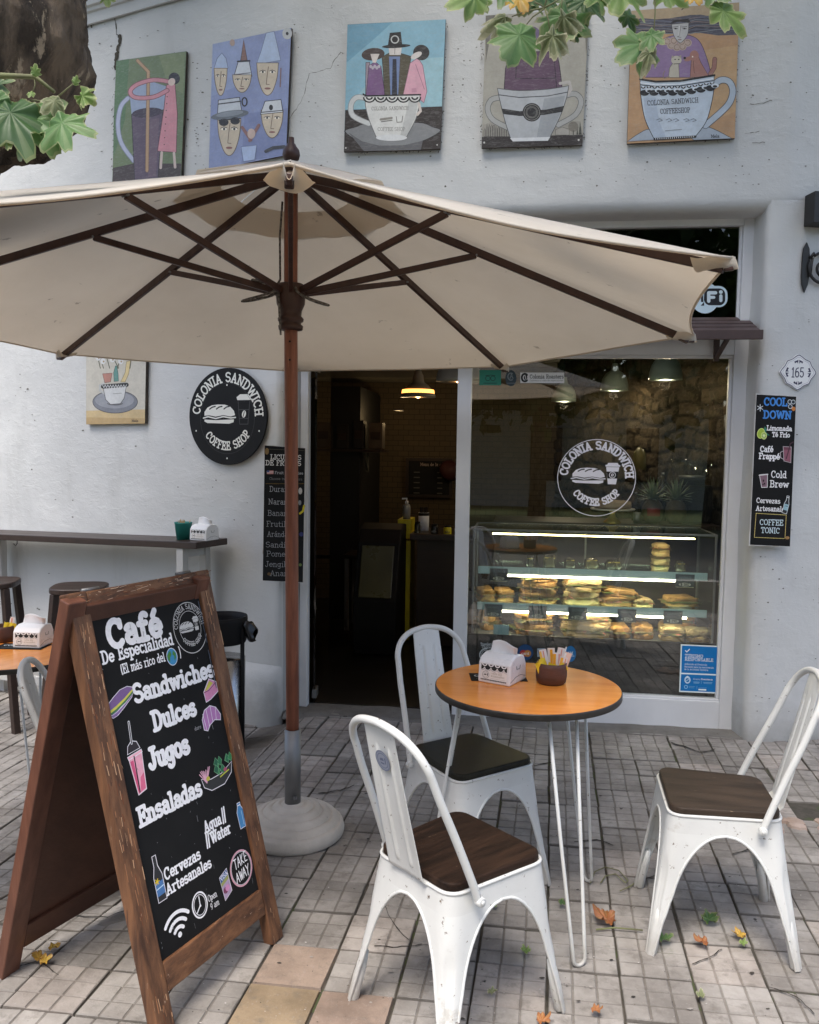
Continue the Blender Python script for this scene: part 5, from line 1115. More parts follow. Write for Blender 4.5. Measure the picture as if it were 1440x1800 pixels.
pk = thing('toothpick', 'thin white stick standing up among the sugar sachets', 'stick', BW+Vector((.034, .012, .03))); pk.rotation_euler = (0, .16, 0); m = MB(); m.tube([(0, 0, 0), (0, 0, .098)], .0018, 6); m.build('stick', 'paper', pk)
def card(loc, rz, w, h, label):
    o = MB(); o.box((0, 0, .0008), (w, h, .0014)); t = thing('menu_card', label, 'card', loc, rz, 'dark cards on the tables'); o.build('card', 'chalkboard', t)
    a = Art(1, 3e-5); a.text('coffee', -w*.42, h*.05, h*.3, (190, 200, 205), 1.4, width=w*.5); a.line([(-w*.4, -h*.2), (w*.35, -h*.2)], .0016, (150, 170, 165)); a.poly([(w*.15, h*.35), (w*.4, h*.35), (w*.4, -.1*h), (w*.15, -.1*h)], (110, 130, 95)); a.build('print', lambda x, y, hh: Vector((x, y, .0016+hh)), t, 'vinyl')
cl_ = onz(838, 1193, H_); card((cl_.x+.075, cl_.y+.03, H_), R_(8), .20, .10, 'dark printed card under the dispenser on the table between the chairs')
d2 = onz(46, 1139, H_+TL.z); dispenser((d2.x+.0, d2.y+.06, H_+TL.z), R_(4), 'white napkin dispenser with a raised lid of paper on the table at the left edge', 1.02)
b2 = onz(-8, 1132, H_+TL.z); B2 = Vector((b2.x, b2.y+.06, H_+TL.z)); bowl(B2, 'brown clay bowl cut by the left edge of the picture')
for k, (dx, ry) in enumerate(((.01, .2), (.03, .35))): sachet(B2+Vector((dx, 0, .03)), 0, ry, .2, .03, .06, 'paper_yellow', ['yellow sachet upright in the bowl at the left edge', 'yellow sachet leaning right in the bowl at the left edge'][k], gy, crumple=.003)
sachet(B2+Vector((.028, .01, .03)), 0, .18, 0, .024, .085, 'paper_cream', 'cream sugar sachet in the bowl at the left edge', gp, [(-.2, .1, (225, 160, 140))])
card((d2.x-.03, d2.y+.02, H_+TL.z), R_(6), .22, .11, 'dark printed card on the table at the left edge')
# ---------------------------------------------------------------- paintings, boards and signs on the walls
def zm(sc, ox, oy, p0, n, base=0.0):       # a tracing in enlarged-photo units laid onto a real plane in the scene
    p0 = Vector(p0); n = Vector(n).normalized()
    return lambda x, y, h: onpl(x/sc+ox, y/sc+oy, p0+n*(base+h), n)
def board(name, label, cat, quad, p0, n, thick, mats, group=None, jag=0):
    """quad: TL TR BR BL in photo pixels; a real board of that size hung on the wall"""
    p0 = Vector(p0); n = Vector(n).normalized(); Q = [onpl(x, y, p0+n*thick, n) for x, y in quad]
    ctr = sum(Q, Vector())/4; t = thing(name, label, cat, ctr, 0, group); m = MB()
    pts = []
    for a, b in zip(Q, Q[1:]+Q[:1]):
        k = 14 if jag else 1
        for i in range(k):
            p = a.lerp(b, i/k); d = (b-a).normalized().cross(n); pts.append(p+d*(random.uniform(0, jag) if i else 0))
    k = len(pts); vs = [p-ctr for p in pts]+[p-n*(thick-.004)-ctr for p in pts]
    m.add(vs, [tuple(range(k))]+[(i, i+k, (i+1) % k+k, (i+1) % k) for i in range(k)]+[tuple(range(2*k-1, k-1, -1))]); m.build('board', mats, t)
    return t, (lambda fn: (lambda x, y, h: fn(x, y, h)-ctr))
DK = (38, 34, 34)
PG = 'paintings hung on the wall'
LWP = LW0+LWN*.0; FP0 = Vector((0, 4.77, 0)); FN = Vector((0, -1, 0)); RP0 = Vector((1.42, 4.77, 0)); RN = nrm((.397, -1.48, 0))
def face(a, x, y, w, h, skin=(196, 176, 142), rot=0):
    a.outl([(x-w*.5, y-h*.5)]+crom([(x+w*.5, y-h*.5), (x+w*.44, y-.05*h), (x+w*.24, y+h*.36), (x, y+h*.5), (x-w*.24, y+h*.36), (x-w*.44, y-.05*h), (x-w*.5, y-h*.5)]), skin, 2.5, (110, 88, 62))
    a.line([(x+w*.04, y-h*.38), (x-w*.02, y-h*.1), (x-w*.06, y+h*.16), (x+w*.08, y+h*.17)], 2.6, (120, 90, 66))
    for s in (-1, 1): a.ell(x+s*w*.22, y-h*.22, w*.12, h*.035, (236, 226, 205)); a.ell(x+s*w*.22, y-h*.22, w*.05, h*.035, DK); a.line([(x+s*w*.36, y-h*.24), (x+s*w*.22, y-h*.28), (x+s*w*.1, y-h*.25)], 2.5, (70, 55, 45))
    a.ell(x, y+h*.29, w*.14, h*.035, (150, 78, 62)); a.line([(x-w*.13, y+h*.29), (x+w*.13, y+h*.29)], 1.6, (90, 45, 40))
G_ = 1.02
# 1: pitcher on green
a = Art(G_); a.poly([(409, 214), (655, 180), (636, 640), (394, 672)], (96, 116, 66)); a.poly([(409, 214), (455, 207), (440, 420), (398, 560), (400, 420)], (70, 110, 58)); a.poly([(560, 196), (650, 184), (645, 330), (590, 300)], (112, 128, 72)); a.poly([(398, 590), (470, 575), (638, 575), (634, 640), (394, 672)], (66, 50, 46))
a.line([(450, 345), (425, 375), (415, 440), (428, 505), (470, 565)], 17, (108, 116, 142)); a.line([(450, 345), (425, 375), (415, 440), (428, 505), (470, 565)], 12, (156, 164, 192))
a.poly([(455, 320), (463, 402), (575, 385), (590, 305), (520, 282)], (128, 146, 178)); a.outl([(463, 402), (573, 386), (556, 625), (474, 640)], (86, 66, 88), 2.5, DK); a.ell(518, 396, 54, 17, (58, 44, 62), -6); a.poly([(528, 420), (560, 415), (548, 620), (520, 624)], (104, 78, 96))
a.line([(484, 213), (522, 252), (517, 600)], 13, (120, 84, 44)); a.line([(484, 213), (522, 252), (517, 600)], 9, (172, 128, 66))
a.outl([(585, 300), (615, 286), (624, 400), (620, 536), (554, 531), (577, 380)], (196, 100, 116), 2.5, (96, 40, 50)); a.line([(600, 288), (540, 281), (482, 297), (458, 322), (478, 343), (540, 341), (588, 318)], 17, (120, 54, 64)); a.line([(600, 288), (540, 281), (482, 297), (458, 322), (478, 343), (540, 341), (588, 318)], 12, (188, 98, 112))
for k in range(8): a.ell(588-k*1.5, 340+k*24, 2, 2, DK)
a.ell(613, 276, 20, 21, (38, 33, 38)); a.ell(604, 288, 12, 14, (206, 178, 160), 30); a.line([(569, 536), (565, 590)], 9, (196, 172, 158)); a.line([(612, 538), (616, 588)], 9, (196, 172, 158))
t, loc = board('painting', 'painting of a purple pitcher hugged by a figure in pink, on green', 'painting', [(204.5, 107), (327.5, 90), (319, 318), (197, 334)], LWP, LWN, .022, 'board_edge', PG)
a.build('picture', loc(zm(2, 0, 0, LWP, LWN, .0225)), t)
# 2: masks on blue
a = Art(G_); a.poly([(748, 155), (1024, 98), (1006, 545), (734, 600)], (112, 128, 178)); a.poly([(748, 155), (860, 132), (840, 300), (742, 340)], (122, 140, 186)); a.poly([(860, 400), (1012, 380), (1006, 545), (850, 570)], (98, 114, 168))
a.outl([(752, 242), (764, 205), (780, 186), (795, 205), (802, 240)], (150, 172, 206), 2.5, (90, 104, 140)); face(a, 776, 288, 46, 96)
a.outl([(846, 215), (857, 138), (870, 215)], (128, 80, 60), 2.5, DK); a.outl([(820, 278), (838, 216), (876, 214), (886, 268)], (192, 198, 204), 2.5, DK); a.line([(836, 216), (878, 214)], 6, DK); face(a, 851, 294, 66, 62); a.line([(828, 262), (880, 256)], 3, (90, 90, 96))
a.outl([(902, 226), (918, 180), (936, 116), (964, 110), (978, 170), (987, 212)], (152, 174, 206), 2.5, (98, 112, 150)); face(a, 941, 278, 76, 114)
a.outl([(765, 402), (768, 352), (842, 342), (850, 390)], (188, 194, 200), 2.5, DK); a.line([(768, 366), (846, 356)], 4, DK); a.ell(860, 358, 11, 17, DK); a.ell(860, 358, 6, 12, (112, 128, 178)); face(a, 806, 482, 82, 130); a.ell(808, 404, 67, 15, (96, 104, 112), -8); a.ell(808, 400, 48, 9, (128, 136, 144), -8); a.ell(787, 430, 17, 13, DK); a.ell(827, 425, 17, 13, DK); a.line([(770, 424), (845, 416)], 4, DK)
face(a, 957, 436, 78, 98); a.outl([(916, 402), (932, 356), (988, 350), (995, 394)], (198, 202, 206), 2.5, DK); a.ell(953, 378, 7, 10, DK); a.line([(918, 395), (994, 388)], 3, DK)
a.line([(852, 448), (882, 492)], 11, (138, 84, 74)); a.line([(910, 440), (878, 494)], 11, (138, 84, 74)); a.ell(884, 470, 14, 18, (190, 160, 142)); a.outl([(848, 516), (903, 510), (896, 562), (856, 568)], (150, 174, 216), 2.5, (88, 104, 150)); a.line([(935, 532), (960, 520), (1000, 516)], 12, (60, 60, 66)); a.ell(1010, 118, 17, 20, (176, 178, 176)); a.ell(1010, 118, 5, 6, DK); a.ell(817, 150, 9, 12, (170, 140, 120)); a.line([(988, 240), (985, 305)], 4, (128, 88, 76))
t, loc = board('painting', 'painting of mask faces in paper hats and cups on blue, behind the parasol peak', 'painting', [(374, 77.5), (512, 49), (503, 272), (367, 300)], LWP, LWN, .022, 'board_edge', PG)
a.build('picture', loc(zm(2, 0, 0, LWP, LWN, .0225)), t)
# 3: three people in a white cup
a = Art(G_); a.poly([(93, 130), (611, 102), (582, 785), (74, 800)], (98, 164, 188)); a.poly([(93, 130), (330, 117), (240, 200), (88, 330)], (66, 142, 172)); a.poly([(300, 320), (600, 300), (592, 560), (86, 576)], (124, 178, 192)); a.poly([(81, 580), (592, 561), (582, 785), (74, 800)], (48, 38, 34))
a.outl(crom([(78, 692), (140, 668), (200, 652), (460, 645), (540, 668), (584, 690), (500, 740), (390, 768), (250, 770), (150, 742)], True), (124, 126, 128), 5, DK); a.poly([(100, 700), (170, 745), (260, 768), (390, 766), (490, 742), (480, 790), (180, 797)], (92, 92, 95))
a.outl([(190, 330), (210, 328), (208, 500), (188, 500)], (150, 128, 142), 3, DK); a.outl([(206, 345), (240, 326), (270, 350), (292, 510), (190, 512)], (114, 64, 126), 3, (60, 30, 66)); a.outl([(275, 300), (312, 280), (370, 280), (428, 297), (402, 507), (290, 510)], (78, 70, 44), 3, DK); a.poly([(312, 298), (370, 298), (360, 512), (320, 512)], (72, 106, 164)); a.outl([(332, 312), (350, 312), (354, 512), (328, 512)], (30, 34, 52), 2, DK)
a.outl([(424, 332), (465, 305), (490, 345), (512, 482), (496, 542), (470, 522), (470, 496), (384, 512)], (204, 132, 156), 3, (128, 66, 92)); a.poly([(430, 466), (456, 464), (458, 486), (432, 488)], (186, 110, 138)); a.line([(452, 340), (498, 470)], 3, (150, 84, 108))
a.ell(228, 286, 61, 33, (66, 50, 46), -6); a.poly([(214, 284), (262, 284), (242, 332), (226, 330)], (202, 190, 182)); 
for k in range(5): a.ell(215+k*11, 350+(k % 2)*8, 7, 9, (176, 166, 178))
a.ell(482, 277, 43, 41, (36, 32, 34)); a.ell(456, 292, 32, 15, (204, 196, 190), -28); a.poly([(310, 248), (380, 246), (374, 290), (314, 290)], (200, 192, 186)); a.line([(343, 255), (342, 285)], 3, (120, 105, 98)); a.ell(350, 243, 75, 10, (26, 24, 26), -3); a.poly([(306, 240), (316, 173), (374, 168), (382, 238)], (26, 24, 26)); a.ring(343, 208, 19, 6, (184, 186, 184)); a.ell(343, 208, 10, 9, (26, 24, 26))
a.line([(192, 518), (140, 514), (112, 552), (122, 610), (205, 652)], 30, (140, 142, 142)); a.line([(192, 518), (140, 514), (112, 552), (122, 610), (205, 652)], 23, (196, 198, 196)); a.outl([(184, 508), (476, 500)]+crom([(470, 560), (452, 630), (405, 720)])+crom([(246, 726), (206, 630), (188, 560)]), (206, 206, 201), 4, (100, 100, 100)); a.poly([(420, 520), (470, 510), (450, 620), (405, 718), (370, 720)], (184, 185, 182)); a.ell(325, 726, 82, 17, (206, 208, 208))
for k in range(5): x = 208+k*60; a.ell(x, 512, 34, 30, (26, 26, 28), 0, 0, 180); a.ell(x, 512, 26, 23, (206, 206, 201), 0, 0, 180); a.ell(x, 512, 19, 16, (26, 26, 28), 0, 0, 180); a.ell(x, 512, 10, 8, (206, 206, 201), 0, 0, 180)
a.line([(176, 496), (190, 506), (478, 499)], 8, (26, 26, 28)); a.line([(470, 545), (478, 585), (462, 604)], 14, (200, 186, 176))
a.text('COLONIA SANDWICH', 220, 582, 19, (120, 116, 110), 1.0, rot=1, width=196, down=True); a.text('COFFEE SHOP', 252, 690, 19, (128, 124, 118), 1.0, width=146, down=True); a.line([(268, 630), (326, 622)], 12, (140, 134, 124)); a.line([(272, 642), (328, 634)], 5, (110, 106, 98)); a.line([(350, 615), (354, 645), (380, 643), (384, 612)], 4, (120, 116, 108))
for q in ((84, 780), (566, 764), (262, 115)): a.ell(*q, 4, 4, (200, 198, 190))
t, loc = board('painting', 'painting of three people with hats in a white cup on turquoise', 'painting', [(611, 43), (784, 34), (774, 262), (604.6, 266.7)], FP0, FN, .022, 'board_edge', PG)
a.build('picture', loc(zm(3, 580, 0, FP0, FN, .0225)), t)
# 4: figure in purple in a two handled cup
a = Art(G_); a.poly([(822, 82), (1366, 48), (1332, 765), (800, 780)], (152, 148, 134)); a.poly([(822, 82), (930, 76), (850, 170), (822, 330)], (98, 94, 84)); a.poly([(1366, 48), (1290, 52), (1345, 150), (1352, 300)], (98, 94, 84)); a.poly([(804, 660), (860, 640), (1320, 640), (1336, 712), (802, 722)], (140, 136, 124)); a.poly([(801, 722), (1335, 711), (1332, 765), (800, 780)], (42, 33, 30))
for k in range(11): x = 812+k*12; a.outl([(x, 720), (x, 690-(k*37 % 30)), (x+5, 676-(k*53 % 28)), (x+10, 690-(k*37 % 30)), (x+10, 720)], (128, 124, 114), 2, (66, 62, 56))
a.outl([(1190, 712), (1190, 684), (1225, 670), (1262, 682), (1262, 712)], (150, 146, 136), 2, (66, 62, 56)); a.ell(1284, 668, 27, 27, (112, 106, 92)); a.line([(1284, 690), (1284, 712)], 5, (66, 60, 52)); a.poly([(1312, 710), (1320, 640), (1328, 710)], (60, 62, 50)); a.poly([(1300, 710), (1305, 672), (1310, 710)], (60, 62, 50))
a.line([(890, 515), (850, 528), (832, 575), (858, 630), (935, 672)], 31, (96, 98, 98)); a.line([(890, 515), (850, 528), (832, 575), (858, 630), (935, 672)], 24, (154, 155, 152)); a.line([(1240, 505), (1295, 495), (1325, 535), (1295, 605), (1205, 658)], 31, (96, 98, 98)); a.line([(1240, 505), (1295, 495), (1325, 535), (1295, 605), (1205, 658)], 24, (154, 155, 152))
a.outl([(918, 482)]+crom([(926, 360), (950, 305), (1000, 280), (1150, 272), (1200, 296), (1226, 470)]), (84, 50, 80), 4, (36, 20, 38)); a.line([(985, 310), (980, 415), (1190, 412)], 4, (40, 22, 42)); a.line([(1182, 300), (1196, 462)], 4, (40, 22, 42)); a.ell(1070, 200, 46, 60, (88, 66, 110)); a.poly([(1050, 278), (1085, 276), (1066, 322)], (34, 24, 40)); a.line([(1214, 440), (1262, 432), (1272, 470), (1255, 500)], 15, (170, 164, 158))
a.outl(crom([(884, 466), (1000, 478), (1150, 470), (1260, 452)])+crom([(1250, 510), (1216, 610), (1160, 725)])+crom([(955, 735), (924, 640), (892, 510)]), (160, 165, 170), 4, (70, 72, 76)); a.line([(890, 500), (1000, 514), (1150, 506), (1252, 486)], 5, (62, 64, 68)); a.poly([(1130, 520), (1240, 505), (1228, 570), (1160, 722), (1090, 728)], (140, 146, 152)); a.poly([(904, 572), (1000, 586), (1140, 578), (1236, 558), (1226, 590), (1130, 606), (1000, 612), (916, 602)], (28, 27, 29)); a.ell(1065, 592, 49, 49, (28, 27, 29)); a.ring(1065, 592, 41, 3, (120, 118, 112)); a.ring(1065, 592, 28, 10, (80, 78, 74)); a.poly([(950, 728), (1162, 722), (1150, 742), (965, 746)], (196, 200, 204))
for q in ((814, 752), (1312, 738)): a.ell(*q, 5, 5, (200, 198, 190))
t, loc = board('painting', 'painting of a figure in purple in a grey cup with two handles', 'painting', [(854, 27.3), (1035.5, 16), (1024, 255), (846.7, 260)], FP0, FN, .022, 'board_edge', PG)
a.build('picture', loc(zm(3, 580, 0, FP0, FN, .0225)), t)
# 5: woman with flowing hair in a blue cup
zs = 1440/440
a = Art(G_); a.poly([(360, 62), (981, 14), (955, 795), (336, 826)], (172, 122, 52)); a.poly([(360, 62), (981, 14), (978, 110), (358, 120)], (164, 138, 94)); a.poly([(700, 300), (972, 260), (960, 640), (820, 700)], (180, 134, 62))
hr = [(357, 118), (420, 104), (520, 112), (600, 102), (700, 86), (760, 84), (860, 104), (976, 78)]; hb = [(974, 200), (860, 204), (760, 190), (690, 192), (590, 196), (500, 192), (430, 206), (353, 212)]; a.poly(hr+hb, (74, 72, 86))
for k in range(15): y = 112+k*6.2; a.line([(357+i*62, y+7*math.sin(i*1.3+k*.9)-(3.0*i if i > 5 else 0)) for i in range(11)], 2.2+(k % 3), [(128, 104, 92), (40, 40, 52), (92, 98, 120), (52, 46, 58), (120, 126, 130)][k % 5])
a.outl(crom([(440, 445), (480, 310), (530, 235), (600, 205), (700, 205), (760, 250), (805, 370), (818, 445)]), (126, 92, 142), 3.5, (66, 42, 76))
for q in ((566, 238), (590, 262), (622, 272), (654, 268), (684, 246), (604, 234), (650, 240)): a.ell(*q, 24, 22, (168, 142, 124)); a.ring(*q, 15, 4, (128, 100, 86))
a.outl([(592, 140)]+crom([(690, 130), (686, 190), (666, 226), (640, 246), (614, 222), (600, 190), (592, 140)]), (170, 170, 170), 3, (80, 78, 78)); a.line([(645, 148), (636, 205), (624, 212), (646, 215)], 3.5, (112, 108, 106)); a.line([(634, 205), (636, 150)], 3, (204, 204, 202))
for x in (615, 666): a.ell(x, 164, 13, 5, (120, 116, 116)); a.ell(x, 165, 5, 4, DK); a.line([(x-16, 156), (x+14, 152)], 3, (72, 68, 68))
a.ell(638, 228, 12, 4, (132, 104, 100)); a.poly([(580, 136), (610, 114), (690, 108), (702, 130), (640, 124)], (44, 36, 36)); a.line([(650, 56), (668, 40), (690, 36)], 5, (44, 40, 30))
a.line([(815, 424), (836, 390), (840, 340)], 27, (96, 52, 42)); a.line([(815, 424), (836, 390), (840, 340)], 21, (148, 84, 64)); a.outl([(698, 446), (706, 330), (735, 300), (760, 360), (808, 442)], (152, 88, 68), 3, (90, 48, 38)); a.ell(722, 318, 26, 28, (152, 88, 68)); a.ell(690, 338, 27, 13, (152, 88, 68), -18); a.ell(667, 334, 8, 7, (24, 20, 20)); a.ell(712, 326, 4, 4, (230, 220, 210)); a.line([(716, 350), (722, 420)], 3, (90, 48, 38))
a.outl([(574, 446), (580, 390), (600, 362), (632, 368), (636, 446)], (172, 164, 144), 3, (100, 92, 78)); a.line([(578, 440), (548, 450), (542, 430), (552, 408)], 5, (130, 108, 96)); a.ell(619, 346, 30, 25, (178, 170, 150)); a.poly([(590, 336), (594, 318), (608, 328)], (150, 140, 120)); a.poly([(630, 326), (646, 316), (648, 334)], (150, 140, 120)); a.ell(612, 342, 5, 3, DK); a.ell(632, 342, 5, 3, DK); a.line([(604, 368), (638, 366)], 4, DK)
a.outl(crom([(338, 814), (400, 770), (470, 744), (560, 800)]), (146, 160, 176), 3, (48, 50, 58)); a.outl([(720, 806)]+crom([(700, 790), (770, 730), (840, 745), (938, 796)]), (146, 160, 176), 3, (48, 50, 58))
a.line([(826, 500), (870, 462), (920, 468), (944, 520), (925, 590), (870, 650), (786, 722)], 40, (60, 66, 78)); a.line([(826, 500), (870, 462), (920, 468), (944, 520), (925, 590), (870, 650), (786, 722)], 33, (158, 174, 190))
a.outl(crom([(410, 456), (500, 470), (640, 466), (836, 434)])+crom([(834, 520), (822, 590), (790, 700), (728, 786)])+crom([(492, 802), (440, 690), (418, 580), (411, 500)]), (170, 186, 202), 4, (34, 34, 40)); a.poly([(430, 560), (500, 560), (520, 700), (560, 790), (494, 800), (444, 690)], (152, 170, 192)); a.line([(410, 456), (500, 470), (640, 466), (838, 433)], 12, (26, 26, 30)); a.line([(413, 476), (500, 488), (640, 484), (832, 452)], 5, (214, 220, 226)); a.line([(415, 488), (500, 498), (640, 494), (830, 464)], 6, (26, 26, 30))
for k in range(13): x = 428+k*33; y = 497-(0 if k < 7 else (k-7)*4.6); a.ell(x, y, 14, 13, (26, 26, 30), 0, 0, 180); a.ell(x, y, 7, 7, (200, 208, 216), 0, 0, 180)
for k in range(8): x = 436+k*54; y = 534-(0 if k < 4 else (k-4)*9); a.ell(x, y, 27, 17, (26, 26, 30)); a.ell(x+27, y-14, 22, 13, (196, 206, 216)); a.ell(x+27, y-10, 13, 7, (26, 26, 30))
a.text('COLONIA SANDWICH', 452, 606, 27, (62, 66, 78), 1.2, width=296, rot=3.5, down=True); a.text('COFFEESHOP', 526, 654, 27, (62, 66, 78), 1.2, width=174, rot=3, down=True)
for x0 in (505, 560, 600, 660, 700): a.line([(x0, 690), (x0+18, 682), (x0+34, 692), (x0+12, 700)], 3, (104, 112, 126))
a.line([(556, 752), (650, 744)], 4, (128, 138, 152)); a.line([(494, 800), (728, 786)], 14, (28, 28, 32))
for k in range(19): a.line([(500+k*12, 795-k*.7), (500+k*12, 802-k*.7)], 3, (220, 222, 226))
a.text('Mela', 818, 792, 18, (40, 36, 34), 1.2, down=True)
t, loc = board('painting', 'painting of a woman with flowing hair, a cat and a dog in a cup', 'painting', [(1110, 19), (1299.8, 4.2), (1291.8, 243), (1102.7, 252.5)], FP0, FN, .022, 'board_edge', PG)
a.build('picture', loc(zm(zs, 1000, 0, FP0, FN, .0225)), t)
# 6: small cup of vases, on the left wall below the parasol
zs = 1440/560
a = Art(G_); a.poly([(390, -70), (662, -70), (655, 320), (390, 324)], (188, 182, 166)); a.poly([(390, 262), (656, 256), (655, 320), (390, 324)], (190, 160, 92)); a.poly([(390, 292), (656, 296), (655, 320), (390, 324)], (176, 140, 62)); a.ell(521, 222, 101, 51, (112, 116, 128)); a.ell(518, 214, 88, 38, (138, 142, 152)); a.line(arc(521, 222, 101, 51, 0, 360, 40), 3, (66, 66, 74))
a.line([(470, 140), (452, 148), (452, 170), (474, 184)], 10, (176, 178, 176)); a.outl([(464, 146), (574, 138), (562, 205), (545, 230), (500, 234), (478, 212)], (196, 198, 198), 3, (84, 84, 88)); a.line([(466, 153), (573, 145)], 19, (34, 34, 38))
for k in range(9): x = 470+k*12; a.line([(x-6, 146), (x, 158), (x+6, 145)], 2.5, (200, 202, 202))
a.outl([(464, 95), (508, 92), (500, 132), (474, 136)], (172, 98, 72), 2, (100, 52, 38)); a.outl([(516, 130), (514, 90), (522, 60), (528, 60), (534, 92), (536, 128)], (70, 138, 128), 2, (34, 74, 70)); a.outl([(546, 132), (566, 90), (572, 40), (590, 36), (582, 96), (566, 132)], (202, 176, 96), 2, (120, 98, 48))
for x0, x1 in ((446, 440), (460, 452), (488, 480), (524, 548), (528, 506), (580, 596)): a.line([(x0+8, 70), (x1, 10), (x1-4, -40)], 4, (84, 88, 62))
for x, y in ((444, 22), (466, 38), (492, 10), (546, 38), (508, 30), (560, 18), (592, 20), (530, -30), (470, -30)): a.ell(x, y, 12, 14, (206, 206, 204)); a.ell(x+3, y+2, 4, 4, (150, 120, 70))
a.line([(512, 186), (550, 183)], 2.5, (140, 140, 140)); a.text('Mela', 596, 313, 11, (70, 54, 34), 1.4, down=True); a.line(arc(520, 228, 34, 8, 10, 170, 12), 4, (90, 90, 94))
t, loc = board('painting', 'small painting of vases standing in a cup on a grey saucer, under the parasol edge', 'painting', [(151.7, 592), (257.4, 592), (255, 744.6), (151.6, 746)], LWP, LWN, .03, 'board_edge', PG)
a.build('picture', loc(zm(zs, 0, 620, LWP, LWN, .0305)), t)
# round black shop sign
cc = Vector((-1.7425, 4.929, 1.801)); xr = -LWD
RS = thing('round_sign', 'round black coffee shop sign with cream sandwich and lettering on the left wall', 'sign', cc+LWN*.012)
m = MB(); m.lathe([(0, 0), (.294, 0), (.296, .003), (.296, .011), (.294, .014), (0, .014)], 72, M=basis((0, 0, 0), xr, (0, 0, 1), LWN), smooth=False); m.build('disc', 'black_plastic', RS)
a = Art(1.25, 5e-5); logo(a, 0, 0, .29, (206, 206, 200), None, 0, stencil=True, wt=1.75, cut=(16, 17, 18)); a.ring(0, -.012, .205, .0018, (50, 50, 52), 1.05)
a.build('lettering', lambda x, y, h: xr*x+Vector((0, 0, y))+LWN*(.0142+h), RS, 'vinyl')
# long menu boards
BP = Vector((0, 4.742, 0))
t, loc = board('menu_board', 'narrow black board listing fruit smoothies, half hidden by the parasol pole', 'menu board', [(464.3, 782), (537, 787.5), (533, 1025), (460.5, 1021.5)], BP, FN, .018, 'board_edge_white', jag=.004)
m = MB(); q_ = [onpl(x, y, BP+FN*.0185, FN)-t.location for x, y in ((465.5, 783), (536.5, 788), (532.5, 1023.5), (462, 1020.5))]; m.add(q_, [(0, 1, 2, 3)]); m.build('black_face', 'chalkboard', t, fix=False)
a = Art(1.2); GRY = (176, 178, 180); z7 = lambda q: q
for s, x, y, h, w, cl in (('LICUADOS', 700, 752, 36, 246, (208, 208, 206)), ('DE FRUTAS', 662, 798, 36, 282, (208, 208, 206)), ('Fruit Smoothies', 734, 868, 20, 226, (150, 150, 152)), ('Choose two flavours', 690, 914, 18, 262, (96, 98, 98))): a.text(s, x, y, h, cl, 1.6, width=w, rot=-1.2, down=True)
for k, (s, x) in enumerate((('Durazno', 692), ('Naranja', 684), ('Banana', 678), ('Frutilla', 668), ('Arándano', 674), ('Sandía', 662), ('Pomelo', 668), ('Jengibre', 658), ('Ananá', 696))): a.text(s, x, [1008, 1108, 1198, 1284, 1364, 1448, 1520, 1602, 1674][k], 42, (150, 152, 156) if k < 2 else (132, 134, 138), .9, width=[200, 200, 190, 205, 215, 195, 205, 240, 180][k], rot=-1, down=True)
a.poly([(672, 842), (724, 842), (724, 870), (672, 870)], (176, 120, 116)); a.line([(672, 850), (724, 850)], 3, (200, 200, 198)); a.line([(672, 860), (724, 860)], 3, (200, 200, 198)); a.poly([(672, 842), (692, 842), (692, 856), (672, 856)], (70, 80, 130))
for k in range(34): a.line([(664+k*9, 946), (668+k*9, 946)], 2.5, (150, 120, 50))
a.line([(668, 672), (968, 684)], 2.5, (86, 82, 66)); a.line([(934, 1182), (958, 1162), (966, 1120)], 16, (186, 172, 40)); a.ell(936, 1004, 15, 26, (178, 176, 172)); a.ell(932, 1096, 12, 20, (120, 122, 124)); a.ell(944, 1346, 16, 18, (44, 48, 96)); a.ell(936, 1588, 12, 12, (92, 110, 60)); a.ell(690, 1660, 14, 12, (90, 68, 40)); a.ell(672, 690, 16, 26, (116, 94, 56))
a.build('lettering', loc(zm(4.5, 320, 640, BP, FN, .0188)), t, 'chalk')
BP2 = Vector((0, 4.738, 0))
t, loc = board('menu_board', 'narrow black board headed in blue, hung on the pier right of the window', 'menu board', [(1328.8, 691.5), (1400.5, 696), (1389.5, 962), (1316.5, 959)], BP2, FN, .022, 'board_edge_white', jag=.003)
m = MB(); q_ = [onpl(x, y, BP2+FN*.0225, FN)-t.location for x, y in ((1330, 693.3), (1399.8, 697.3), (1388.8, 960.5), (1318.5, 957.5))]; m.add(q_, [(0, 1, 2, 3)]); m.build('black_face', 'chalkboard', t, fix=False)
a = Art(1.2); BL = (64, 128, 200); Wt = (224, 224, 228)
tx = lambda s, x, y, h, w, cl=Wt, wt=1.9: a.text(s, x, y, h, cl, wt, width=w, rot=-2, down=True, jit=.01)
tx('COOL', 464, 504, 58, 186, BL, 2.1); tx('DOWN', 458, 606, 58, 226, BL, 2.1); tx('Limonada', 486, 702, 36, 200); tx('Té Frío', 528, 754, 36, 142); tx('Café', 434, 872, 44, 104); tx('Frappé', 424, 928, 44, 166); tx('Cold', 520, 1076, 52, 124, Wt, 1.4); tx('Brew', 510, 1152, 52, 152, Wt, 1.4); tx('Cervezas', 404, 1276, 38, 190, Wt, 1.6); tx('Artesanales', 400, 1338, 38, 250, Wt, 1.6); tx('COFFEE', 430, 1450, 42, 188, (190, 208, 216), 1.4); tx('TONIC', 440, 1514, 42, 150, (190, 208, 216), 1.4)
for q in range(3): an = R_(q*60+90); a.line([(434-24*math.cos(an), 526-27*math.sin(an)), (434+24*math.cos(an), 526+27*math.sin(an))], 5, (206, 212, 216))
for q in ((668, 478), (696, 480), (672, 516)): a.ell(*q, 17, 18, (206, 212, 216)); a.ell(*q, 13, 14, (40, 52, 62))
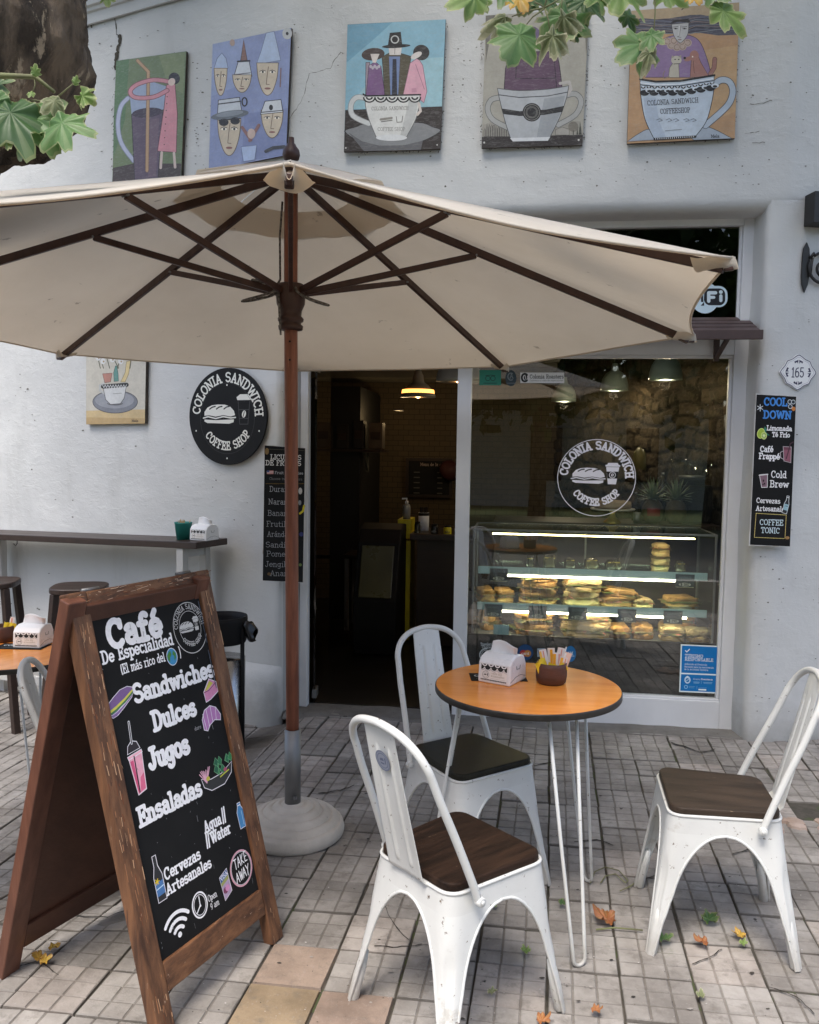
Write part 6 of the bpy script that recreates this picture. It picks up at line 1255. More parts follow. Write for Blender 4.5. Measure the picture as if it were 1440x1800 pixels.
a.ell(698, 534, 15, 17, (190, 120, 60)); a.poly([(462, 700), (470, 672), (486, 690), (480, 720), (512, 745), (488, 742)], (44, 116, 96)); a.ell(440, 728, 30, 42, (206, 216, 130), 15); a.ell(440, 728, 25, 37, (150, 178, 60), 15); a.ell(464, 746, 23, 30, (206, 216, 140)); a.ell(464, 746, 18, 24, (124, 160, 50))
for q in range(4): an = R_(q*45); a.line([(464-15*math.cos(an), 746-20*math.sin(an)), (464+15*math.cos(an), 746+20*math.sin(an))], 3, (224, 230, 190))
a.outl([(616, 832), (680, 836), (676, 960), (622, 946)], (104, 62, 76), 5, (176, 168, 172)); a.poly([(622, 856), (676, 860), (674, 952), (624, 940)], (134, 82, 98)); a.line([(616, 868), (594, 878), (596, 920), (620, 934)], 5, (176, 168, 172)); a.line([(640, 928), (660, 860), (672, 810), (696, 796)], 8, (70, 44, 56)); a.outl([(428, 1056), (492, 1050), (490, 1154), (446, 1156)], (122, 96, 108), 5, (216, 214, 216)); a.line([(426, 1060), (494, 1052)], 8, (206, 206, 208)); a.ell(460, 1102, 6, 9, (30, 22, 24)); a.ell(468, 1126, 6, 8, (30, 22, 24)); a.ell(456, 1132, 5, 7, (30, 22, 24))
a.outl([(646, 1222), (664, 1226), (660, 1262), (662, 1290), (642, 1366), (606, 1354), (626, 1280), (640, 1258)], (40, 44, 48), 4, (206, 210, 214)); a.poly([(628, 1284), (660, 1292), (648, 1340), (616, 1330)], (140, 176, 190)); a.line([(646, 1234), (662, 1238)], 6, (206, 210, 214)); a.line([(634, 1302), (650, 1306)], 5, (60, 80, 90)); a.ell(648, 1554, 18, 12, (150, 116, 74))
def dash(x0, y0, x1, y1, n):
    for k in range(n): t0, t1 = k/n, (k+.55)/n; a.line([(x0+(x1-x0)*t0, y0+(y1-y0)*t0), (x0+(x1-x0)*t1, y0+(y1-y0)*t1)], 4.5, (206, 188, 116))
dash(402, 1360, 640, 1374, 20); dash(402, 1360, 388, 1548, 16); dash(388, 1550, 630, 1560, 20); dash(640, 1376, 630, 1558, 15)
a.build('lettering', loc(zm(4.5, 1240, 600, BP2, FN, .0228)), t, 'chalk')
# house number plaque
pc = onpl(1400.6, 655, RP0, RN); PT = thing('number_plaque', 'scalloped white ceramic house number plaque with dark border', 'plaque', pc)
ax = Vector((0, 0, 1)).cross(RN).normalized(); q = []
for k in range(72):
    an = R_(k*5); r = 1+.055*math.cos(4*an*1)-.05*abs(math.sin(4*an))**.7+.03*math.cos(8*an); q.append((math.cos(an)*.101*r, math.sin(an)*.091*r))
m = MB(); m.prism(q, 0, .009, M=basis(RN*.005, ax, (0, 0, 1), RN)); m.build('tile', 'napkin_plastic', PT, bevel=.0015)
a = Art(1.2, 4e-5); ND = (44, 40, 72); a.line([(x*.95, y*.95) for x, y in q], .0042, ND, True); a.line([(x*.84, y*.84) for x, y in q][::1], .0012, (120, 110, 140), True)
for k in range(4):
    an = R_(90*k); R2 = lambda x, y: (x*math.cos(an)-y*math.sin(an), x*math.sin(an)+y*math.cos(an)); b = .052 if k % 2 else .060
    for sx in (-1, 1): a.poly([R2(b+.016, sx*.002), R2(b+.006, sx*.026), R2(b-.004, sx*.022), R2(b+.004, sx*.010), R2(b-.006, sx*.004)], ND)
a.text('165', -.040, -.026, .052, ND, 1.1, width=.076)
a.build('numerals', lambda x, y, h: ax*x+Vector((0, 0, y))+RN*(.0145+h), PT, 'vinyl')
# wrought iron bracket and black metal box at the right edge
ic = onpl(1414, 471, RP0, RN); IB = thing('iron_bracket', 'black wrought iron scroll bracket with a pointed wall plate', 'bracket', ic)
m = MB(); m.prism([(0, .135), (-.018, .10), (-.022, .05), (-.022, -.05), (-.018, -.09), (0, -.135), (.018, -.09), (.022, -.05), (.022, .05), (.018, .10)], .004, .014, M=basis((0, 0, 0), ax, (0, 0, 1), RN)); m.build('wall_plate', 'black_iron', IB, bevel=.002)
m = MB(); L = lambda x, y, d=.02: ax*x+Vector((0, 0, y))+RN*d
m.tube([L(.020, .05), L(.04, .075)]+[L(.10+.085*math.cos(R_(t)), .0+.082*math.sin(R_(t))) for t in range(130, -225, -15)]+[L(.02, -.05)], .0085, 8)
m.tube([L(.10+(.020+.0001*t)*math.cos(R_(t)), .0+(.020+.0001*t)*math.sin(R_(t))) for t in range(-60, 300, 20)], .008, 8); m.tube([L(.18, 0), L(.42, 0, .05)], .009, 8); m.build('scroll', 'black_iron', IB)
bx = onpl(1427, 373, RP0, RN); XB = thing('metal_box', 'small black metal lamp box on the white wall above the iron bracket', 'lamp box', bx)
m = MB(); mm = basis((0, 0, 0), ax, (0, 0, 1), RN); m.box((.03, 0, .05), (.155, .165, .09), M=mm); m.build('body', 'black_iron', XB, bevel=.004); m = MB(); m.box((.075, .01, .097), (.05, .12, .006), M=mm); m.build('lens', 'olive_panel', XB); m = MB(); m.tube([mm @ Vector((.06, .085, .03)), mm @ Vector((.065, .125, .03)), mm @ Vector((.085, .135, .03)), mm @ Vector((.11, .13, .03))], .006, 8); m.build('cable', 'black_iron', XB)

# ---------------------------------------------------------------- bar, stools and bin along the left wall
def wl(s, d, z): return Vector((*lp(s), z))+LWN*d         # along the left wall, distance out of it, height
ZS = lambda s: 1.067-.028*s
BR = thing('wall_bar', 'long dark brown bar plank on white frames along the left wall', 'bar table', wl(2, .16, 0))
def brp(m, name, mat, **k): o = m.build(name, mat, BR, **k); o.matrix_parent_inverse = Matrix.Translation(-BR.location); return o
m = MB(); vs = [wl(s, d, ZS(s)-dz) for dz in (.04, 0) for s, d in ((.425, .035), (4.3, .035), (4.3, .325), (.425, .325))]; m.add(vs, [(3, 2, 1, 0), (4, 5, 6, 7), (0, 1, 5, 4), (1, 2, 6, 5), (2, 3, 7, 6), (3, 0, 4, 7)]); brp(m, 'plank', 'dark_brown_wood', bevel=.004)
for s in (.56, 2.40):
    zg = gz(*lp(s))-.01; tz = ZS(s)-.041; m = MB()
    for d in (.085, .29): m.bar(wl(s, d, zg), wl(s, d, tz), .05, .05, LWN)
    m.bar(wl(s, .115, tz-.03), wl(s, .262, tz-.03), .045, .055); m.bar(wl(s, .115, zg+.16), wl(s, .262, zg+.16), .045, .05); brp(m, 'leg_frame', 'cream_wood', bevel=.003)
m = MB(); zg = gz(*lp(1.5)); m.bar(wl(.59, .18, zg+.15), wl(2.37, .18, zg+.11), .035, .06); m.bar(wl(2.43, .18, zg+.11), wl(4.2, .18, zg+.02), .035, .06); brp(m, 'stretcher', 'cream_wood', bevel=.003)
m = MB(); m.tube([wl(4.2, .05, .945), wl(.80, .05, .985)], .011, 10); m.build('r', 'cream_wood', BR).matrix_parent_inverse = Matrix.Translation(-BR.location)
BR.children[-1].name = 'rail'
m = MB(); k0 = wl(.78, .05, .985); m.lathe([(0, -.03), (.02, -.024), (.03, 0), (.02, .024), (0, .03)], 16, M=Matrix.Translation(k0)); brp(m, 'rail_knob', 'sign_wood_side')
m = MB(); hk = wl(2.28, .05, .93); m.tube([hk, hk+Vector((0, 0, -.02)), hk+LWN*.012+Vector((0, 0, -.035)), hk+LWN*.03+Vector((0, 0, -.02))], .003, 6); brp(m, 'hook', 'black_iron')
def stool(p, rz, label, H=.72):
    t = thing('bar_stool', label, 'stool', p, rz, 'dark wooden stools at the wall bar'); m = MB(); m.prism([(x, y) for x, y in [(.165*math.copysign(abs(math.cos(R_(a)))**.6, math.cos(R_(a))), .165*math.copysign(abs(math.sin(R_(a)))**.6, math.sin(R_(a)))) for a in range(0, 360, 10)]], H-.035, H); m.build('seat', 'dark_brown_wood', t, bevel=.008, seg=3)
    for sx in (1, -1):
        for sy in (1, -1): m = MB(); m.bar((sx*.12, sy*.12, H-.036), (sx*.185, sy*.185, 0), .04, .04); m.build('leg', 'dark_brown_wood', t, bevel=.003)
    m = MB()
    for sx in (1, -1): m.bar((sx*.155, -.13, .28), (sx*.155, .13, .28), .03, .035); m.bar((-.13, sx*.145, .38), (.13, sx*.145, .38), .03, .035)
    m.build('rung', 'dark_brown_wood', t, bevel=.003); return t
for px, y, Y, lab in ((140, 1029, .66, 'dark wooden bar stool behind the top of the chalkboard sign'), (-18, 1020, .66, 'dark wooden bar stool cut by the left edge under the bar')):
    g = ond(px, y, 5.1); stool(Vector((g.x, g.y, gz(g.x, g.y))), R_(18), lab, g.z-gz(g.x, g.y))
pp = ond(323, 938, 4.98); s_ = (pp-LW0).dot(LWD); d_ = (pp-LW0).dot(LWN)
def onbar(px, d):       # point on the bar top seen at column px
    for k in range(400):
        s = .42+k*.005; q = wl(s, d, ZS(s)); v = q-CAM; x = 720+FPX*v.dot(RT)/v.dot(FW)
        if x < px: return q
pt_ = thing('pot', 'small teal pot of wooden sticks on the wall bar', 'pot', onbar(323, .20)); m = MB(); m.lathe([(0, 0), (.040, 0), (.052, .098), (.054, .10), (.054, .106), (.050, .106), (.040, .02), (0, .02)], 28); m.build('wall', 'teal_pot', pt_)
rr = random.Random(2)
for k in range(11): m = MB(); x, y = rr.uniform(-.03, .03), rr.uniform(-.03, .03); m.bar((x*.6, y*.6, .03), (x*1.1, y*1.1, .112+rr.uniform(0, .012)), .006, .002); m.build('stick', 'stick_wood', pt_)
o = onbar(360, .18); dispenser(o, R_(-16), 'white napkin dispenser beside the teal pot on the wall bar', .98)
bn = ond(392, 1150, 4.66); bg_ = Vector((bn.x, bn.y, gz(bn.x, bn.y)))
BN = thing('waste_bin', 'steel waste bin with a black rim and bag behind the chalkboard sign', 'bin', bg_); m = MB(); m.lathe([(0, 0), (.115, 0), (.12, .01), (.125, .52), (.0, .52)], 36); m.build('body', 'bin_steel', BN); zt = ond(400, 1081, 4.66).z-bg_.z
m = MB(); m.lathe([(.126, zt-.15), (.132, zt-.14), (.138, zt-.02), (.136, zt), (.128, zt), (.12, zt-.03), (.12, zt-.14)], 36); m.build('rim', 'black_plastic', BN)
m = MB()
def bagf(u, v): an = u*6.283; r = (.034*math.sin(v*2.6)+.008)*(1+.25*math.sin(an*3+v*4)); return (.125+v*.075+.01*math.sin(an*2), -.03+r*math.cos(an), zt-.05-v*.05+r*1.3*math.sin(an))
m.grid(14, 9, bagf); m.build('bag', 'black_bag', BN)
m = MB(); m.tube([(.127, -.04, 0), (.127, -.04, zt-.02)], .012, 10); m.build('pedal_rod', 'black_plastic', BN)
# ---------------------------------------------------------------- tree trunk, hanging branches, fallen leaves
TD = 2.45
tp_ = lambda px, py, d=TD: ond(px, py, d)
TR = thing('old_tree', 'gnarled old tree trunk with a burl at the top left', 'tree', (-2.35, 2.2, gz(-2.35, 2.2)))
TOFF = Matrix.Translation(-TR.location)
b0 = Vector((-2.42, 2.15, -.05)); top = tp_(-40, -330)
path = [b0, b0+Vector((-.02, 0, .6)), tp_(-275, 660), tp_(-232, 380), tp_(-180, 258), tp_(-118, 165), tp_(-48, 90), tp_(-34, 8), tp_(-34, -120), top]
rad = [.36, .30, .26, .255, .245, .26, .30, .285, .27, .26]
P = []; RR = []
for i in range(len(path)-1):
    nk = 26 if i > 1 else 8
    for k in range(nk):
        t = k/nk; t2 = t*t*(3-2*t); P.append(path[i].lerp(path[i+1], t)); RR.append(rad[i]*(1-t2)+rad[i+1]*t2)
P.append(path[-1]); RR.append(rad[-1])
m = MB(); m.tube(P, RR, 96)
vs = []
for x, y, z in m.v:
    p = Vector((x, y, z)); i = min(range(len(P)), key=lambda k: (P[k]-p).length); n = (p-P[i]).normalized()
    e = noise.noise(p*3.1)*.06+noise.noise(Vector((x*9, y*9, z*4)))*.034-abs(noise.noise(Vector((x*13+noise.noise(p*5), y*13, z*4.5))))*.075-abs(noise.noise(Vector((x*29, y*29, z*11))))*.022+noise.noise(p*45)*.006+.03
    bl = (p-tp_(70, 110, TD-.05)).length; e += .05*math.exp(-(bl/.20)**2)
    vs.append(tuple(p+n*e))
m.v = vs; m.build('trunk', 'bark', TR).matrix_parent_inverse = TOFF
def leafmesh(mb, base, d, n, size, lobes=5, dry=.25, curl=.25, seed=0, narrow=1.0, fold=.25, wave=.05):
    """one leaf: base = stem end, d = towards the tip, n = upper side"""
    q = random.Random(seed); d = d.normalized(); n = (n-d*n.dot(d)).normalized(); s = d.cross(n)
    NA = 66; prof = []
    for k in range(NA):
        an = (k/NA*2-1)*math.pi        # 0 = tip
        aa = abs(an)/math.pi; r = 0
        for ang, ln, wd in ((0, 1.0, .42), (.95, .90, .40), (1.85, .72, .42), (2.6, .45, .5)) if lobes == 5 else ((0, 1.0, .62), (.85, .80, .55), (1.7, .66, .6), (2.5, .5, .6)):
            for sg in (-1, 1): r = max(r, ln*math.exp(-((an-sg*ang)/wd)**2*.8)*(1 if sg*an >= -1 else 1))
        r = max(r, .60*(1-.25*aa)); r *= 1+.045*math.sin(k*math.pi*.77)+q.uniform(-.025, .025); prof.append((an, r))
    c0 = base+d*size*.32; rings = (.0, .3, .55, .8, .93, 1.0); o = len(mb.v); cols = []
    ph = q.uniform(0, 6)
    for ri, f in enumerate(rings):
        for an, r in prof:
            x = math.cos(an)*r*f*size*.68; y = math.sin(an)*r*f*size*.68*narrow
            z = -curl*size*((x/size)**2+(y/size)**2*1.2)-fold*abs(y)*.5+wave*size*f*f*math.sin(an*4+ph)+wave*.6*size*f*math.sin(an*9+ph*2)
            mb.v.append(tuple(c0+d*x+s*y+n*z)); ve = 1.0 if (min(abs(abs(an)-g_) for g_ in (0, .92, 1.78)) < .045 and f < .95) else 0
            cols.append((min(1, max(0, (f-(1-dry*.5))/(dry*.5+1e-6)))*.9 if f > 1-dry*.5 else 0, ve*.7, 0, 1))
    for ri in range(len(rings)-1):
        for k in range(NA):
            l = (k+1) % NA; f = [o+ri*NA+k, o+ri*NA+l, o+(ri+1)*NA+l, o+(ri+1)*NA+k]; mb.f.append(f); mb.sm.append(True); mb.mi.append(0)
            a_ = [cols[ri*NA+k], cols[ri*NA+l], cols[(ri+1)*NA+l], cols[(ri+1)*NA+k]]; mb.col.append(tuple(sum(c_[j] for c_ in a_)/4 for j in range(3))+(1,))
def branch(label, dep, stems, leaves, start):
    t = thing('leafy_branch', label, 'branch', ond(*start, dep), 0, 'leafy branches of the tree'); off = Matrix.Translation(-t.location); m = MB()
    for pts, w in stems:
        Q = [ond(x, y, dep) for x, y in pts]; m.tube(Q, [w*(1-.5*i/(len(Q)-1)) for i in range(len(Q))], 7)
    m.build('stem', 'twig', t).matrix_parent_inverse = off
    by = {}
    for k, (px, py, ang, size, mat, dz, kw) in enumerate(leaves):
        d = RT*math.cos(R_(ang))+UP*math.sin(R_(ang)); tl = kw.pop('tilt', 25); rl = kw.pop('roll', 0)
        q = random.Random(k+int(px)); n0 = -FW; d2 = d*math.cos(R_(tl))+FW*math.sin(R_(tl))*kw.pop('sgn', -1); sd = d.cross(n0); n1 = (n0+sd*math.tan(R_(rl)))
        mb = MB(); mb.col = []; leafmesh(mb, ond(px, py, dep+dz), d2, n1, size*dep/FPX, seed=int(px*7+py), **kw); mb.build('leaf', mat, t, fix=False).matrix_parent_inverse = off
branch('branch of pale curled leaves hanging in front of the grey cup painting', 2.4,
  [([(975, -60), (968, -20), (956, 14)], .0042), ([(956, 14), (925, 20), (900, 29)], .003), ([(956, 16), (936, 30), (925, 44)], .0028), ([(958, 16), (964, 34), (966, 52)], .0028), ([(956, 14), (975, 4), (990, -6)], .003), ([(940, 4), (950, 8), (956, 14)], .003), ([(988, -20), (988, 4), (987, 16)], .0026)],
  [(925, 40, -116, 92, 'leaf_green', -.03, dict(lobes=3, dry=.12, narrow=1.15, tilt=15, curl=.2)), (987, 8, -85, 92, 'leaf_green', .03, dict(dry=.3, lobes=3, narrow=1.2, tilt=25, wave=.09)), (966, 50, -78, 62, 'leaf_pale', -.05, dict(dry=.5, wave=.16, curl=.9, lobes=3)), (900, 29, 200, 44, 'leaf_pale', -.02, dict(dry=.8, curl=2.6, wave=.2, lobes=3)), (985, 20, -70, 50, 'leaf_pale', -.02, dict(dry=.7, curl=1.5, wave=.2, roll=20, lobes=3)),
   (960, -25, -120, 92, 'leaf_dark', .10, dict(tilt=35)), (925, -20, -100, 78, 'leaf_green', .08, dict(tilt=30, dry=.3)), (1010, -25, -80, 92, 'leaf_dark', .10, dict(tilt=20)), (1000, 45, -75, 44, 'leaf_dark', .06, dict(lobes=3)), (1030, -22, -95, 84, 'leaf_dark', .08, dict(tilt=10)), (905, -18, -70, 55, 'leaf_yellow', .02, dict(dry=.1, lobes=3))], (975, -60))
branch('tip of a light green branch at the top beside the grey cup painting', 2.2, [([(900, -70), (870, -30), (850, -8)], .003)],
  [(858, -12, -152, 88, 'leaf_light', 0, dict(lobes=3, narrow=.8, tilt=20, dry=.2)), (850, -14, -110, 50, 'leaf_light', .03, dict(lobes=3, tilt=20)), (885, -22, -100, 50, 'leaf_green', .05, dict())], (900, -70))
branch('branch with a long hanging green leaf over the painting with the cat and dog', 2.4,
  [([(1140, -70), (1150, -20), (1152, 20), (1149, 66)], .003), ([(1150, -20), (1120, -10), (1100, -4)], .003), ([(1150, -14), (1180, -8)], .003)],
  [(1095, -30, -106, 92, 'leaf_light', .02, dict(tilt=30, dry=.2, narrow=1.2)), (1060, -18, -130, 62, 'leaf_light', .0, dict(tilt=30, dry=.2)), (1148, -22, -35, 74, 'leaf_light', .0, dict(lobes=3, narrow=.7, tilt=20, dry=.15)), (1098, 16, -78, 62, 'leaf_dark', .08, dict(lobes=3, narrow=.6)), (1149, 64, -140, 88, 'leaf_green', -.02, dict(lobes=3, narrow=1.05, tilt=15, dry=.2)), (1146, 50, -100, 56, 'leaf_green', -.04, dict(lobes=3, narrow=.9, dry=.3, roll=25)), (1142, 85, -100, 40, 'leaf_pale', -.06, dict(lobes=3, dry=.7, curl=1.2, wave=.18))], (1140, -70))
branch('single light green leaf hanging at the top right corner of the last painting', 2.3, [([(1225, -60), (1240, -20), (1252, 4)], .003)],
  [(1242, -30, -60, 66, 'leaf_green', .02, dict(lobes=3, tilt=30, dry=.15)), (1252, 2, -52, 88, 'leaf_light', 0, dict(lobes=3, narrow=.62, tilt=15, dry=.25)), (1212, -16, -60, 36, 'leaf_yellow', 0, dict(lobes=3))], (1225, -60))
branch('leafy twig in front of the old trunk at the left edge', 1.95,
  [([(-60, 126), (0, 133), (62, 135), (96, 162)], .0085), ([(-40, 190), (40, 180), (60, 176), (86, 180)], .0026), ([(100, 172), (118, 156), (130, 146)], .0022), ([(60, 132), (62, 150), (56, 166)], .002), ([(40, 180), (60, 196), (66, 200)], .0026)],
  [(50, 172, -118, 150, 'leaf_dark', -.02, dict(tilt=30, dry=.1)), (48, 182, -58, 128, 'leaf_green', .0, dict(tilt=20, dry=.08)), (20, 176, 200, 96, 'leaf_green', -.03, dict(tilt=30, dry=.12)), (106, 196, -72, 92, 'leaf_green', -.04, dict(tilt=25, dry=.08, lobes=5, narrow=1.1)), (108, 172, -140, 42, 'leaf_pale', -.03, dict(lobes=3, curl=.8, dry=.4, narrow=1.2)), (135, 166, -24, 46, 'leaf_light', -.02, dict(lobes=3, dry=.4, wave=.12)), (10, 232, -70, 40, 'leaf_light', -.05, dict(lobes=3, dry=.35)), (-20, 150, -30, 62, 'leaf_dark', .04, dict(tilt=30, dry=.2)), (62, 136, 80, 22, 'leaf_light', -.02, dict(lobes=3)), (130, 150, 60, 18, 'leaf_light', 0, dict(lobes=3)), (58, 160, -110, 16, 'leaf_light', 0, dict(lobes=3)), (-2, 214, -30, 22, 'leaf_yellow', -.05, dict(lobes=3))], (-60, 126))
branch('small light leaf poking in below the cornice', 2.6, [([(180, -60), (188, -20), (192, -4)], .002)], [(190, -14, -85, 34, 'leaf_light', 0, dict(lobes=3, dry=.3))], (180, -60))
def ground_leaf(px, py, size, ang, mat, label, kw=None):
    p = onz(px, py, .012); t = thing('fallen_leaf', label, 'fallen leaf', p, R_(ang), 'leaves fallen on the pavement'); mb = MB(); mb.col = []
    leafmesh(mb, Vector((-size*.5, 0, .006)), Vector((1, 0, .12)), Vector((0, 0, 1)), size, seed=int(px), **(kw or dict(lobes=3, curl=-.5, wave=.1, dry=.3, fold=-.2))); mb.build('blade', mat, t, fix=False)
for a_ in ((1060, 1618, .085, 150, 'leaf_orange', 'large orange leaf on the pavement beside the hairpin table leg'), (1250, 1619, .065, 40, 'leaf_dark', 'crumpled dull green leaf under the right hand chair'), (1171, 1655, .05, 0, 'leaf_green', 'small dark green leaf beside the front leg of the right hand chair'), (1231, 1659, .05, 160, 'leaf_orange', 'small orange leaf between the legs of the right hand chair'), (1297, 1647, .05, 170, 'leaf_yellow', 'yellow leaf under the right hand chair'), (1307, 1661, .03, 60, 'leaf_light', 'tiny bright green leaf just below the yellow one'),
           (923, 1674, .035, 120, 'leaf_light', 'small lime green leaf behind the nearest chair leg'), (870, 1595, .03, 20, 'leaf_green', 'small green leaf in the shade under the table'), (1050, 1780, .035, 0, 'leaf_orange', 'tiny orange leaf at the bottom edge right of the nearest chair'), (957, 1797, .045, 30, 'leaf_orange', 'orange leaf cut by the bottom edge under the nearest chair'), (1232, 1752, .03, 70, 'leaf_pale', 'dry pale leaf crumb on a paving joint at the right'), (866, 1748, .03, 10, 'leaf_pale', 'dry pale leaf crumb near the foot of the nearest chair'), (988, 1590, .03, 80, 'leaf_dark', 'dark green leaf scrap by the thin table legs'),
           (97, 1669, .04, 20, 'leaf_yellow', 'upper of three yellow leaves left of the chalkboard sign'), (66, 1687, .045, 170, 'leaf_yellow', 'leftmost of three yellow leaves left of the chalkboard sign'), (82, 1692, .04, 60, 'leaf_yellow', 'lowest of three yellow leaves left of the chalkboard sign'), (560, 1487, .03, 0, 'leaf_dark', 'dark leaf scrap in front of the concrete parasol base')): ground_leaf(*a_)
tw = thing('fallen_twig', 'thin bare twig on the pavement beside the orange leaf', 'twig', onz(1088, 1634, .006)); m = MB(); p0, p1 = onz(1048, 1634, .008), onz(1130, 1635, .008); o_ = tw.location
m.tube([p0-o_, p0.lerp(p1, .4)-o_+Vector((0, .006, .004)), p1-o_], .0028, 6); m.build('stem', 'twig', tw)
tw2 = thing('dry_vine', 'curled dry vine stem on the pavement beside the table legs', 'twig', onz(1075, 1540, .01)); m = MB(); o_ = tw2.location
m.tube([onz(x, y, .012)-o_ for x, y in ((1038, 1552), (1046, 1532), (1064, 1524), (1088, 1530), (1104, 1548), (1100, 1552), (1082, 1536), (1064, 1540), (1056, 1552))], .0022, 6); m.tube([onz(x, y, .01)-o_ for x, y in ((1090, 1566), (1108, 1558), (1118, 1550))], .002, 6); m.build('stem', 'twig', tw2)

# the old tree's unseen crown, added above the frame to shade wall and pavement
m = MB(); m.col = []; q = random.Random(21)
cl = [Vector((q.uniform(-4.2, 3.6), q.uniform(.5, 3.9), q.uniform(5.6, 7.6))) for _ in range(46)]
for k in range(5200):
    p = cl[q.randrange(46)]+Vector((q.gauss(0, .42), q.gauss(0, .36), q.gauss(0, .3))); x = Vector((q.gauss(0, 1), q.gauss(0, 1), q.gauss(0, .6))).normalized(); y = x.orthogonal().normalized(); s = q.uniform(.07, .12)
    m.add([p-x*s, p+y*s*.8, p+x*s, p-y*s*.8], [(0, 1, 2, 3)]); m.col.append((0, 0, 0, 1))
m.build('crown', 'crown_leaf', TR, fix=False).matrix_parent_inverse = TOFF
for a_, b_, c_ in ((-1.6, 2.6, 6.0), (-2.9, 2.6, 6.0), (.2, 2.8, 6.2), (-1.0, 3.2, 6.4)):
    m = MB(); m.tube([top-Vector((0, 0, .1)), (top+Vector((a_, b_, c_)))/2+Vector((0, 0, .35)), (a_, b_, c_), (a_*1.5, b_*1.3, c_+.5)], [.2, .13, .07, .02], 8); m.build('limb', 'bark', TR).matrix_parent_inverse = TOFF

# ---------------------------------------------------------------- stickers on the shop window
GP = Vector((0, 4.9685, 0)); GN = Vector((0, -1, 0))
def sticker(name, label, cat, art, fn, ctr_px, mat='vinyl', group=None):
    ctr = onpl(*ctr_px, GP, GN); t = thing(name, label, cat, ctr, 0, group); art.build('print', lambda x, y, h: fn(x, y, h)-ctr, t, mat); return t
lc = onpl(1048.5, 840, GP, GN); a = Art(1.25, 4e-5); logo(a, 0, 0, .232, (220, 218, 230), None, .018, wt=2.3, cut=(14, 15, 15))
sticker('window_decal', 'large round white coffee shop decal on the shop window', 'window decal', a, lambda x, y, h: lc+Vector((x, 0, y))+GN*h, (1048.5, 840))
z5 = lambda x, y, h: onpl(x/2.25+680, y/2.25+630, GP+GN*h, GN)
a = Art(1.0, 4e-5); a.poly([(528, 56), (702, 56), (702, 98), (528, 97)], (226, 226, 226)); a.line(arc(546, 76, 12, 15, 45, 315, 14), 8, (24, 24, 26)); a.ell(549, 76, 7, 10, (24, 24, 26)); a.line([(547, 68), (551, 84)], 2.5, (226, 226, 226)); a.text('Colonia Roasters', 566, 79, 14.5, (24, 24, 26), 1.5, width=134, down=True); a.text('Cafeteria y cafe de especialidad', 566, 90, 6.5, (90, 90, 90), 1, width=132, down=True)
sticker('window_sticker', 'white oblong roasters sticker at the top of the shop window', 'sticker', a, z5, (953, 664), group='stickers on the shop glass')
a = Art(1.0, 4e-5); a.poly([(366, 46), (452, 46), (452, 106), (366, 106)], (36, 128, 108)); a.ring(400, 79, 9, 3, (20, 74, 62)); a.ring(420, 79, 9, 3, (20, 74, 62)); a.line([(392, 68), (410, 66), (428, 68)], 3, (20, 74, 62)); a.line([(384, 98), (434, 98)], 4, (26, 92, 78))
sticker('window_sticker', 'green square sticker with owl eyes at the top of the shop window', 'sticker', a, z5, (861, 664), group='stickers on the shop glass')
a = Art(1.0, 4e-5); a.ell(491, 78, 22, 32, (46, 62, 70)); a.line(arc(491, 72, 12, 14, 60, 300, 12), 4, (120, 132, 138)); a.text('A', 486, 78, 18, (120, 132, 138), 1.4, down=True); a.line([(474, 98), (508, 98)], 4, (90, 100, 106))
sticker('window_sticker', 'dark round sticker between the green and the white ones on the shop window', 'sticker', a, z5, (898, 665), group='stickers on the shop glass')
zt_ = lambda x, y, h: onpl(x/(1440/280)+1160, y/(1440/280)+1100, GP+GN*h, GN)
a = Art(1.12, 4e-5); a.poly([(190, 166), (530, 182), (514, 613), (174, 598)], (224, 234, 242)); a.poly([(200, 178), (519, 193), (510, 437), (194, 424)], (0, 112, 182)); a.poly([(193, 437), (509, 450), (504, 601), (185, 587)], (0, 112, 182))
a.line([(232, 224), (244, 237), (268, 212)], 8, (240, 244, 248)); B_ = lambda s, x, y, h, w, wt=1.9, cl=(236, 242, 248): a.text(s, x, y, h, cl, wt, width=w, rot=-2.4, down=True)
B_('TURISMO', 226, 282, 26, 166, 1.35); B_('RESPONSABLE', 226, 314, 26, 258, 1.35); B_('Adherido al Protocolo', 224, 352, 15, 204, 1.1); B_('Nacional para la reactivación', 223, 376, 15, 266, 1.1); B_('de la Actividad Turística', 222, 399, 15, 216, 1.1); B_('Uruguay', 302, 487, 13, 66, .9); B_('Presidencia', 374, 489, 13, 104, 1.9)
a.ell(250, 489, 28, 34, (190, 214, 234)); a.ell(250, 492, 17, 19, (40, 120, 180)); a.line([(238, 500), (262, 482)], 4, (224, 236, 244)); a.ell(250, 460, 8, 7, (224, 236, 244)); a.ring(236, 553, 14, 6, (150, 196, 226))
for x0, x1, y, h in ((306, 358, 508, 8), (306, 356, 518, 6), (394, 474, 512, 6), (398, 470, 522, 5), (262, 316, 548, 4), (262, 310, 560, 4), (350, 424, 560, 4)): a.line([(x0, y), (x1, y+2)], h*.55, (150, 196, 226))
a.poly([(348, 570), (420, 573), (420, 586), (348, 583)], (224, 234, 242)); a.line([(376, 500), (375, 524)], 2, (150, 196, 226)); a.line([(336, 545), (335, 572)], 2, (150, 196, 226))
sticker('window_sticker', 'blue square tourism sticker in the lower right corner of the shop window', 'sticker', a, zt_, (1229, 1176), group='stickers on the shop glass')
zl = lambda x, y, h: onpl(x/(1440/460)+820, y/(1440/460)+920, GP+GN*h, GN)
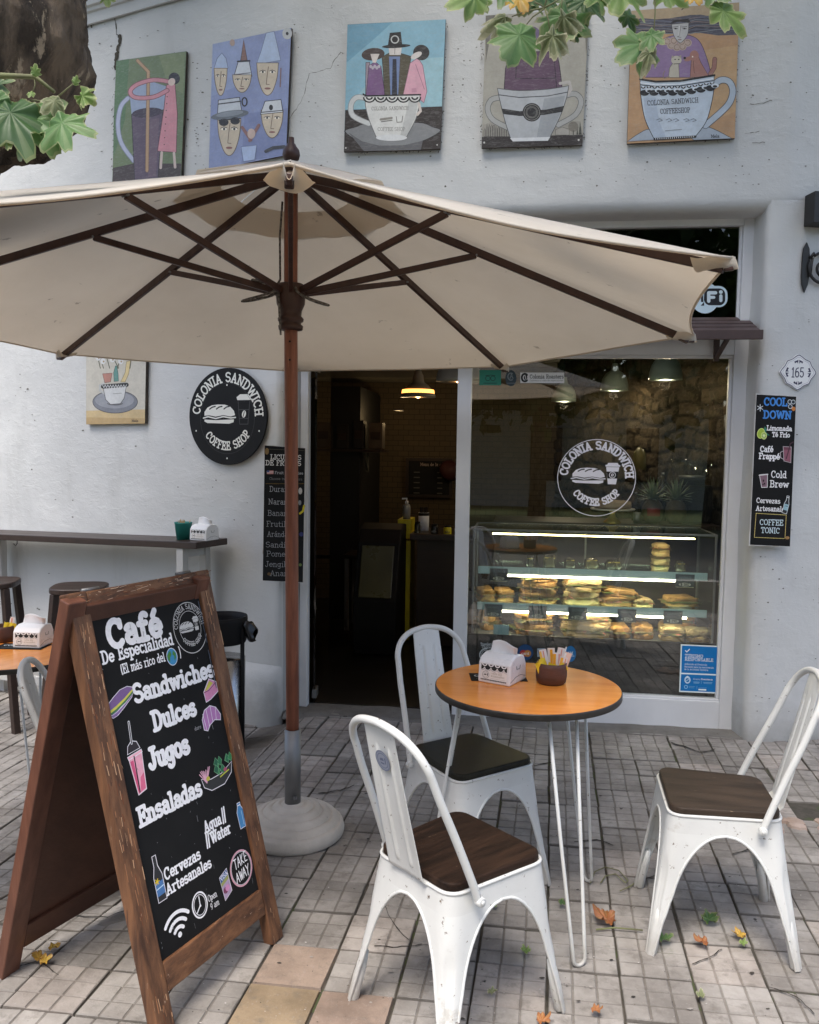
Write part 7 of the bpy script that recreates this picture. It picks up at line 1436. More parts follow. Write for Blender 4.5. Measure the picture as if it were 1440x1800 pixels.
for lab, ctr, fn_ in (('round blue card payment sticker with red and orange discs behind the napkin dispenser', (324, 710), 0), ('pale card payment sticker behind the sugar sachets', (410, 712), 1), ('round light blue card payment sticker right of the sugar sachets', (573, 718), 2), ('white travel award sticker left of the napkin dispenser', (108, 710), 3), ('small round white sticker above the napkin dispenser', (223, 672), 4)):
    a = Art(1.0, 4e-5); x, y = ctr
    if fn_ == 0: a.ell(x, y, 44, 44, (20, 66, 112)); a.ell(x-11, y+6, 19, 19, (180, 46, 40)); a.ell(x+13, y+6, 19, 19, (196, 128, 58)); a.text('card', x-22, y+12, 13, (230, 230, 230), 1.6, width=44, down=True)
    if fn_ == 1: a.poly([(x-20, y-24), (x+22, y-24), (x+22, y+22), (x-20, y+22)], (150, 168, 180)); a.text('VISA', x-16, y+10, 22, (36, 60, 110), 2.0, width=52, down=True)
    if fn_ == 2: a.ell(x, y, 30, 44, (38, 112, 168)); a.text('AM', x-16, y+4, 16, (216, 228, 236), 1.6, down=True); a.line([(x-16, y+12), (x+20, y+12)], 3, (216, 228, 236))
    if fn_ == 3:
        a.text("Travelers'", x-30, y-38, 15, (190, 196, 196), 1.4, width=66, down=True); a.text('Choice', x-22, y-22, 15, (190, 196, 196), 1.4, width=48, down=True); a.ring(x, y+12, 24, 3, (190, 196, 196)); a.ring(x-8, y+12, 7, 3, (190, 196, 196)); a.ring(x+8, y+12, 7, 3, (190, 196, 196))
        for k in range(7): an = R_(150+k*20); a.ell(x+34*math.cos(an), y+14-34*math.sin(-an), 8, 3.2, (190, 196, 196), 60+k*20)
    if fn_ == 4: a.ell(x, y, 10, 13, (170, 178, 178)); a.ell(x, y-1, 6, 8, (70, 76, 78))
    sticker('window_sticker', lab, 'sticker', a, zl, (x/(1440/460)+820, y/(1440/460)+920), group='stickers on the shop glass')
zw = lambda x, y, h: onpl(x/6+1200, y/6+340, GP+GN*h, GN)
a = Art(1.1, 4e-5); a.ell(236, 1100, 150, 166, (206, 226, 240)); 
def rr_(x0, y0, x1, y1, r): return arc(x1-r, y0+r, r, r, -90, 0, 8)+arc(x1-r, y1-r, r, r, 0, 90, 8)+arc(x0+r, y1-r, r, r, 90, 180, 8)+arc(x0+r, y0+r, r, r, 180, 270, 8)
a.poly(rr_(60, 976, 474, 1200, 90), (206, 226, 240)); a.poly(rr_(228, 1002, 450, 1180, 62), (16, 18, 26)); a.poly([(228, 1060), (228, 1184), (190, 1184), (222, 1150)], (16, 18, 26))
a.line([(276, 1136), (276, 1048), (348, 1048)], 36, (216, 230, 242)); a.line([(280, 1096), (330, 1096)], 32, (216, 230, 242)); a.line([(404, 1080), (404, 1130)], 34, (216, 230, 242)); a.ell(404, 1040, 20, 20, (216, 230, 242))
a.line([(70, 1050), (96, 1136), (126, 1060), (156, 1136), (184, 1050)], 28, (16, 18, 26)); a.ell(206, 1040, 14, 14, (16, 18, 26)); a.line([(206, 1080), (206, 1136)], 24, (16, 18, 26))
sticker('window_sticker', 'white wireless internet sticker on the upper window pane', 'sticker', a, zw, (1240, 523), group='stickers on the shop glass')
# ---------------------------------------------------------------- inside the shop: lamps
def pt_light(name, loc, e, col, r, par): 
    l = bpy.data.lights.new(name, 'POINT'); l.energy = e; l.color = col; l.shadow_soft_size = r; o = bpy.data.objects.new(name, l); COL.objects.link(o); o.parent = par; o.location = loc
def lamp(px, py, dep, r, h, enamel, inner, label, e, lc, dome=True):
    c0 = ond(px, py, dep); t = thing('pendant_lamp', label, 'pendant lamp', c0, 0, 'pendant lamps in the shop'); m = MB()
    if dome: pr = [(r, 0), (r*1.0, .02), (r*.97, h*.35), (r*.85, h*.62), (r*.62, h*.84), (r*.30, h*.97), (.03, h), (.022, h+.05), (.0, h+.055)]
    else: pr = [(r, 0), (r*.99, .012), (r*.80, h*.30), (r*.52, h*.52), (r*.33, h*.62), (r*.27, h*.92), (r*.2, h), (.02, h+.03), (0, h+.035)]
    m.lathe(pr, 40); m.build('shade', enamel, t, solid=.003)
    m = MB(); m.tube([(0, 0, h+.03), (0, 0, 3.02-c0.z)], .004, 6); m.build('cord', 'black_plastic', t)
    m = MB(); m.lathe([(r*.96, .008), (r*.9, h*.3), (0, h*.32)], 32); m.build('reflector', inner, t)
    if inner == 'lamp_orange': m = MB(); m.lathe([(0, -.01), (.022, .0), (.03, .025), (.022, .05), (.01, .07)], 16); m.build('bulb', 'bulb', t)
    pt_light('lamp_light', (0, 0, -.03), e, lc, .04, t)
wl_ = (1, .80, .52)
lamp(1170, 668, 5.6, .108, .165, 'enamel_green', 'lamp_disc', 'grey green dome lamp hanging nearest the window in front of the stone wall', 3.6, wl_)
lamp(1080, 687, 6.65, .108, .165, 'enamel_green', 'lamp_disc', 'grey green dome lamp hanging in the middle of the row by the stone wall', 3.6, wl_)
lamp(991, 706, 7.4, .108, .165, 'enamel_green', 'lamp_disc', 'dim dome lamp hanging farthest back in the row by the stone wall', 3.6, wl_)
lamp(735, 698, 7.0, .150, .20, 'enamel_grey', 'lamp_orange', 'grey lamp with a glowing orange inside, seen through the open door', .9, (1, .45, .14), False)
lamp(807, 671, 5.5, .150, .15, 'enamel_grey', 'lamp_orange', 'grey lamp with an orange bulb half hidden by the window post', .4, (1, .45, .14), True)
g = ond(701, 722, 8.0); DL = thing('ceiling_spot', 'small round warm ceiling spot beyond the hanging orange lamp', 'ceiling spot', g); m = MB(); m.lathe([(.05, 0), (.05, .01), (.035, .012)], 20); m.build('ring', 'enamel_grey', DL); m = MB(); m.lathe([(0, .004), (.042, .004)], 20); m.build('lens', 'downlight', DL); pt_light('spot_light', (0, 0, -.06), 1.2, (1, .7, .35), .05, DL)

# ---------------------------------------------------------------- refrigerated display case
CY0, CY1 = 5.035, 5.50
pz = lambda px, py, y: ony(px, py, y).z
DC = thing('display_case', 'glass display case with lit glass shelves of sandwiches behind the shop window', 'display case', (.47, 5.26, .02)); DOFF = Matrix.Translation(-DC.location)
def dc(m, name, mat, **k): o = m.build(name, mat, DC, **k); o.matrix_parent_inverse = DOFF; return o
cx0, cx1 = ony(832, 1030, CY0).x, ony(1256, 1030, CY0).x; zt_c = pz(1045, 936, CY0); zb = pz(1045, 1131, CY0); zs1 = pz(1040, 1004, CY0+.08); zs2 = pz(1040, 1068, CY0+.06)
m = MB(); m.box(((cx0+cx1)/2, (CY0+CY1)/2+.01, (zb+.02)/2), (cx1-cx0, CY1-CY0-.04, zb-.02)); dc(m, 'base', 'interior_black')
m = MB(); m.box(((cx0+cx1)/2, (CY0+CY1)/2, zb+.004), (cx1-cx0-.01, CY1-CY0-.02, .012)); dc(m, 'floor_tray', 'enamel_grey')
fm = MB()
for x in (cx0, cx1):
    for y in (CY0, CY1): fm.box((x, y, (zb+zt_c)/2), (.012, .012, zt_c-zb))
for y in (CY0, CY1): fm.box(((cx0+cx1)/2, y, zt_c), (cx1-cx0+.012, .014, .012)); fm.box(((cx0+cx1)/2, y, zb-.004), (cx1-cx0+.012, .014, .016))
for x in (cx0, cx1): fm.box((x, (CY0+CY1)/2, zt_c), (.012, CY1-CY0, .012))
fm.box((ony(1028, 1000, CY1-.03).x, CY1-.03, (zb+zt_c)/2), (.012, .012, zt_c-zb)); dc(fm, 'frame', 'steel', bevel=.002)
for nm, ctr, sz in (('front_glass', ((cx0+cx1)/2, CY0, (zb+zt_c)/2), (cx1-cx0-.014, .006, zt_c-zb-.02)), ('side_glass', (cx0, (CY0+CY1)/2, (zb+zt_c)/2), (.005, CY1-CY0-.016, zt_c-zb-.02)), ('side_glass', (cx1, (CY0+CY1)/2, (zb+zt_c)/2), (.005, CY1-CY0-.016, zt_c-zb-.02)), ('top_glass', ((cx0+cx1)/2, (CY0+CY1)/2, zt_c+.001), (cx1-cx0-.014, CY1-CY0-.016, .006))):
    m = MB(); m.box(ctr, sz); dc(m, nm, 'case_glass')
for z, y0 in ((zs1, CY0+.08), (zs2, CY0+.06)):
    m = MB(); m.box(((cx0+cx1)/2, (y0+CY1-.04)/2, z), (cx1-cx0-.03, CY1-.04-y0, .008)); dc(m, 'shelf', 'shelf_glass')
    m = MB(); m.box(((cx0+cx1)/2, y0-.004, z-.012), (cx1-cx0-.05, .006, .046)); dc(m, 'shelf_front', 'teal_glass')
    m = MB(); m.box(((cx0+cx1)/2-.02, y0+.002, z-.042), (cx1-cx0-.24, .016, .013)); dc(m, 'light_strip', 'led_white')
m = MB(); m.box(((cx0+cx1)/2-.0, CY0+.06, zt_c-.028), (cx1-cx0-.22, .014, .008)); dc(m, 'light_strip', 'led_warm')
def lofted(m, w, d, h, q, dome=.35, rag=.0):
    rag += .10
    """a slice or roll: rounded, domed and uneven"""
    n = 26; rings = [(0, .0), (.95, 0), (1, .16), (1.01, .74), (.97, .93), (.82, 1), (0, 1.03)]; vs = []; o = q.uniform(0, 9)
    for r, z in rings:
        for k in range(n):
            an = 6.2832*k/n; cs, sn = math.cos(an), math.sin(an); e = 1+rag*noise.noise(Vector((cs*2+o, sn*2, z*2)))
            x = w/2*r*math.copysign(abs(cs)**.5, cs)*e; y = d/2*r*math.copysign(abs(sn)**.5, sn)*e
            zz = h*z*(1-dome*(abs(cs)**4)*.5)+h*.34*noise.noise(Vector((x*22+o, y*22, z)))*(1 if z > 0 else .3); vs.append((x, y, zz))
    fs = [(i*n+k, i*n+(k+1) % n, (i+1)*n+(k+1) % n, (i+1)*n+k) for i in range(len(rings)-1) for k in range(n)]; m.add(vs, fs, True)
SWG = 'sandwiches in the display case'
def sandwich(x, y, z, w, d, label, rz=0, mat='bread', th=.026, roll=0, fill=True):
    w *= 2.0; d *= 1.7; th *= 1.5
    t = thing('sandwich', label, 'sandwich', (x, y, z), rz, SWG); t.rotation_euler = (0, roll, rz); q = random.Random(int(x*1e4)+int(z*1e4))
    m = MB(); lofted(m, w, d, th*.85, q, .2, .10); m.build('bread', mat, t)
    m = MB(); lofted(m, w*1.06, d*1.08, th*.5, q, 0, .42); m.v = [(a_, b_, c_+th*.72) for a_, b_, c_ in m.v]; m.build('filling', 'filling', t)
    m = MB(); lofted(m, w*.99, d, th*1.05, q, .55, .12); m.v = [(a_, b_, c_+th*1.1) for a_, b_, c_ in m.v]; m.build('bread', mat, t); return th*2.0
def stack(px, py, y, w, n, where, mat='bread', th=.026, d=.11, zb_=0):
    p = ony(px, py, y); z = zb_; q = random.Random(int(px)); names = ['bottom', 'second from the bottom', 'third from the bottom', 'fourth from the bottom', 'topmost']
    for k in range(n):
        nm = 'top' if k == n-1 and n > 1 else names[k]; z += sandwich(p.x+q.uniform(-.006, .006), y+q.uniform(-.008, .008), z, w*q.uniform(.94, 1.04), d, f'{nm} sandwich of {where}' if n > 1 else f'sandwich {where}', q.uniform(-.12, .12), mat, th)*.97
f1, f2, f3 = zs1+.006, zs2+.006, zb+.012
ya, yb = CY0+.20, CY0+.19
stack(947, 1040, ya, .115, 3, 'the tall toasted stack on the middle shelf', 'bread', .021, zb_=f2); stack(1022, 1040, ya, .112, 2, 'the pale stack in the centre of the middle shelf', 'bread_pale', .026, zb_=f2)
for px, w, lab, mt in ((853, .052, 'small round roll at the far left of the middle shelf', 'bread'), (886, .055, 'round roll between the left end and the tall stack on the middle shelf', 'bread')):
    p = ony(px, 1050, ya); sandwich(p.x, ya, f2, w, .09, lab, .2, mt, .022)
p = ony(1095, 1050, ya); sandwich(p.x-.05, ya, f2, .10, .10, 'flat toasted sandwich lying left in the pair with greens on the middle shelf', .3, 'bread', .016); sandwich(p.x-.02, ya+.01, f2+.045, .105, .09, 'toasted sandwich leaning on top of the pair on the middle shelf', -.1, 'bread', .015, .08); sandwich(p.x+.11, ya-.01, f2, .06, .09, 'flat sandwich with green leaves at the right of the pair on the middle shelf', .2, 'bread_pale', .014)
pl_ = ony(1196, 1056, ya); PL = thing('plate', 'oval cream plate at the right end of the middle shelf', 'plate', (pl_.x, ya, f2)); m = MB(); m.lathe([(0, .0), (.06, 0), (.085, .012), (.083, .015), (.058, .005), (0, .005)], 32, sy=.8); m.build('dish', 'plate', PL); sandwich(pl_.x, ya, f2+.006, .10, .08, 'half sandwich on the oval cream plate', .15, 'bread', .017)
stack(938, 1110, yb, .118, 3, 'the tall yellow stack on the floor of the case', 'bread', .020, zb_=f3); stack(1028, 1115, yb, .145, 2, 'the wide ragged stack on the floor of the case', 'bread_pale', .026, .12, zb_=f3)
p = ony(1088, 1118, yb); sandwich(p.x-.01, yb, f3, .068, .1, 'toasted roll sandwich left of the square bun on the case floor', .1, 'bread', .022)
p = ony(1128, 1118, yb); sandwich(p.x, yb-.02, f3, .062, .08, 'smooth square golden bun on the case floor', 0, 'bread', .026)
p = ony(1178, 1118, yb); sandwich(p.x, yb-.03, f3, .075, .09, 'folded sandwich in front at the right of the case floor', -.1, 'bread_pale', .026); sandwich(p.x+.05, yb+.09, f3+.0, .10, .09, 'lower sandwich at the back right of the case floor', .1, 'bread', .024); sandwich(p.x+.06, yb+.09, f3+.075, .095, .09, 'upper sandwich at the back right of the case floor', .2, 'bread', .020, .1)
p = ony(1222, 1118, yb); sandwich(p.x, yb-.03, f3, .07, .08, 'pale sandwich at the far right of the case floor', 0, 'bread_pale', .024)
p = ony(858, 1100, yb); sandwich(p.x, yb+.08, f3+.0, .06, .09, 'lower sandwich at the left end of the case floor', .3, 'bread', .032); sandwich(p.x+.02, yb+.08, f3+.094, .06, .09, 'upper toasted sandwich at the left end of the case floor', -.1, 'bread', .026, .12)
# packs and jars on the top shelf
def pack(px, w, h, lab, mat='dark_pack', d=.09):
    p = ony(px, 990, ya); t = thing('food_pack', lab, 'food pack', (p.x, ya, f1), 0, 'wrapped packs on the top shelf'); m = MB(); q = random.Random(int(px))
    n = 20; vs = []
    for r, z in ((.95, 0), (1, .3), (.92, .75), (.6, 1)):
        for k in range(n): an = 6.2832*k/n; cs, sn = math.cos(an), math.sin(an); vs.append((w/2*r*math.copysign(abs(cs)**.5, cs)*(1+.1*q.uniform(-1, 1)), d/2*r*math.copysign(abs(sn)**.5, sn), h*z*(1+.12*q.uniform(-1, 1))))
    m.add(vs, [(i*n+k, i*n+(k+1) % n, (i+1)*n+(k+1) % n, (i+1)*n+k) for i in range(3) for k in range(n)]+[tuple(range(n))[::-1], tuple(3*n+k for k in range(n))]); m.build('wrap', mat, t)
    m = MB(); m.box((0, -d*.36, h*.80), (w*.7, .012, .006), rot=Matrix.Rotation(.1*q.uniform(-1, 1), 3, 'Y')); m.build('lid_edge', 'brass', t)
for k, (px, w, h) in enumerate(((932, .055, .062), (966, .085, .07), (1002, .07, .055), (1040, .09, .06), (1078, .10, .05), (1196, .06, .055))): pack(px, w, h, ['dark jar at the left of the top shelf of the case', 'tall dark wrapped pack second from the left on the top shelf', 'low dark pack with a bright lid edge on the top shelf', 'dark wrapped pack in the middle of the top shelf', 'wide open dark pack on the top shelf', 'dark pack beside the right hand price board on the top shelf'][k])
p = ony(1162, 985, ya)
for k in range(3): sandwich(p.x, ya+.02, f1+k*.052, .05, .06, f'{["bottom", "middle", "top"][k]} slice of the narrow stack on the top shelf', 0, 'bread_pale', .0185)
# price boards clipped to the shelf fronts
for k, (px, py, z_, yy, lab, pr) in enumerate([(868, 1046, zs2, CY0+.05, 'price board at the far left of the middle shelf', '$ 250'), (946, 1048, zs2, CY0+.05, 'price board below the tall toasted stack', '$ 260'), (1016, 1054, zs2, CY0+.05, 'price board below the pale centre stack', '$ 260'), (1103, 1057, zs2, CY0+.05, 'price board below the flat pair with greens', '$ 290'), (1184, 1060, zs2, CY0+.05, 'price board below the oval plate', '$ 290'), (877, 1000, zs1, CY0+.07, 'price board at the left end of the top shelf', '$ 250'), (1205, 1000, zs1, CY0+.07, 'price board at the right end of the top shelf', '$ 180')]):
    x = ony(px, py, yy).x; t = thing('price_board', lab, 'price board', (x, yy, z_-.004), 0, 'price boards on the case shelves'); m = MB(); m.box((0, 0, -.036), (.110, .003, .080)); m.build('board', 'tag_board', t)
    a = Art(1.0, 4e-5); a.text('sandwich', -.036, -.020, .014, (110, 130, 132), 1.2, width=.072); a.line([(-.04, -.032), (.04, -.032)], .002, (80, 98, 100)); a.line([(-.036, -.040), (.03, -.040)], .002, (80, 98, 100)); a.ell(.0, -.058, .036, .0115, (206, 206, 190)); a.text(pr, -.026, -.065, .0155, (24, 30, 32), 1.7, width=.05); a.line([(-.05, -.0745), (.05, -.0745)], .003, (214, 200, 160))
    a.build('writing', lambda x, y, h: Vector((x, -.0017-h, y)), t, 'vinyl')
p = ony(881, 1110, CY0+.02); t = thing('blue_card', 'pale blue card standing at the lower left of the case', 'card', (p.x, CY0+.03, f3)); m = MB(); m.box((0, 0, .036), (.095, .003, .074)); m.build('card', 'teal_glass', t)

# ---------------------------------------------------------------- things on and behind the counter
CT = thing('back_counter', 'dark counter behind the display case', 'counter', (.62, 5.92, .02)); m = MB(); m.box((0, 0, .56), (1.5, .5, 1.12)); m.build('cabinet', 'counter_wood', CT, bevel=.006)
ctz = 1.14; cyy = 5.80
sp_x = lambda px, y=cyy: ony(px, 930, y).x
def pineapple(px, s, label, red=False):
    x = sp_x(px); t = thing('pineapple', label, 'pineapple', (x, cyy, ctz+.0), 0, 'pineapples on the counter'); m = MB(); n = 28; vs = []
    for i in range(17):
        v = i/16; r = .068*s*math.sin(math.pi*(.12+.78*v))**.6
        for k in range(n): an = 6.2832*k/n; b_ = 1+.07*math.cos(an*7+i*1.4)*math.cos(an*7-i*1.4); vs.append((r*b_*math.cos(an), r*b_*math.sin(an), v*.155*s))
    m.add(vs, [(i*n+k, i*n+(k+1) % n, (i+1)*n+(k+1) % n, (i+1)*n+k) for i in range(16) for k in range(n)]+[tuple(range(n))[::-1], tuple(16*n+k for k in range(n))], True); m.build('fruit', 'pineapple_skin', t)
    m = MB(); q = random.Random(int(px))
    for k in range(34):
        an = k*2.4; el = .2+1.25*(k/34); ln = s*(.10+.09*k/34); d = Vector((math.cos(an)*math.cos(el), math.sin(an)*math.cos(el), math.sin(el))); sd = d.cross(Vector((0, 0, 1))).normalized(); b0 = Vector((0, 0, .15*s))
        P_ = [b0+d*(ln*f)+Vector((0, 0, -.03*s*f*f+.0)) for f in (0, .35, .7, 1)]; vs = []
        for p_, w in zip(P_, (.011, .012, .007, .0008)): vs += [p_-sd*w*s, p_+Vector((0, 0, .003)), p_+sd*w*s]
        m.add(vs, [(j*3+a_, j*3+a_+1, j*3+a_+4, j*3+a_+3) for j in range(3) for a_ in (0, 1)], False)
    m.build('crown', 'pineapple_leaf', t)
    if red: m = MB(); m.grid(8, 6, lambda u, v: (.072*s*math.cos(-2.2+u*1.2), .072*s*math.sin(-2.2+u*1.2), .05*s+v*.05*s)); m.build('tag', 'red_label', t)
pineapple(1146, 1.05, 'pineapple with a red label and a tall crown on the counter', True); pineapple(1187, 1.05, 'plain pineapple with a short crown right of the labelled one')
x = sp_x(1076, 5.72); CK = thing('cake_stand', 'brass footed cake stand with a low cake behind the round window decal', 'cake stand', (x, 5.72, ctz)); m = MB(); m.lathe([(0, 0), (.062, 0), (.058, .012), (.022, .045), (.016, .07), (.03, .085), (0, .088)], 28); m.build('foot', 'brass', CK); m = MB(); m.lathe([(0, .088), (.145, .090), (.150, .098), (.145, .101), (0, .098)], 40); m.build('plate', 'plate', CK)
t = thing('cake', 'low brown ring cake on the brass cake stand', 'cake', (x, 5.72, ctz+.1)); m = MB(); m.lathe([(0, 0), (.12, 0), (.128, .02), (.118, .045), (.07, .055), (.03, .045), (0, .04)], 40); m.v = [(a_*(1+.05*noise.noise(Vector((a_*30, b_*30, 1)))), b_, c_*(1+.12*noise.noise(Vector((a_*25, b_*25, 4))))) for a_, b_, c_ in m.v]; m.build('sponge', 'cake', t)
for px, y, r, h, lab in ((1163, 6.02, .032, .34, 'dark tall bottle behind the pineapples'), (1131, 6.0, .026, .22, 'small dark bottle left of the tall one behind the pineapples'), (1117, 6.0, .026, .20, 'short dark bottle furthest left behind the pineapples')):
    x = ony(px, 900, y).x; t = thing('bottle', lab, 'bottle', (x, y, ctz), 0, 'bottles behind the pineapples'); m = MB(); m.lathe([(0, 0), (r, 0), (r, h*.6), (r*.85, h*.68), (r*.38, h*.78), (r*.36, h), (0, h)], 20); m.build('glass', 'dark_pack', t); m = MB(); m.lathe([(r*.4, h*.95), (r*.42, h*1.0), (0, h*1.01)], 14); m.build('cap', 'steel', t)
x = sp_x(1212, 5.98); t = thing('coffee_grinder', 'black coffee grinder with a clear hopper on the counter by the stone wall', 'coffee grinder', (x, 5.98, ctz)); m = MB(); m.box((0, 0, .13), (.24, .26, .26)); m.box((0, 0, .28), (.15, .18, .05)); m.build('body', 'black_plastic', t, bevel=.012); m = MB(); m.lathe([(.05, .30), (.085, .31), (.15, .42), (.15, .435)], 30); m.build('hopper', 'case_glass', t, solid=.004); m = MB(); m.lathe([(.088, .302), (.088, .325), (.07, .327)], 24); m.build('collar', 'steel', t)
x = sp_x(1130, 5.75); t = thing('steel_cup', 'small steel cup left of the pineapples', 'cup', (sp_x(1119, 5.74), 5.74, ctz)); m = MB(); m.lathe([(0, 0), (.022, 0), (.024, .075), (.022, .075), (.02, .01)], 20); m.build('wall', 'steel', t)
p = ony(1082, 815, 7.0); t = thing('oval_plaque', 'dark oval plaque hanging on the stone wall above the decal', 'plaque', (p.x+.19, 7.0, p.z)); m = MB(); m.lathe([(0, .02), (.09, .016), (.105, .0), (.11, -.01)], 32, M=basis((0, 0, 0), (-.33, .944, 0), (0, 0, 1.4), (-.944, -.33, 0))); m.build('plate', 'olive_panel', t)
# door side
dp = lambda px, py, y: ony(px, py, y)
kx0, kx1 = dp(722, 960, 6.6).x, dp(830, 960, 6.6).x; kz = dp(760, 938, 6.6).z
t = thing('bar_counter', 'dark wooden counter with an overhanging top seen through the open door', 'counter', ((kx0+kx1)/2, 6.6, .02)); kw = kx1-kx0; m = MB(); m.box((.03, .28, kz/2-.03), (kw-.04, .5, kz-.07)); m.build('front', 'counter_wood', t); m = MB(); m.box((0, .24, kz-.045), (kw, .60, .05)); m.build('top', 'counter_wood', t, bevel=.006)
yx = dp(711, 940, 6.75); t = thing('yellow_cabinet', 'narrow yellow cabinet at the end of the dark counter', 'cabinet', (yx.x-.01, 6.95, .02)); zt2 = dp(711, 913, 6.75).z; m = MB(); m.box((0, 0, zt2*.5-.1), (.115, .3, zt2-.2)); m.box((0, 0, zt2-.16), (.15, .33, .05)); m.box((0, 0, zt2-.08), (.11, .3, .11)); m.build('body', 'counter_yellow', t, bevel=.004)
zy = zt2+.0; t = thing('soap_bottle', 'white pump bottle on the yellow cabinet', 'pump bottle', (dp(713, 913, 6.8).x, 6.86, zy-.005)); m = MB(); m.lathe([(0, 0), (.032, 0), (.034, .10), (.028, .12), (.012, .128), (.012, .14), (0, .14)], 20); m.build('bottle', 'enamel_grey', t); m = MB(); m.lathe([(.014, .128), (.015, .15), (.005, .152), (.005, .175), (0, .175)], 14); m.bar((.005, 0, .172), (-.04, -.005, .170), .012, .012); m.build('pump', 'paper', t)
t = thing('printed_jar', 'white jar with a dark scalloped rim on the dark counter', 'jar', (dp(745, 910, 6.85).x, 6.85, kz-.02)); m = MB(); m.lathe([(0, 0), (.045, 0), (.045, .17), (.041, .17), (.04, .02)], 24); m.build('wall', 'paper', t); m = MB(); m.lathe([(.0455, .145), (.0458, .15), (.0458, .168), (.0455, .169)], 24); m.build('band', 'black_plastic', t)
for k in range(6): an = k; m = MB(); m.bar((.02*math.cos(an), .02*math.sin(an), .05), (.03*math.cos(an), .03*math.sin(an), .215), .008, .006); m.build('spoon', 'black_plastic', t)
for px, w, h, mt, lab in ((734, .05, .10, 'dark_pack', 'dark jar left of the printed cup on the dark counter'), (764, .06, .085, 'black_bag', 'black printed pack on the dark counter'), (787, .065, .075, 'counter_yellow', 'yellow tub on the dark counter by the window post')):
    t = thing('jar', lab, 'jar', (dp(px, 925, 6.62).x, 6.62, kz-.02), 0, 'jars on the dark counter'); m = MB(); m.lathe([(0, 0), (w*.5, 0), (w*.52, h*.2), (w*.5, h*.85), (w*.4, h), (0, h)], 22); m.build('body', mt, t); m = MB(); m.lathe([(w*.42, h), (w*.42, h+.012), (0, h+.014)], 20); m.build('lid', 'black_plastic', t)
    if mt != 'dark_pack': a = Art(.7, 4e-5); a.text('coffee' if mt == 'black_bag' else 'dulce', -.02, h*.4, .016, (150, 150, 150) if mt == 'black_bag' else (90, 60, 20), 1.6, width=.04); a.build('writing', lambda x, y, hh: Vector((x, -w*.53-hh-.002, y)), t, 'vinyl')
bb = [dp(716, 808, 8.72), dp(793, 808, 8.72), dp(793, 872, 8.72), dp(716, 872, 8.72)]; cb_ = sum(bb, Vector())/4; t = thing('wall_menu', 'black menu board on the brick wall inside the shop', 'menu board', cb_); m = MB(); wv, hv = bb[1].x-bb[0].x, bb[0].z-bb[3].z; m.box((0, 0, 0), (wv, .02, hv)); m.build('board', 'chalkboard', t); m = MB()
for s in (-1, 1): m.box((s*wv/2, -.004, 0), (.03, .03, hv+.03)); m.box((0, -.005, s*hv/2), (wv, .03, .03))
m.build('frame', 'counter_wood', t); a = Art(.8, 6e-5); a.text('Menu de la casa', -wv*.2, hv*.33, .03, (170, 150, 140), 1.6, width=wv*.6); 
for k in range(5): a.line([(-wv*.34, hv*.15-k*.055), (-wv*.22, hv*.15-k*.055)], .012, (90, 90, 84)); a.line([(wv*.2, hv*.15-k*.055), (wv*.3, hv*.15-k*.055)], .012, (90, 90, 84))
a.build('writing', lambda x, y, h: Vector((x, -.0105-h, y)), t, 'vinyl'); t = thing('red_cap', 'dark red cap hung on the corner of the menu board inside', 'cap', dp(792, 826, 8.66)); m = MB(); m.lathe([(0, .06), (.07, .05), (.11, .0), (.115, -.03), (.08, -.04)], 24, M=Matrix.Rotation(R_(70), 4, 'X') @ Matrix.Rotation(.4, 4, 'Y')); m.build('crown', 'dark_red', t)
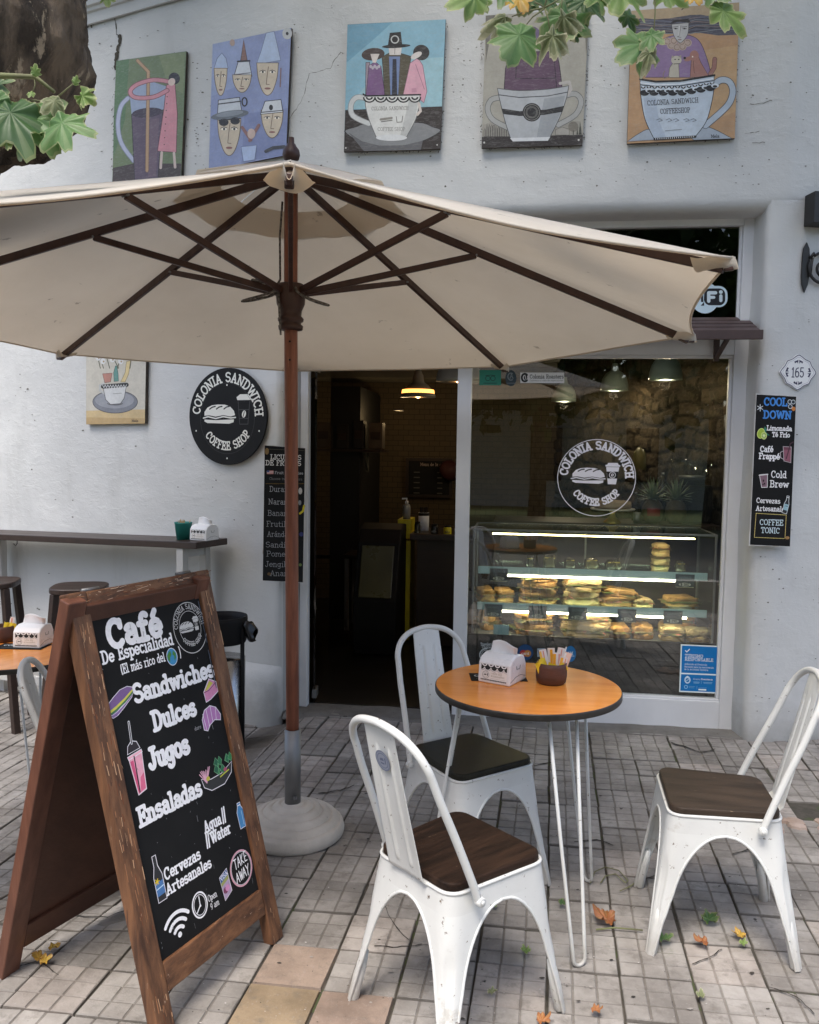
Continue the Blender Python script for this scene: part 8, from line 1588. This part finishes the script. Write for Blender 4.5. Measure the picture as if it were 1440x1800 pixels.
s0, s1 = dp(566, 790, 7.6), dp(678, 794, 7.6); t = thing('wall_shelf', 'dark shelf on brackets inside above the doorway', 'shelf', (s0+s1)/2); L_ = (s1-s0).length; m = MB(); m.box((0, .08, 0), (L_, .28, .025)); m.build('plank', 'counter_wood', t); m = MB(); m.bar((.1, .18, -.02), (.1, .18, -.2), .02, .02); m.bar((.1, .18, -.18), (.1, -.02, -.02), .02, .02); m.build('bracket', 'interior_beam', t)
for k, (px, w, h, mt, lab) in enumerate(((578, .10, .20, 'interior_dark', 'dim box at the left end of the inside shelf'), (604, .11, .22, 'interior_dark', 'second dim box on the inside shelf'), (632, .10, .26, 'interior_black', 'dark machine in the middle of the inside shelf'), (662, .13, .24, 'dim_carton', 'pale box at the right end of the inside shelf'))):
    q = dp(px, 790, 7.65); t = thing('box', lab, 'box', (q.x, 7.66, s0.z+.013), 0, 'boxes on the inside shelf'); m = MB(); m.box((0, 0, h/2), (w, .16, h)); m.build('carton', mt, t, bevel=.004); m = MB(); m.box((0, -.0815, h*.5), (w*.7, .002, h*.3)); m.build('label', 'counter_wood', t)
p = dp(668, 1010, 6.5); t = thing('bottle_cooler', 'black cooler with a curved front and a sloping olive panel inside the door', 'cooler', (p.x, 6.55, .02)); M_ = basis((0, 0, 0), (0, 1, 0), (0, 0, 1), (1, 0, 0))
m = MB(); m.prism([(-.28, 0), (.3, 0), (.3, .98), (.1, 1.0), (-.02, .96), (-.12, .86), (-.30, .42), (-.30, .2)], -.17, .17, M=M_); m.build('body', 'black_plastic', t, bevel=.01); m = MB(); d_ = Vector((0, -.18, -.44)).normalized(); n_ = Vector((0, -.925, .38)); c1 = Vector((0, -.215, .64))+n_*.012; m.box((0, 0, 0), (.26, .42, .012), M=basis(c1, (1, 0, 0), d_, n_)); m.build('panel', 'olive_panel', t, bevel=.006)
p = dp(616, 1060, 7.2); t = thing('side_table', 'small white legged table in the dark inside the door', 'table', (p.x+.12, 7.25, .02)); m = MB(); m.box((.05, 0, .66), (.42, .4, .03)); m.build('tabletop', 'counter_wood', t); 
for sx in (-1, 1):
    for sy in (-1, 1): m = MB(); m.box((.05+sx*.18, sy*.17, .32), (.035, .035, .64)); m.build('leg', 'enamel_grey', t)
